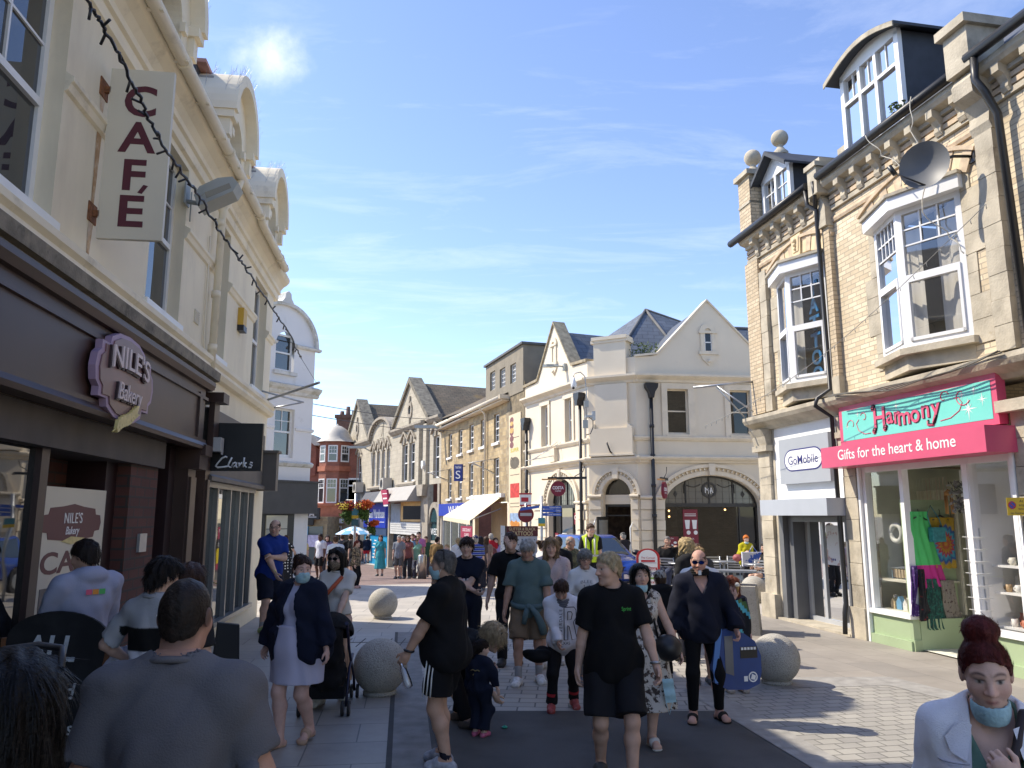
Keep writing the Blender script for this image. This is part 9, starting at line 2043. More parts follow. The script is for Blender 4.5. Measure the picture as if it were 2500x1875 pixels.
L,h=bhd(827,1328,8.9)
p=Pn(L,172,h,'f',1.02,.1,res=.0115,skin=(.60,.41,.32),hc_=(.016,.008,.007),head=(-8,8,0),RH=(.05,.34,.92),LH=(-.12,.33,.90),RF=(.08,.2,0),LF=(-.08,-.18,.03),label='woman in black sunglasses, leopard face mask, cropped white t-shirt and pleated tan skirt')
p.body();p.hair('long',vol=.008,front=.08,amp=.002);p.glasses(True);LEO=mat('leopard_mask',(.25,.19,.13),.9,var=.1,vs=40,stain=((.02,.015,.012),110,.5,.54,.85));p.mask(m=LEO,loops=False)
p.top((.60,.575,.53),.62,.07,.014,.01,.005,name='crop_top',neck=.005,sli=.014);p.skirt((.44,.28,.19),.06,-.66,.135,.2,26,.010,'pleated_skirt');p.shoes((.6,.58,.55))
p.add('bracelet',GOLD,lambda b:b.tube([p.Wr[1]+np.array((.033*cos_(t*.5236),.033*sin_(t*.5236),.02))for t in range(13)],.004,5))
cbx=MB();A_=p.world(p.tw((-.1,.11,.5)));B_=p.world(p.tw((.14,.2,.2)))
cbx.tube([A_,A_.lerp(B_,.5)+VV((0,-.04,0)),B_],.022,6,1);cbx.tube([B_.lerp(A_,.28)+VV((0,-.02,0)),B_,B_+VV((-.07,.02,-.12)),B_+VV((-.13,.05,-.2))],.05,8,0,rs=[.045,.075,.085,.05])
tag(cbx.Bd('cross_body_bag',[mat('black_leather',(.012,.012,.013),.45,var=.1),mat('orange_strap',(.42,.08,.03),.7,var=.2)],loc=B_),'black cross body bag with an orange strap worn by the woman in the leopard mask','bag')
L=gp(1085,1872);h=bhd(1072,1340,L.y)[1]
p=Pn(L,72,h,'m',1.22,.75,res=.0098,skin=(.52,.32,.225),hc_=(.12,.11,.1),head=(6,2,0),RH=(.06,.13,1.40),RP=(.8,.4,-1),LH=(-.25,.26,.88),LP=(-.6,-1,-.2),RF=(.1,.05,0),LF=(-.1,-.06,0),curl={1:95,-1:60},hdr={1:((-.3,.1,1),(-.2,-1,.1))},label='grey haired man in black polo shirt and striped shorts, blue face mask, hand at chin')
p.body(stb=.1,fade=.02);p.hair('short',vol=.005,amp=.0012,front=.085);p.mask();p.top((.009,.009,.010),.78,-.14,.022,.035,.008,collar=True,name='polo_shirt',sli=.03);p.legs((.010,.010,.012),.74,.025,.035,name='shorts',amp=.007)
p.shoes((.35,.36,.4));p.socks((.02,.02,.03),.06)
def stripes(b):
 for k in range(3):
  a0=p.hips[-1]+np.array((-.125*p.k,.01+.03*k,-.02));a1=p.hips[-1]+(p.Kn[-1]-p.hips[-1])*.74+np.array((-.128*p.k,.0+.032*k,.0));b.tube([a0,(a0+a1)/2+np.array((-.008,0,0)),a1],.006,5)
p.add('shorts_stripes',WHITE,stripes)
p.add('watch',BK,lambda b:b.tube([p.Wr[-1]+(p.El[-1]-p.Wr[-1])*.12+np.array((.036*cos_(t*.5236),.036*sin_(t*.5236),.008*sin_(t*.5236)))for t in range(13)],.011,6))
p.add('hair_slide',BK,lambda b:b.tube([p.frame((0,.05,.122)),p.frame((-.05,-.02,.125)),p.frame((-.084,-.03,.05))],.007,5))
hnd=p.world(p.Wr[-1]+(p.Wr[-1]-p.El[-1])*.32)
bo=MB();bo.F=Turn((hnd.x+.03,hnd.y-.05,hnd.z-.12),0);ax=VV((.35,-.1,-.9)).normalized();c0=VV((-.03,0,.12))
prf=[(0,.012),(.03,.014),(.045,.03),(.14,.033),(.17,.034),(.19,.03),(.2,.0)]
bo.tube([c0+ax*l for l,r in prf],.03,12,rs=[r+.002*(i%2)for i,(l,r)in enumerate(prf)])
tag(bo.Bd('water_bottle',glass('clear_plastic',(.5,.52,.55),clear=.45,rough=.15),loc=hnd),'clear plastic bottle held by the man in the black polo shirt','bottle')
L=gp(1130,1768)
p=Pn(L,-112,1.66,'f',1.18,.2,lean=88,res=.0105,skin=(.60,.40,.30),hc_=(.36,.27,.16),head=(-6,-8,0),RF=(.13,.1,0),LF=(-.13,-.12,0),shift=(0,-.34),RH=(.05,.50,.12),LH=(-.22,.22,.55),RP=(.6,-.3,.6),LP=(-.5,-1,.4),curl=45,label='woman in black with messy blonde hair bending to pick something up from the road')
p.body();p.hair('wild',vol=.016,amp=.012,front=.08);p.top(BLK_,.95,-.1,.022,.0,.008,sli=.022);p.legs((.010,.010,.013),2,.016);p.shoes((.12,.1,.09));p.glasses(True,up=1)
nz_=p.world(p.Wr[1]+np.array((0,.02,-.15)));gt_=gp(1232,1778);b=MB();b.lathe([(0,0),(.022,.002),(.03,.012),(.022,.02),(0,.022)],gt_,14);b.lathe([(0,.02),(.014,.024),(.0,.03)],gt_,10)
tag(b.Bd('green_lid',mat('green_plastic',(.02,.3,.2),.4,var=.1),loc=gt_),'small green plastic toy on the road at the hand of the bending woman','toy')  # a small green lid: flat disc with a raised centre
bp_=MB();c=p.world(p.tw((-.02,-.2,.1)))
bp_.sphere(c,.23,16,10,0,.85);bp_.lathe([(0,0),(.03,.0),(.03,.015),(0,.02)],c+VV((.06,-.16,.12)),10,1)
tag(bp_.Bd('backpack',[cm_((.012,.018,.022)),WHITE],loc=c),'dark backpack on the back of the bending woman in black','backpack')
L=gp(1170,1797);h=bhd(1188,1570,L.y)[1]
p=Pn(L,-28,h,'c',1.05,.2,res=.0095,hs=1.32,skin=SK3,hc_=(.02,.011,.009),head=(-35,10,0),RH=(.34,.12,.88),LH=(-.3,.1,.86),label='toddler in a navy all-in-one with pink shoes standing with back turned on the road')
p.body();p.hair('pony',vol=.014,amp=.005);p.top(NAVY,1.8,-.14,.05,.0,.012,name='jacket',sli=.045,hood=False);p.legs(NAVY,1.9,.05,.03,.012);p.shoes((.55,.13,.24))
BKP=mat('faded_gold_print',(.3,.24,.1),.8,var=.2);p.add('back_print',BKP,lambda b:[b.tube([p.tw((x,-.178,z))for x,z in pts],.005,4)for pts in([(-.1,.34),(-.05,.36),(0,.34),(.06,.36),(.1,.34)],[(-.05,.26),(0,.23),(.05,.26),(.0,.29),(-.05,.26)])])
L,h=bhd(1141,1312,10.4)
p=Pn(L,176,h,'m',.98,res=.0115,skin=SK1,hc_=(.035,.018,.012),head=(0,3,0),RH=(-.14,.22,1.06),LH=(.14,.25,1.08),RP=(1,-.3,-.7),LP=(-1,-.3,-.7),curl=50,label='young man in a navy t-shirt with a small white red print standing with folded arms')
p.body();p.hair('fringe',vol=.022,amp=.006);p.top((.010,.013,.026),.72,-.1,.016,.015,.006,sli=.02);p.legs((.012,.014,.022),2,.016,name='jeans');p.shoes((.05,.05,.05))
p.add('chest_print',mat('white_red_print',(.6,.55,.55),.8,var=.1,stain=((.5,.03,.05),30,.52,.56,1)),lambda b:b.raw([p.tw((x,.136-abs(x)*.2,z))for x,z in((-.07,.27),(.07,.27),(.07,.31),(-.07,.31))],[(0,1,2,3)]))
L,h=bhd(1246,1299,11.0)
p=Pn(L,178,h*1.0,'m',1.05,res=.0115,skin=SK1,hc_=(.05,.028,.018),head=(10,10,0),RH=(.32,.04,.80),LH=(.0,.17,1.56),LP=(-1,.1,-.6),hdr={-1:((.5,-.1,.9),(0.1,-1,.1))},curl=15,RF=(.1,.1,0),LF=(-.1,-.1,.01),label='tall man in a black t-shirt holding one hand over his face')
p.body(stb=.3);p.hair('short',vol=.018,amp=.006);p.top(BLK_,.75,-.1,.018,.02,sli=.025);p.legs((.015,.015,.017),2,.016);p.shoes((.04,.04,.04))
L=gp(1290,1668);h=bhd(1268,1312,L.y)[1]
p=Pn(L,178,h,'m',1.05,.25,res=.0102,skin=(.46,.27,.19),hc_=(.38,.36,.33),head=(-6,20,0),RF=(.12,.1,0),LF=(-.13,-.06,0),RH=(.30,.08,.80),LH=(-.27,.16,.86),RY=-12,LY=14,curl=35,label='grey haired man in grey green t-shirt, khaki shorts and a jumper tied at his waist')
p.body(stb=.15);p.hair('fringe',vol=.014,amp=.003);p.top((.105,.155,.15),.82,-.12,.02,.02,.008,sli=.028);p.legs((.19,.135,.085),.88,.028,.035,name='shorts',amp=.008);p.shoes((.68,.68,.67));p.socks((.35,.35,.36),.12)
TEAL=cm_((.10,.15,.155));p.add('tied_jumper',TEAL,lambda b:(b.tube([p.tw((.19*cos_(t),.15*sin_(t)+.0,.04-.03*sin_(t)))for t in np.linspace(-.6,3.8,20)],.035,7),b.tube([p.tw((-.03,.19,.02)),p.tw((-.1,.2,-.06)),p.tw((-.17,.19,-.2)),p.tw((-.19,.18,-.3))],.04,7,rs=[.03,.04,.05,.045]),b.tube([p.tw((.0,.19,.02)),p.tw((.03,.2,-.08)),p.tw((.05,.19,-.18))],.04,7,rs=[.03,.035,.03]),b.sphere(p.tw((-.01,.19,.02)),.04,8,6)))
p.add('watch',BK,lambda b:b.tube([p.Wr[-1]+np.array((.033*cos_(t*.5236),.033*sin_(t*.5236),.02))for t in range(13)],.008,5))
L,h=bhd(1345,1308,10.9)
FLORAL=mat('pale_floral_shirt',(.56,.45,.43),.9,var=.05,stain=[((.35,.12,.2),48,.6,.64,1),((.12,.1,.25),60,.64,.67,1)],bump=.2,bs=120)
p=Pn(L,170,h,'m',.98,res=.0112,skin=(.6,.38,.28),hc_=(.26,.17,.09),head=(8,8,0),RH=(.14,.36,1.06),LH=(-.28,.08,.82),RF=(.1,.2,0),LF=(-.1,-.18,.03),label='young man with long fair hair in a pale floral shirt and red shorts')
p.body();p.hair('wavy',vol=.016,amp=.009,front=.076);p.top((0,0,0),.95,-.22,.024,.02,.008,m=FLORAL,name='shirt',vneck=.14,sli=.026,collar=False);p.legs((.35,.012,.03),.85,.025,.03,name='shorts');p.shoes((.5,.5,.5))
L=gp(1432,1665);h=bhd(1402,1338,L.y)[1]
p=Pn(L,182,h,'f',1.02,.1,res=.0105,skin=(.52,.33,.25),hc_=(.26,.25,.23),head=(0,6,0),RF=(.1,.12,0),LF=(-.1,-.08,0),RH=(.27,.1,.84),LH=(-.27,.05,.82),label='older woman with cropped grey hair and glasses in a white printed t-shirt')
p.body();p.hair('fringe',vol=.02,amp=.006);p.glasses(False);p.top((.66,.65,.63),.9,-.14,.02,.02,.007,sli=.024)
CHK=mat('checked_trousers',(.28,.25,.22),.9,var=.05,stain=[((.12,.1,.1),30,.5,.54,.8,(1,1,.05)),((.14,.12,.12),30,.5,.54,.7,(.05,1,1))]);p.legs((0,0,0),1.9,.022,.01,m=CHK);p.shoes((.09,.1,.13))
PRN=mat('grey_chest_print',(.22,.22,.22),.85,var=.3);
def chest_text(p,txt,z,hgt,w,m,y=.138,arc=0,nm='chest_print',x0=0):
 b=MB(Fr2(p,y));b.flip=-1;b.text(txt,x0,z,0,hgt,w=w,ext=.0015,curve=(lambda x:-arc*x*x)if arc else None);o=b.Bd(nm,m,p.root,local=True);ORG[o.name]=ORG[p.root.name];return o
class Fr2:
 """plane across the chest of a person; a to the person's right, curved back at the sides"""
 def __init__(s,p,y):s.p=p;s.y=y
 def w(s,a,d,z):return VV(s.p.tw((a,s.y-1.4*a*a*(.16/s.y)+d,z)))
chest_text(p,'BLEE',.40,.04,.16,PRN,.178,2.0);chest_text(p,'H',.31,.07,.08,PRN,.186);chest_text(p,'UNITED',.24,.03,.14,PRN,.168)
L=gp(1375,1732);h=bhd(1385,1418,L.y)[1]
p=Pn(L,184,h*1.03,'c',.95,res=.0098,hs=1.12,skin=(.55,.34,.25),hc_=(.05,.028,.018),head=(-14,38,0),RF=(.17,.06,0),LF=(-.16,-.12,.02),RH=(.08,.24,.88),LH=(-.3,.1,.82),curl=50,label='boy in a white sweatshirt with a big outlined letter looking down as he walks')
p.body();p.hair('short',vol=.015,amp=.004,front=.074);p.top((.70,.69,.72),1.92,-.2,.045,.02,.011,name='sweatshirt',neck=.0,sli=.034,k_=.045);p.legs((.012,.012,.014),1.97,.022,.008,name='joggers');p.shoes((.33,.06,.06))
p.add('neck_scarf',cm_((.14,.14,.16)),lambda b:[b.tube([p.neck1+p.T@(np.array((.068*cos_(t),.075*sin_(t)+.012,-.06-.022*k+.01*sin_(3*t)))*1.0)for t in np.linspace(0,6.283,18)],.018,6)for k in range(3)])
for sg in(1,-1):
 e=p.Kn[sg]+(p.An[sg]-p.Kn[sg])*.62;p.add('red_band',mat('red_band',(.4,.02,.03),.8,var=0),lambda b:b.tube([e,e+(p.An[sg]-p.Kn[sg])*.1],.074*p.k,14,caps=False))
INKB=mat('black_print',(.012,.012,.014),.8,var=0)
def bigR(b):
 def q(x,z):return p.tw((-x,.193-1.2*x*x-.06*max(0,.2-z),z))
 segs=[[(.0,.46),(.0,.03)],[(.0,.46),(.14,.46),(.17,.42),(.17,.32),(.13,.26),(.18,.04),(.11,.03),(.07,.2),(.05,.22),(.05,.03),(.0,.03)],[(.05,.40),(.1,.4),(.115,.37),(.1,.3),(.05,.29),(.05,.40)]]
 for s_ in segs:b.tube([q(x,z)for x,z in s_],.0045,4)
p.add('chest_letter',INKB,bigR)
def vert(b):
 pass
for i,ch in enumerate('RIVERDALE'):
 bb_=MB();cu=MB();cu.text(ch,0,0,0,.045,ext=0);base=.06+i*.045
 V=[p.tw((.045+v.z*1.0-.02,.196-1.2*.06**2,base+v.x*1.0-.0))for v in cu.v]
 bb_.raw([tuple(x)for x in V],cu.f);o=bb_.Bd('chest_print',INKB,p.root,local=True)
chest_text(p,'TEXAS',-.03,.04,.16,INKB,.186)
ja=MB();ja.F=ID
def tied(X,Y,Z):return np.minimum(ell(X,Y,Z,(.26,0,-.02),(.13,.1,.07)),ell(X,Y,Z,(-.26,-.02,.0),(.13,.1,.07)))+folds(X,Y,Z,.02,9)
P_,Q_=sfn(tied,np.array((-.45,-.15,-.15)),np.array((.45,.15,.15)),.014);ja.raw([tuple(p.world(p.tw((0,-.02,-.2))+v))for v in P_],[tuple(q)for q in Q_],0,True)
o=ja.Bd('tied_jacket',cm_(BLK_),p.root)
L,h=bhd(1492,1338,6.25)
p=Pn(L,180,h,'m',1.02,.25,res=.0098,skin=(.60,.38,.28),hc_=(.44,.34,.2),head=(-62,6,0),RF=(.1,-.12,.03),LF=(-.1,.2,0),RH=(.28,-.02,.80),LH=(-.32,.22,.80),LP=(-.7,-1,0),curl=40,label='fair haired man in black t-shirt and black shorts turning his head to the side')
p.body(stb=.05,fade=.012);p.hair('short',vol=.009,amp=.003,front=.092);p.top((.008,.008,.009),.80,-.14,.022,.042,.008,sli=.026);p.legs((.014,.014,.017),.9,.028,.035,name='shorts',amp=.008);p.shoes((.05,.05,.05))
chest_text(p,'Sprint',.40,.03,.075,mat('green_logo',(.08,.5,.08),.8,var=0),.152,nm='chest_logo',x0=-.09)
p.add('watch',STL,lambda b:b.tube([p.Wr[-1]+(p.El[-1]-p.Wr[-1])*.12+np.array((.034*cos_(t*.5236),.034*sin_(t*.5236),.01*sin_(t*.5236)))for t in range(13)],.01,6))
L=gp(1572,1815);h=bhd(1552,1371,L.y)[1]
FD=mat('floral_dress',(.52,.48,.43),.9,var=.04,stain=[((.05,.035,.03),17,.53,.56,1),((.2,.1,.06),24,.6,.63,.9)],bump=.15,bs=120)
p=Pn(L,182,h,'f',1.22,.3,res=.0102,skin=(.58,.37,.28),hc_=(.008,.007,.007),head=(6,3,0),RF=(.07,-.14,.02),LF=(-.06,.1,0),RH=(.30,.1,.84),LH=(-.36,.12,.86),curl=35,label='woman with straight black hair in a sleeveless cream and brown floral dress')
p.body();p.hair('long',vol=.008,amp=.0015,front=.1);p.mask(down=True);p.top((0,0,0),0,-.02,.014,.01,.005,m=FD,name='dress_bodice',scoop=.03,vneck=.08);p.skirt((0,0,0),.1,-.56,.16,.27,9,.02,'dress_skirt',m=FD);p.shoes((.6,.58,.55),sandal=True)
for sg in(1,-1):p.add('shoulder_strap',FD,lambda b:b.tube([p.tw((sg*.085,.1,.44)),p.tw((sg*.095,.05,.56)),p.tw((sg*.09,-.04,.57)),p.tw((sg*.085,-.1,.46))],.02,6))
p.add('wrist_band',BK,lambda b:b.tube([p.Wr[-1]+(p.El[-1]-p.Wr[-1])*.1+np.array((.031*cos_(t*.5236),.031*sin_(t*.5236),0))for t in range(13)],.007,5))
hb=MB();c=p.world(p.tw((-.24,.12,.02)));hb.sphere(c,.13,14,10,0,.9);hb.tube([c+VV((-.08,0,.06)),p.world(p.tw((-.1,.12,.35))),p.world(p.tw((-.02,.0,.58)))],.01,5)
tag(hb.Bd('handbag',mat('black_leather',(.012,.012,.013),.45,var=.1),loc=c),'black leather shoulder bag at the hip of the woman in the floral dress','bag')
hw_=gp(1630,1700);mk=MB();mp0=atY(1622,1655,L.y-.2)
def mpt(a,z):return(mp0 .x+a,mp0 .y-.04*cos_(a*14)+.01*sin_(z*60),mp0 .z+z)
N=8
for i in range(N):
 for j in range(8):
  a0,a1,z0,z1=-.03+.1*i/N,-.03+.1*(i+1)/N,-.2+.2*j/8,-.2+.2*(j+1)/8;k0,k1=.03*j/8,.03*(j+1)/8
  mk.face([mpt(a0+.03-k0,z0),mpt(a1+.03-k0,z0),mpt(a1+.03-k1,z1),mpt(a0+.03-k1,z1)],0,True)
mk.tube([mpt(.0,-.2),mpt(.03,-.3),mpt(.06,-.2)],.003,4)
tag(mk.Bd('face_mask',MATS['face_mask_blue'],loc=mp0),'pale blue face mask dangling from the hand in front of the floral dress','mask')
L=gp(1722,1758);h=bhd(1682,1340,L.y)[1]
p=Pn(L,176,h,'m',1.2,.4,res=.0100,skin=(.55,.31,.235),hc_=(.06,.045,.035),head=(-14,6,0),RF=(.13,.06,0),LF=(-.15,-.02,0),RY=-14,LY=20,RH=(.32,.06,.83),LH=(-.34,.12,.92),curl=50,label='bald man in mirrored sunglasses, navy hoodie and black leggings carrying a blue bodyboard')
p.body(stb=.4);p.hair('buzz',vol=.002,amp=.0008,col=(.3,.2,.15),front=.1)if False else p.hair('bald',vol=.003,amp=.0006,col=(.12,.08,.06));p.glasses(True,c=(.03,.09,.5));p.top((.012,.014,.026),1.86,-.12,.034,.015,.011,name='hoodie',hood=True,vneck=.14,sli=.038,k_=.045);p.legs((.006,.006,.007),1.92,.004,0,.002,name='leggings');p.shoes((.03,.025,.022),sandal=True)
p.add('neck_gaiter',cm_(BLK_),lambda b:[b.tube([p.neck0+p.T@np.array((.084*cos_(t),.09*sin_(t)+.016,.035+.02*k))for t in np.linspace(0,6.283,18)],.014,6)for k in range(3)])
p.add('gaiter_tag',WHITE,lambda b:b.raw([p.neck0+p.T@np.array((x,.122,z))for x,z in((.0,.03),(.03,.03),(.03,.075),(.0,.075))],[(0,1,2,3)]))
bd=thing('bodyboard','blue bodyboard held at the side of the man in the navy hoodie','bodyboard',(L.x+.5,L.y,.35))
FBd=Flip((atY(1790,1600,L.y-.02).x,L.y-.02),R_(14));c0=atY(1790,1600,L.y).z
def bdpoly(k=1.0):return[(x*k,z*k)for x,z in((-.2,.28),(-.26,-.1),(-.24,-.24),(-.1,-.31),(.12,-.32),(.25,-.27),(.28,-.16),(.28,.0),(.22,.14),(.1,.22),(-.05,.26))]
def off(P,a,z):return[(x+a,y+z)for x,y in P]
sub('deck',bd,FBd,1,mat('bodyboard_blue',(.012,.05,.2),.4,var=.15,vs=4),lambda b:b.prism(off(bdpoly(),0,c0),.0,.05))
sub('rail',bd,FBd,1,mat('bodyboard_light_blue',(.07,.2,.5),.4,var=.1),lambda b:b.prism(off([(-.2,.28),(-.26,-.1),(-.24,-.24),(-.2,-.24),(-.2,-.1),(-.14,.27)],0,c0),.05,.056))
sub('grey_stripe',bd,FBd,1,mat('bodyboard_grey',(.16,.16,.16),.5,var=.3),lambda b:b.prism(off([(-.12,.2),(-.03,.2),(-.03,-.18),(-.12,-.15)],0,c0),.05,.055))
sub('emblem',bd,FBd,1,WI,lambda b:(b.arch(.18,c0-.2,.038,.05,.05,.054,0,360,18),b.prism(off([(-.025,-.02),(.02,-.03),(.03,.01),(-.01,.03)],.18,c0-.2),.05,.054),b.box(.08,.12,.05,.054,c0-.24,c0-.19),[b.box(.06+.035*k,.085+.035*k,.05,.054,c0+.06,c0+.085)for k in range(5)]))
sub('dark_panel',bd,FBd,1,BLK,lambda b:b.box(.05,.24,.05,.053,c0-.02,c0+.09))
L,h=bhd(1705,1338,9.7)
p=Pn(L,4,h,'m',1.18,.1,res=.013,skin=SK2,hc_=BLH,head=(-10,6,0),RH=(.32,.05,.82),LH=(-.32,.05,.82),label='person in a white t-shirt and dark grey baseball cap seen from behind the hoodie man')
p.body();p.hair('bun',vol=.01,amp=.006);p.cap((.05,.05,.05));p.top((.72,.71,.70),.85,-.1,.024,.02,sli=.03);p.legs((.03,.03,.035),.9,.02);p.shoes((.1,.1,.1))
L,h=bhd(1676,1313,11.2)
p=Pn(L,40,h,'f',1.1,res=.015,skin=SK1,hc_=(.42,.31,.16),label='blonde person in a black hooded top standing behind the bald man in sunglasses')
p.body();p.hair('bob',vol=.02,amp=.01);p.top((.02,.02,.022),1.95,-.1,.03,.02,hood=True,name='hoodie');p.legs((.03,.03,.04),2);p.shoes(BLK_)
L,h=bhd(1701,1327,12.6)
p=Pn(L,170,h,'m',1.1,res=.016,skin=SK2,hc_=BRH,head=(20,0,0),label='man in dark glasses and charcoal jacket half hidden by the grey capped person')
p.body(stb=.3);p.hair('short');p.glasses(True);p.top((.05,.05,.052),1.95,-.1,.03,.02,name='jacket');p.legs((.03,.03,.04),2);p.shoes(BLK_)
L,h=bhd(1783,1410,9.35)
p=Pn(L,184,h,'c',1.0,res=.0105,hs=1.16,skin=(.56,.34,.26),hc_=(.16,.045,.02),head=(8,6,0),RH=(.0,.2,1.48),RP=(.8,.1,-1),LH=(-.2,.2,.9),curl={1:80,-1:40},hdr={1:((-.2,.1,1),(0,-1,.2))},label='red haired girl eating an ice cream with a striped towel around her')
p.body();p.hair('long',vol=.014,amp=.007);p.top((.05,.05,.07),.8,-.05,.018,.02,stain if False else.005);p.legs((.1,.1,.12),.6,.02,name='shorts');p.shoes((.35,.3,.26))
mh=p.world(p.Wr[1]+np.array((-.02,.02,.09)));ic=MB();ic.lathe([(0,-.07),(.022,.01),(.026,.02)],mh,10,0);ic.sphere(mh+VV((0,0,.035)),.03,10,8,1)
tag(ic.Bd('ice_cream',[mat('wafer',(.5,.3,.12),.8,var=.2),mat('vanilla',(.75,.68,.55),.6,var=.05)],loc=mh),'small vanilla ice cream cone in the hand of the red haired girl','ice cream')
tv=MB();tl0=atY(1775,1540,L.y-.16)
TW=[mat('towel_teal',(.10,.42,.5),.9,var=.1),mat('towel_black',(.012,.012,.013),.9,var=.1),mat('towel_green',(.09,.16,.05),.9,var=.1)]
n1_,n2_=22,16
for i in range(n1_):
 for j in range(n2_):
  def tp(i_,j_):
   a=i_/n1_;t=j_/n2_;x=-.2+.42*a+.06*sin_(t*3);z=.27-.62*t+.1*a;return(tl0 .x+x,tl0 .y-.05*sin_(a*3.1)+.018*sin_(a*22+t*5),tl0 .z+z)
  s_=(i*1.0-j*1.3);tv.face([tp(i,j),tp(i+1,j),tp(i+1,j+1),tp(i,j+1)],[1,1,0,2,1,1,0,1][int(s_+64)//3%8],True)
tag(tv.Bd('striped_towel',TW,loc=tl0),'teal, black and green striped towel hanging in front of the red haired girl','towel')
L,h=bhd(1612,1394,10.0)
p=Pn(L,10,h,'c',1.1,res=.013,hs=1.12,skin=SK1,hc_=BRH,label='small person in a pale grey knitted hat and black padded jacket seen from behind')
p.body();p.hair('short');p.cap((.36,.34,.30),'knitted_hat',False,beanie=True);p.top((.012,.012,.013),1.95,-.1,.05,.02,.014,name='padded_jacket',hood=True);p.legs(BLK_,2);p.shoes(BLK_)
b=MB(Fr2(p,-.2));b.text('CREW',0,.16,-.02,.05,w=.22,ext=.002);b.Bd('back_lettering',mat('yellow_lettering',(.5,.35,.02),.7,var=0),p.root,local=True)
L,h=bhd(2396,1544,2.72)
p=Pn(L,152,h,'f',1.0,.1,res=.0082,skin=(.66,.43,.335),hc_=(.085,.014,.012),head=(4,13,2),RH=(.30,.0,.84),LH=(-.05,.22,1.30),LP=(-1,.1,-.8),curl={-1:70,1:30},hdr={-1:((.6,.2,.7),(.3,-1,.1))},label='young woman with red hair bun, white denim jacket, mask under her chin')
p.body(brow=np.array((.05,.02,.015)),makeup=1,lips=(.48,.19,.17));p.hair('topbun',vol=.010,amp=.002,front=.088);p.mask(down=True)
p.top((.13,.22,.155),0,-.05,.012,.01,.004,name='wrap_top',vneck=.17,m=mat('green_speckled_cloth',(.12,.21,.15),.9,var=.1,vs=12,stain=((.28,.36,.28),90,.66,.7,.8)))
p.add('camisole',cm_((.3,.29,.42)),lambda b:b.tube([p.tw((x,.15-1.3*x*x,.375))for x in np.linspace(-.07,.07,9)],.022,6))
DEN=mat('white_denim',(.82,.81,.84),.9,var=.05,vs=20,bump=.35,bs=240)
p.top((0,0,0),1.9,-.02,.03,.0,.009,m=DEN,name='denim_jacket',open_=(.075,.12),sli=.036,k_=.045,neck=.0)
def collar_(b,sx):
 A=[(.062,.535),(.07,.50),(.078,.46),(.088,.425)];B=[(.085,.545),(.12,.52),(.15,.485),(.135,.44)]
 for i in range(3):
  for j_ in range(3):
   def q(k,t):x=A[k][0]+(B[k][0]-A[k][0])*t;z=A[k][1]+(B[k][1]-A[k][1])*t;return p.surf(sx*x,z,.05)
   b.face([q(i,j_/3),q(i,(j_+1)/3),q(i+1,(j_+1)/3),q(i+1,j_/3)],0,True)
for sx in(1,-1):p.add('jacket_collar',DEN,lambda b:collar_(b,sx))
JS=mat('denim_seam',(.5,.49,.54),.9,var=.1)
def flap(b,sx):
 for i in range(6):
  for j_ in range(3):
   def q(u,v):x=.10+.095*u;z=.40-.008*u-(.045+.018*(1-abs(2*u-1)))*v;return p.surf(sx*x,z,.05)
   b.face([q(i/6,j_/3),q((i+1)/6,j_/3),q((i+1)/6,(j_+1)/3),q(i/6,(j_+1)/3)],0,True)
for sx in(1,-1):
 p.add('pocket_flap',DEN,lambda b:flap(b,sx));p.add('button',STL,lambda b:b.sphere(p.surf(sx*.148,.357,.053),.008,10,6))
 p.add('seam',JS,lambda b:b.tube([p.surf(sx*(.08+.016*t),.416-.002*t,.047)for t in range(8)],.0028,4))
 p.add('seam',JS,lambda b:b.tube([p.surf(sx*(.10+.006*t),.335-.035*t,.047)for t in range(8)],.0028,4));p.add('seam',JS,lambda b:b.tube([p.surf(sx*(.19-.004*t),.33-.035*t,.046)for t in range(8)],.0028,4))
p.legs((.04,.05,.09),2,.01);p.shoes((.6,.6,.6))
sb_=MB();A_,B_=p.world(p.tw((-.1,.06,.58))),p.world(p.tw((.16,.2,.05)));sb_.tube([p.world(p.tw((-.12,-.05,.57))),A_,p.world(p.tw((-.03,.185,.35))),p.world(p.tw((.06,.2,.2))),B_],.017,6)
tag(sb_.Bd('bag_strap',mat('brown_strap',(.03,.018,.016),.6,var=.1),loc=A_),'dark brown bag strap across the front of the woman in the white denim jacket','bag strap')
L,h=bhd(1441,1279,18.8)
p=Pn(L,172,h,'m',1.0,res=.016,skin=SK1,hc_=BRH,head=(28,0,0),RH=(.26,.1,.84),label='young officer in a yellow high visibility vest standing by the blue car')
p.body();p.hair('fringe',vol=.018);p.top((.012,.012,.014),.8,-.1,.014,.0);HV=mat('hi_vis_yellow',(.50,.68,.02),.7,var=.05);p.top((0,0,0),0,-.03,.026,.01,m=HV,name='hi_vis_vest',open_=(.03,.01),vneck=.12);p.legs((.012,.014,.02),2);p.shoes(BLK_)
SIL=mat('reflective_tape',(.5,.5,.48),.4,var=0);p.add('reflective_band',SIL,lambda b:([b.tube([p.tw((.205*cos_(t),.155*sin_(t),.12))for t in np.linspace(0,6.283,24)],.024,4)],[b.tube([p.tw((sx*.1,.158,.12)),p.tw((sx*.1,.165,.35)),p.tw((sx*.1,.09,.53))],.02,4)for sx in(1,-1)]))
L,h=bhd(1522,1300,24.4)
p=Pn(L,18,h,'m',1.1,res=.02,skin=SK1,hc_=GRH,head=(10,0,0),label='man in black cap and dark gilet over white shirt at the coffee shop door')
p.body();p.hair('short');p.cap((.03,.03,.032));p.top((.6,.6,.6),.8,-.1,.014,.0,sli=.02);p.top((.03,.025,.026),0,-.1,.03,.0,name='gilet');p.legs((.05,.05,.06),2);p.shoes(BLK_)
L,h=bhd(1388,1308,15.0)
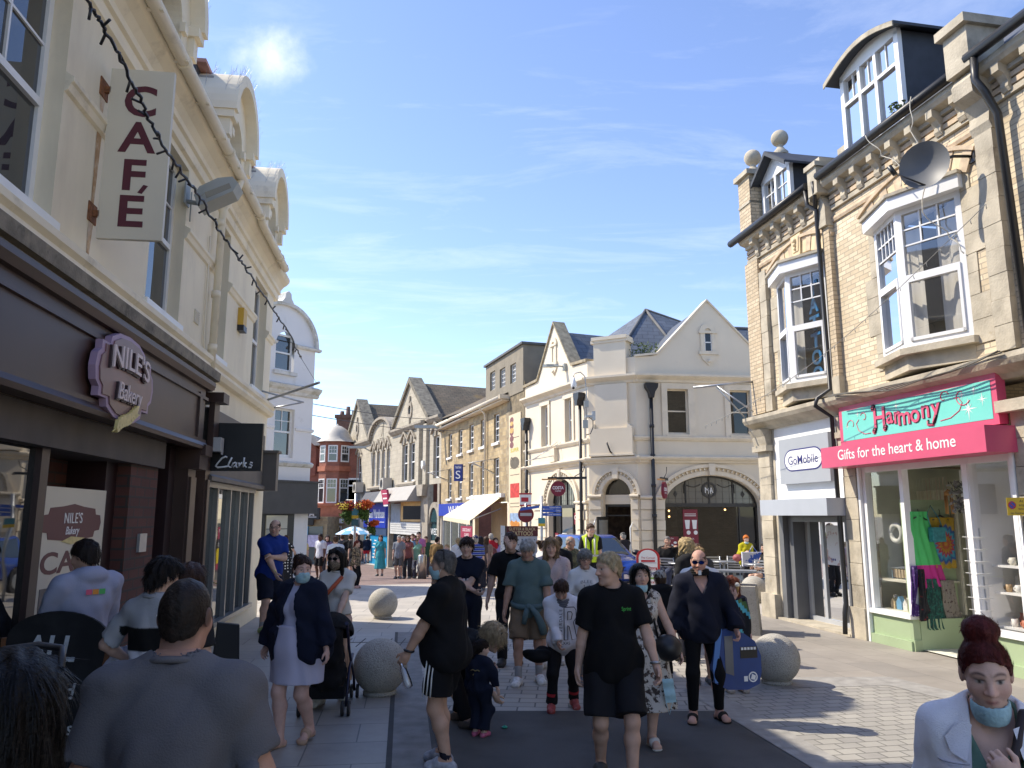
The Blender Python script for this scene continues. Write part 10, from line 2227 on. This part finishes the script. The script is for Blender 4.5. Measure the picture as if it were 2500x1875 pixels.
p=Pn(L,215,h,'m',1.15,.2,res=.018,skin=SK2,hc_=GRH,head=(20,14,0),RH=(.1,.3,1.05),LH=(-.1,.3,1.05),label='bald older man in an olive camouflage jacket looking down behind the long haired youth')
p.body();p.hair('bald',vol=.006);p.top((0,0,0),1.95,-.15,.028,.02,m=mat('camouflage',(.11,.11,.06),.9,var=.1,stain=[((.05,.055,.03),9,.5,.53,1),((.2,.18,.12),11,.58,.6,1)]),name='jacket');p.legs((.1,.1,.09),2);p.shoes((.05,.04,.03))
L,h=bhd(1362,1310,14.2)
p=Pn(L,-10,h,'m',1.05,res=.018,skin=SK2,hc_=DKH,label='dark haired person in a black jacket between the floral shirt and the camouflage jacket')
p.body();p.hair('short');p.top((.012,.012,.014),1.95,-.12,.03,.02,name='jacket');p.legs((.02,.02,.03),2);p.shoes(BLK_)
L,h=bhd(1323,1319,15.6)
p=Pn(L,-60,h,'f',.9,res=.018,skin=SK3,hc_=BRH,head=(-20,0,0),RH=(.1,.32,1.1),LH=(-.1,.3,1.0),label='girl in a white t-shirt with brown hair tied up beside the tattoo board')
p.body();p.hair('bun');p.top(WHT,.7,-.1,.016,.01);p.legs((.2,.22,.3),.7,.02);p.shoes(WHT)
def seated(u,v,Y,yaw,**kw):
 P0=atY(u,v,Y);z=g(Y);return VV((P0 .x,Y,z)),yaw
SIT=dict(plv=(0,0,.52),RF=(.12,.42,0),LF=(-.12,.42,0),RH=(.16,.34,.66),LH=(-.16,.34,.66))
L,_=seated(1632,1400,21.6,0)
p=Pn(L,150,1.8,'m',1.25,.5,res=.018,skin=SK2,hc_=(.15,.14,.13),head=(20,0,0),plv=(0,0,.56),RF=(.12,.42,0),LF=(-.12,.42,0),RH=(.12,.34,.72),LH=(-.1,.3,1.12),label='stout man in a black t-shirt sitting at a table outside the coffee shop')
p.body(stb=.3);p.hair('short',vol=.008);p.top(BLK_,.8,-.06,.018,.0,sli=.03);p.legs((.05,.06,.1),2,.02);p.shoes((.05,.05,.05))
L,h=bhd(1820,1306,21.6)
p=Pn(L,185,h,'f',1.1,res=.018,skin=SK3,hc_=(.5,.14,.02),head=(0,4,0),RH=(.14,.28,1.2),LH=(-.02,.28,1.1),label='person with orange hair in a yellow jacket before the wide arched window')
p.body();p.hair('fringe',vol=.02);p.top((.42,.38,.015),1.9,-.15,.03,.02,name='jacket');p.legs((.04,.04,.05),2);p.shoes(BLK_);p.mask(down=True)
cb_=MB();q=atY(1838,1362,21.2);cb_.vprism([(q.x-.3,q.y-.08),(q.x+.3,q.y-.1),(q.x+.32,q.y+.1),(q.x-.28,q.y+.1)],q.z-.22,q.z+.15);cb_.tube([q+VV((-.1,0,.15)),q+VV((0,0,.32)),q+VV((.12,0,.15))],.012,5)
tag(cb_.Bd('carrier_bag',mat('blue_white_bag',(.6,.62,.68),.5,var=.1,stain=((.03,.1,.45),5,.5,.53,1)),loc=q),'white and blue carrier bag beside the person in the yellow jacket','bag')
rbg=MB();q=atY(1800,1362,21.4);rbg.sphere(q,.13,10,8,0,.8);tag(rbg.Bd('handbag',mat('dusty_red_leather',(.3,.08,.08),.6,var=.1),loc=q),'dusty red handbag at the hip of the person in the yellow jacket','bag')
L,_=seated(1872,1400,20.4,0)
p=Pn(L,110,1.66,'f',1.0,res=.018,skin=SK1,hc_=DKH,head=(0,0,0),plv=(0,0,.52),RF=(.12,.5,0),LF=(.05,.55,.08),RH=(.16,.34,.7),LH=(-.16,.34,.7),label='woman in denim shorts sitting with crossed legs beside the stone corner pier')
p.body();p.hair('long');p.top((.02,.02,.022),0,-.05,.014,.0,scoop=.03);p.legs((.06,.14,.3),.6,.016,name='denim_shorts');p.shoes((.6,.6,.6))
def far(u,vt,Y,yaw,sex,lab,topc,legc,leglen=2,slv=.75,hair='short',hc=BRH,gr=1.05,sk=SK1,skirt=None,pose=None,capc=None,tm=None,dark=False,res=FAR,shoe=(.1,.1,.1),foot=None,belly=0,hood=False):
 if foot:L=gp(*foot);Y=L.y;h=bhd(u,vt,Y)[1];L=bhd(u,vt,Y)[0]
 else:L,h=bhd(u,vt,Y)
 p=Pn(L,yaw,h,sex,gr,belly,res=res,skin=sk,hc_=hc,label=lab,**(pose or{}))
 p.body();p.hair(hair)
 if capc:p.cap(capc)
 if dark:p.glasses(True)
 p.top(topc,slv,-.1,.02,.02,.006,m=tm,sli=.022)
 if skirt:p.skirt(skirt,.08,-.6,.15,.24,8,.01)
 else:p.legs(legc,leglen,.02,.02)
 p.shoes(shoe);return p
far(984,1308,0,178,'m','sunburnt man in a red t-shirt and teal shorts walking up the lane',(.28,.018,.022),(.03,.17,.2),.85,foot=(985,1411),gr=1.2,belly=.4,hc=GRH,pose=WALK,shoe=BLK_,sk=SK2)
far(1018,1311,0,182,'f','woman in a mint top and white cropped trousers walking beside the man in red',(.25,.5,.38),(.68,.68,.68),1.6,.3,'short',BLH,foot=(1018,1412),shoe=(.6,.6,.58),dark=True,pose=WALK2)
far(947,1316,0,180,'f','woman dressed all in black in front of the cyan shop window',(.012,.012,.014),BLK_,2,1.95,'long',DKH,foot=(947,1382),dark=True,shoe=(.5,.5,.5))
far(856,1303,33,10,'m','heavily built man in a black t-shirt seen from behind under the blue parasol',BLK_,(.02,.02,.03),.9,gr=1.4)
far(869,1301,32.2,178,'m','man in a red cap, dark glasses and black top below the blue parasol',(.014,.014,.016),(.03,.03,.04),.9,gr=1.25,capc=(.32,.05,.05),dark=True)
AP=mat('animal_print',(.30,.22,.13),.9,var=.1,stain=((.04,.028,.018),26,.48,.52,1))
far(871,1319,0,262,'f','red haired woman in an animal print top and black trousers facing sideways',BLK_,(.010,.010,.012),1.95,1.2,'pony',REDH,foot=(877,1436),gr=1.25,tm=AP,shoe=(.5,.3,.25),res=.017,belly=.3)
far(820,1308,21.0,20,'m','bald man in a pale blue white t-shirt seen from behind by the masked woman',(.55,.6,.68),(.06,.06,.08),.9,hair='bald',gr=1.2,res=.018)
far(784,1303,34,150,'m','dark skinned man in a white t-shirt and black shorts near the clothes shop',(.62,.63,.66),BLK_,.9,sk=(.12,.06,.04),hc=DKH)
far(896,1308,0,5,'m','man in a navy jacket and red shorts walking away in the lane',(.010,.014,.03),(.4,.02,.03),.7,1.95,foot=(897,1375),gr=1.15)
far(911,1304,0,8,'m','man in grey hooded top and grey shorts walking away in the lane',(.09,.095,.105),(.1,.1,.11),.8,1.95,foot=(911,1374))
far(975,1307,36,175,'m','grey haired man in a grey t-shirt behind the man in red',(.2,.22,.25),(.1,.1,.1),.9,hc=GRH)
far(996,1306,36.5,180,'f','curly dark haired woman in sunglasses between the man in red and the mint top',(.25,.1,.1),(.05,.05,.06),2,.5,'wavy',BRH,dark=True)
far(1008,1303,37,180,'m','man in a light blue shirt far behind the walking couple',(.2,.42,.6),(.1,.1,.14),2)
far(1023,1298,37.5,175,'m','tall man in a pink shirt far behind the woman in the mint top',(.55,.2,.42),(.1,.1,.12),2,hc=DKH)
far(752,1330,40,200,'f','woman in a pink top in the lane by the clothes shop',(.5,.2,.25),(.08,.08,.1),2,hair='long')if False else None
far(800,1306,38,185,'f','woman in a purple top by the white shop doorway in the lane',(.18,.12,.2),(.05,.05,.06),2,hair='long',hc=DKH)
far(1067,1310,24,-20,'m','man in a tan jacket near the end of the ashlar building',(.22,.14,.06),(.02,.02,.02),2,1.95,hc=DKH,res=.018)
far(1118,1312,22.5,15,'f','blonde woman in a white t-shirt under the cream awning',(.66,.66,.66),(.015,.015,.018),2,.7,'pony',BLH,res=.018)
STR=mat('blue_stripes',(.02,.06,.3),.9,var=0)
def stripe(m):
 t=m.node_tree;b_=t.nodes['Principled BSDF'];tcn=_n(t,'ShaderNodeTexCoord');wv=_n(t,'ShaderNodeTexWave',bands_direction='Z');wv.inputs['Scale'].default_value=3.2;wv.inputs['Distortion'].default_value=.3;t.links.new(tcn.outputs['Object'],wv.inputs[0])
 cr=_n(t,'ShaderNodeValToRGB');cr.color_ramp.interpolation='CONSTANT';e=cr.color_ramp.elements;e[0].color=(.02,.05,.32,1);e[1].position=.5;e[1].color=(.45,.5,.6,1);x=e.new(.72);x.color=(.01,.012,.03,1);t.links.new(wv.outputs[0],cr.inputs[0]);t.links.new(cr.outputs[0],b_.inputs['Base Color'])
stripe(STR)
far(1161,1307,19.5,12,'m','man in a blue striped t-shirt and navy cap seen from behind',NAVY,(.012,.014,.025),2,tm=STR,capc=(.02,.025,.08),hc=GRH,res=.017,gr=1.1)
far(1174,1309,21.5,8,'f','woman with straight dark hair seen from behind next to the navy cap',(.1,.07,.06),(.03,.03,.04),2,.7,'long',DKH,res=.018)
far(1187,1309,22.5,8,'f','woman with light brown hair seen from behind beside the red t-shirt',(.3,.2,.15),(.05,.05,.06),2,.7,'long',BRH,res=.018)
p=far(1199,1302,0,10,'f','grey haired person in a red t-shirt and beige shorts carrying a brown rucksack',(.42,.02,.03),(.40,.33,.25),.6,.7,'fringe',GRH,foot=(1203,1432),res=.017)
q=p.world(p.tw((.0,-.19,.2)));b=MB();b.sphere(q,.16,12,8,0,1.2);tag(b.Bd('rucksack',mat('brown_leather',(.14,.03,.025),.6,var=.2),loc=q),'red brown rucksack on the back of the person in the red t-shirt','rucksack')
far(1092,1331,22,160,'c','small child in a pale pink top under the cream awning',(.5,.36,.4),(.2,.2,.3),1.5,.7,'short',BLH,pose=dict(hs=1.25),res=.018)
far(742,1312,46,185,'f','woman in a pale yellow top far down the lane by the clothes shop',(.6,.52,.25),(.1,.1,.14),2,hair='long')
far(836,1304,42,12,'m','man in a charcoal t-shirt far down the lane left of the parasol',(.06,.06,.065),(.25,.2,.14),.9)
far(930,1306,44,178,'f','woman in a turquoise dress far down the lane right of the parasol',(.05,.3,.34),BLK_,hair='bob',skirt=(.05,.3,.34))
far(1040,1309,41,175,'m','man in a dark green shirt far behind the woman in the mint top',(.04,.1,.06),(.06,.06,.08),2)
far(1130,1314,25,170,'m','man in a sand coloured shirt in front of the tan shop doorway',(.42,.33,.22),(.05,.06,.1),2)
far(1210,1312,24,190,'f','woman in a lilac blouse by the tan shop doorway',(.36,.28,.45),(.6,.6,.6),2,hair='wavy')
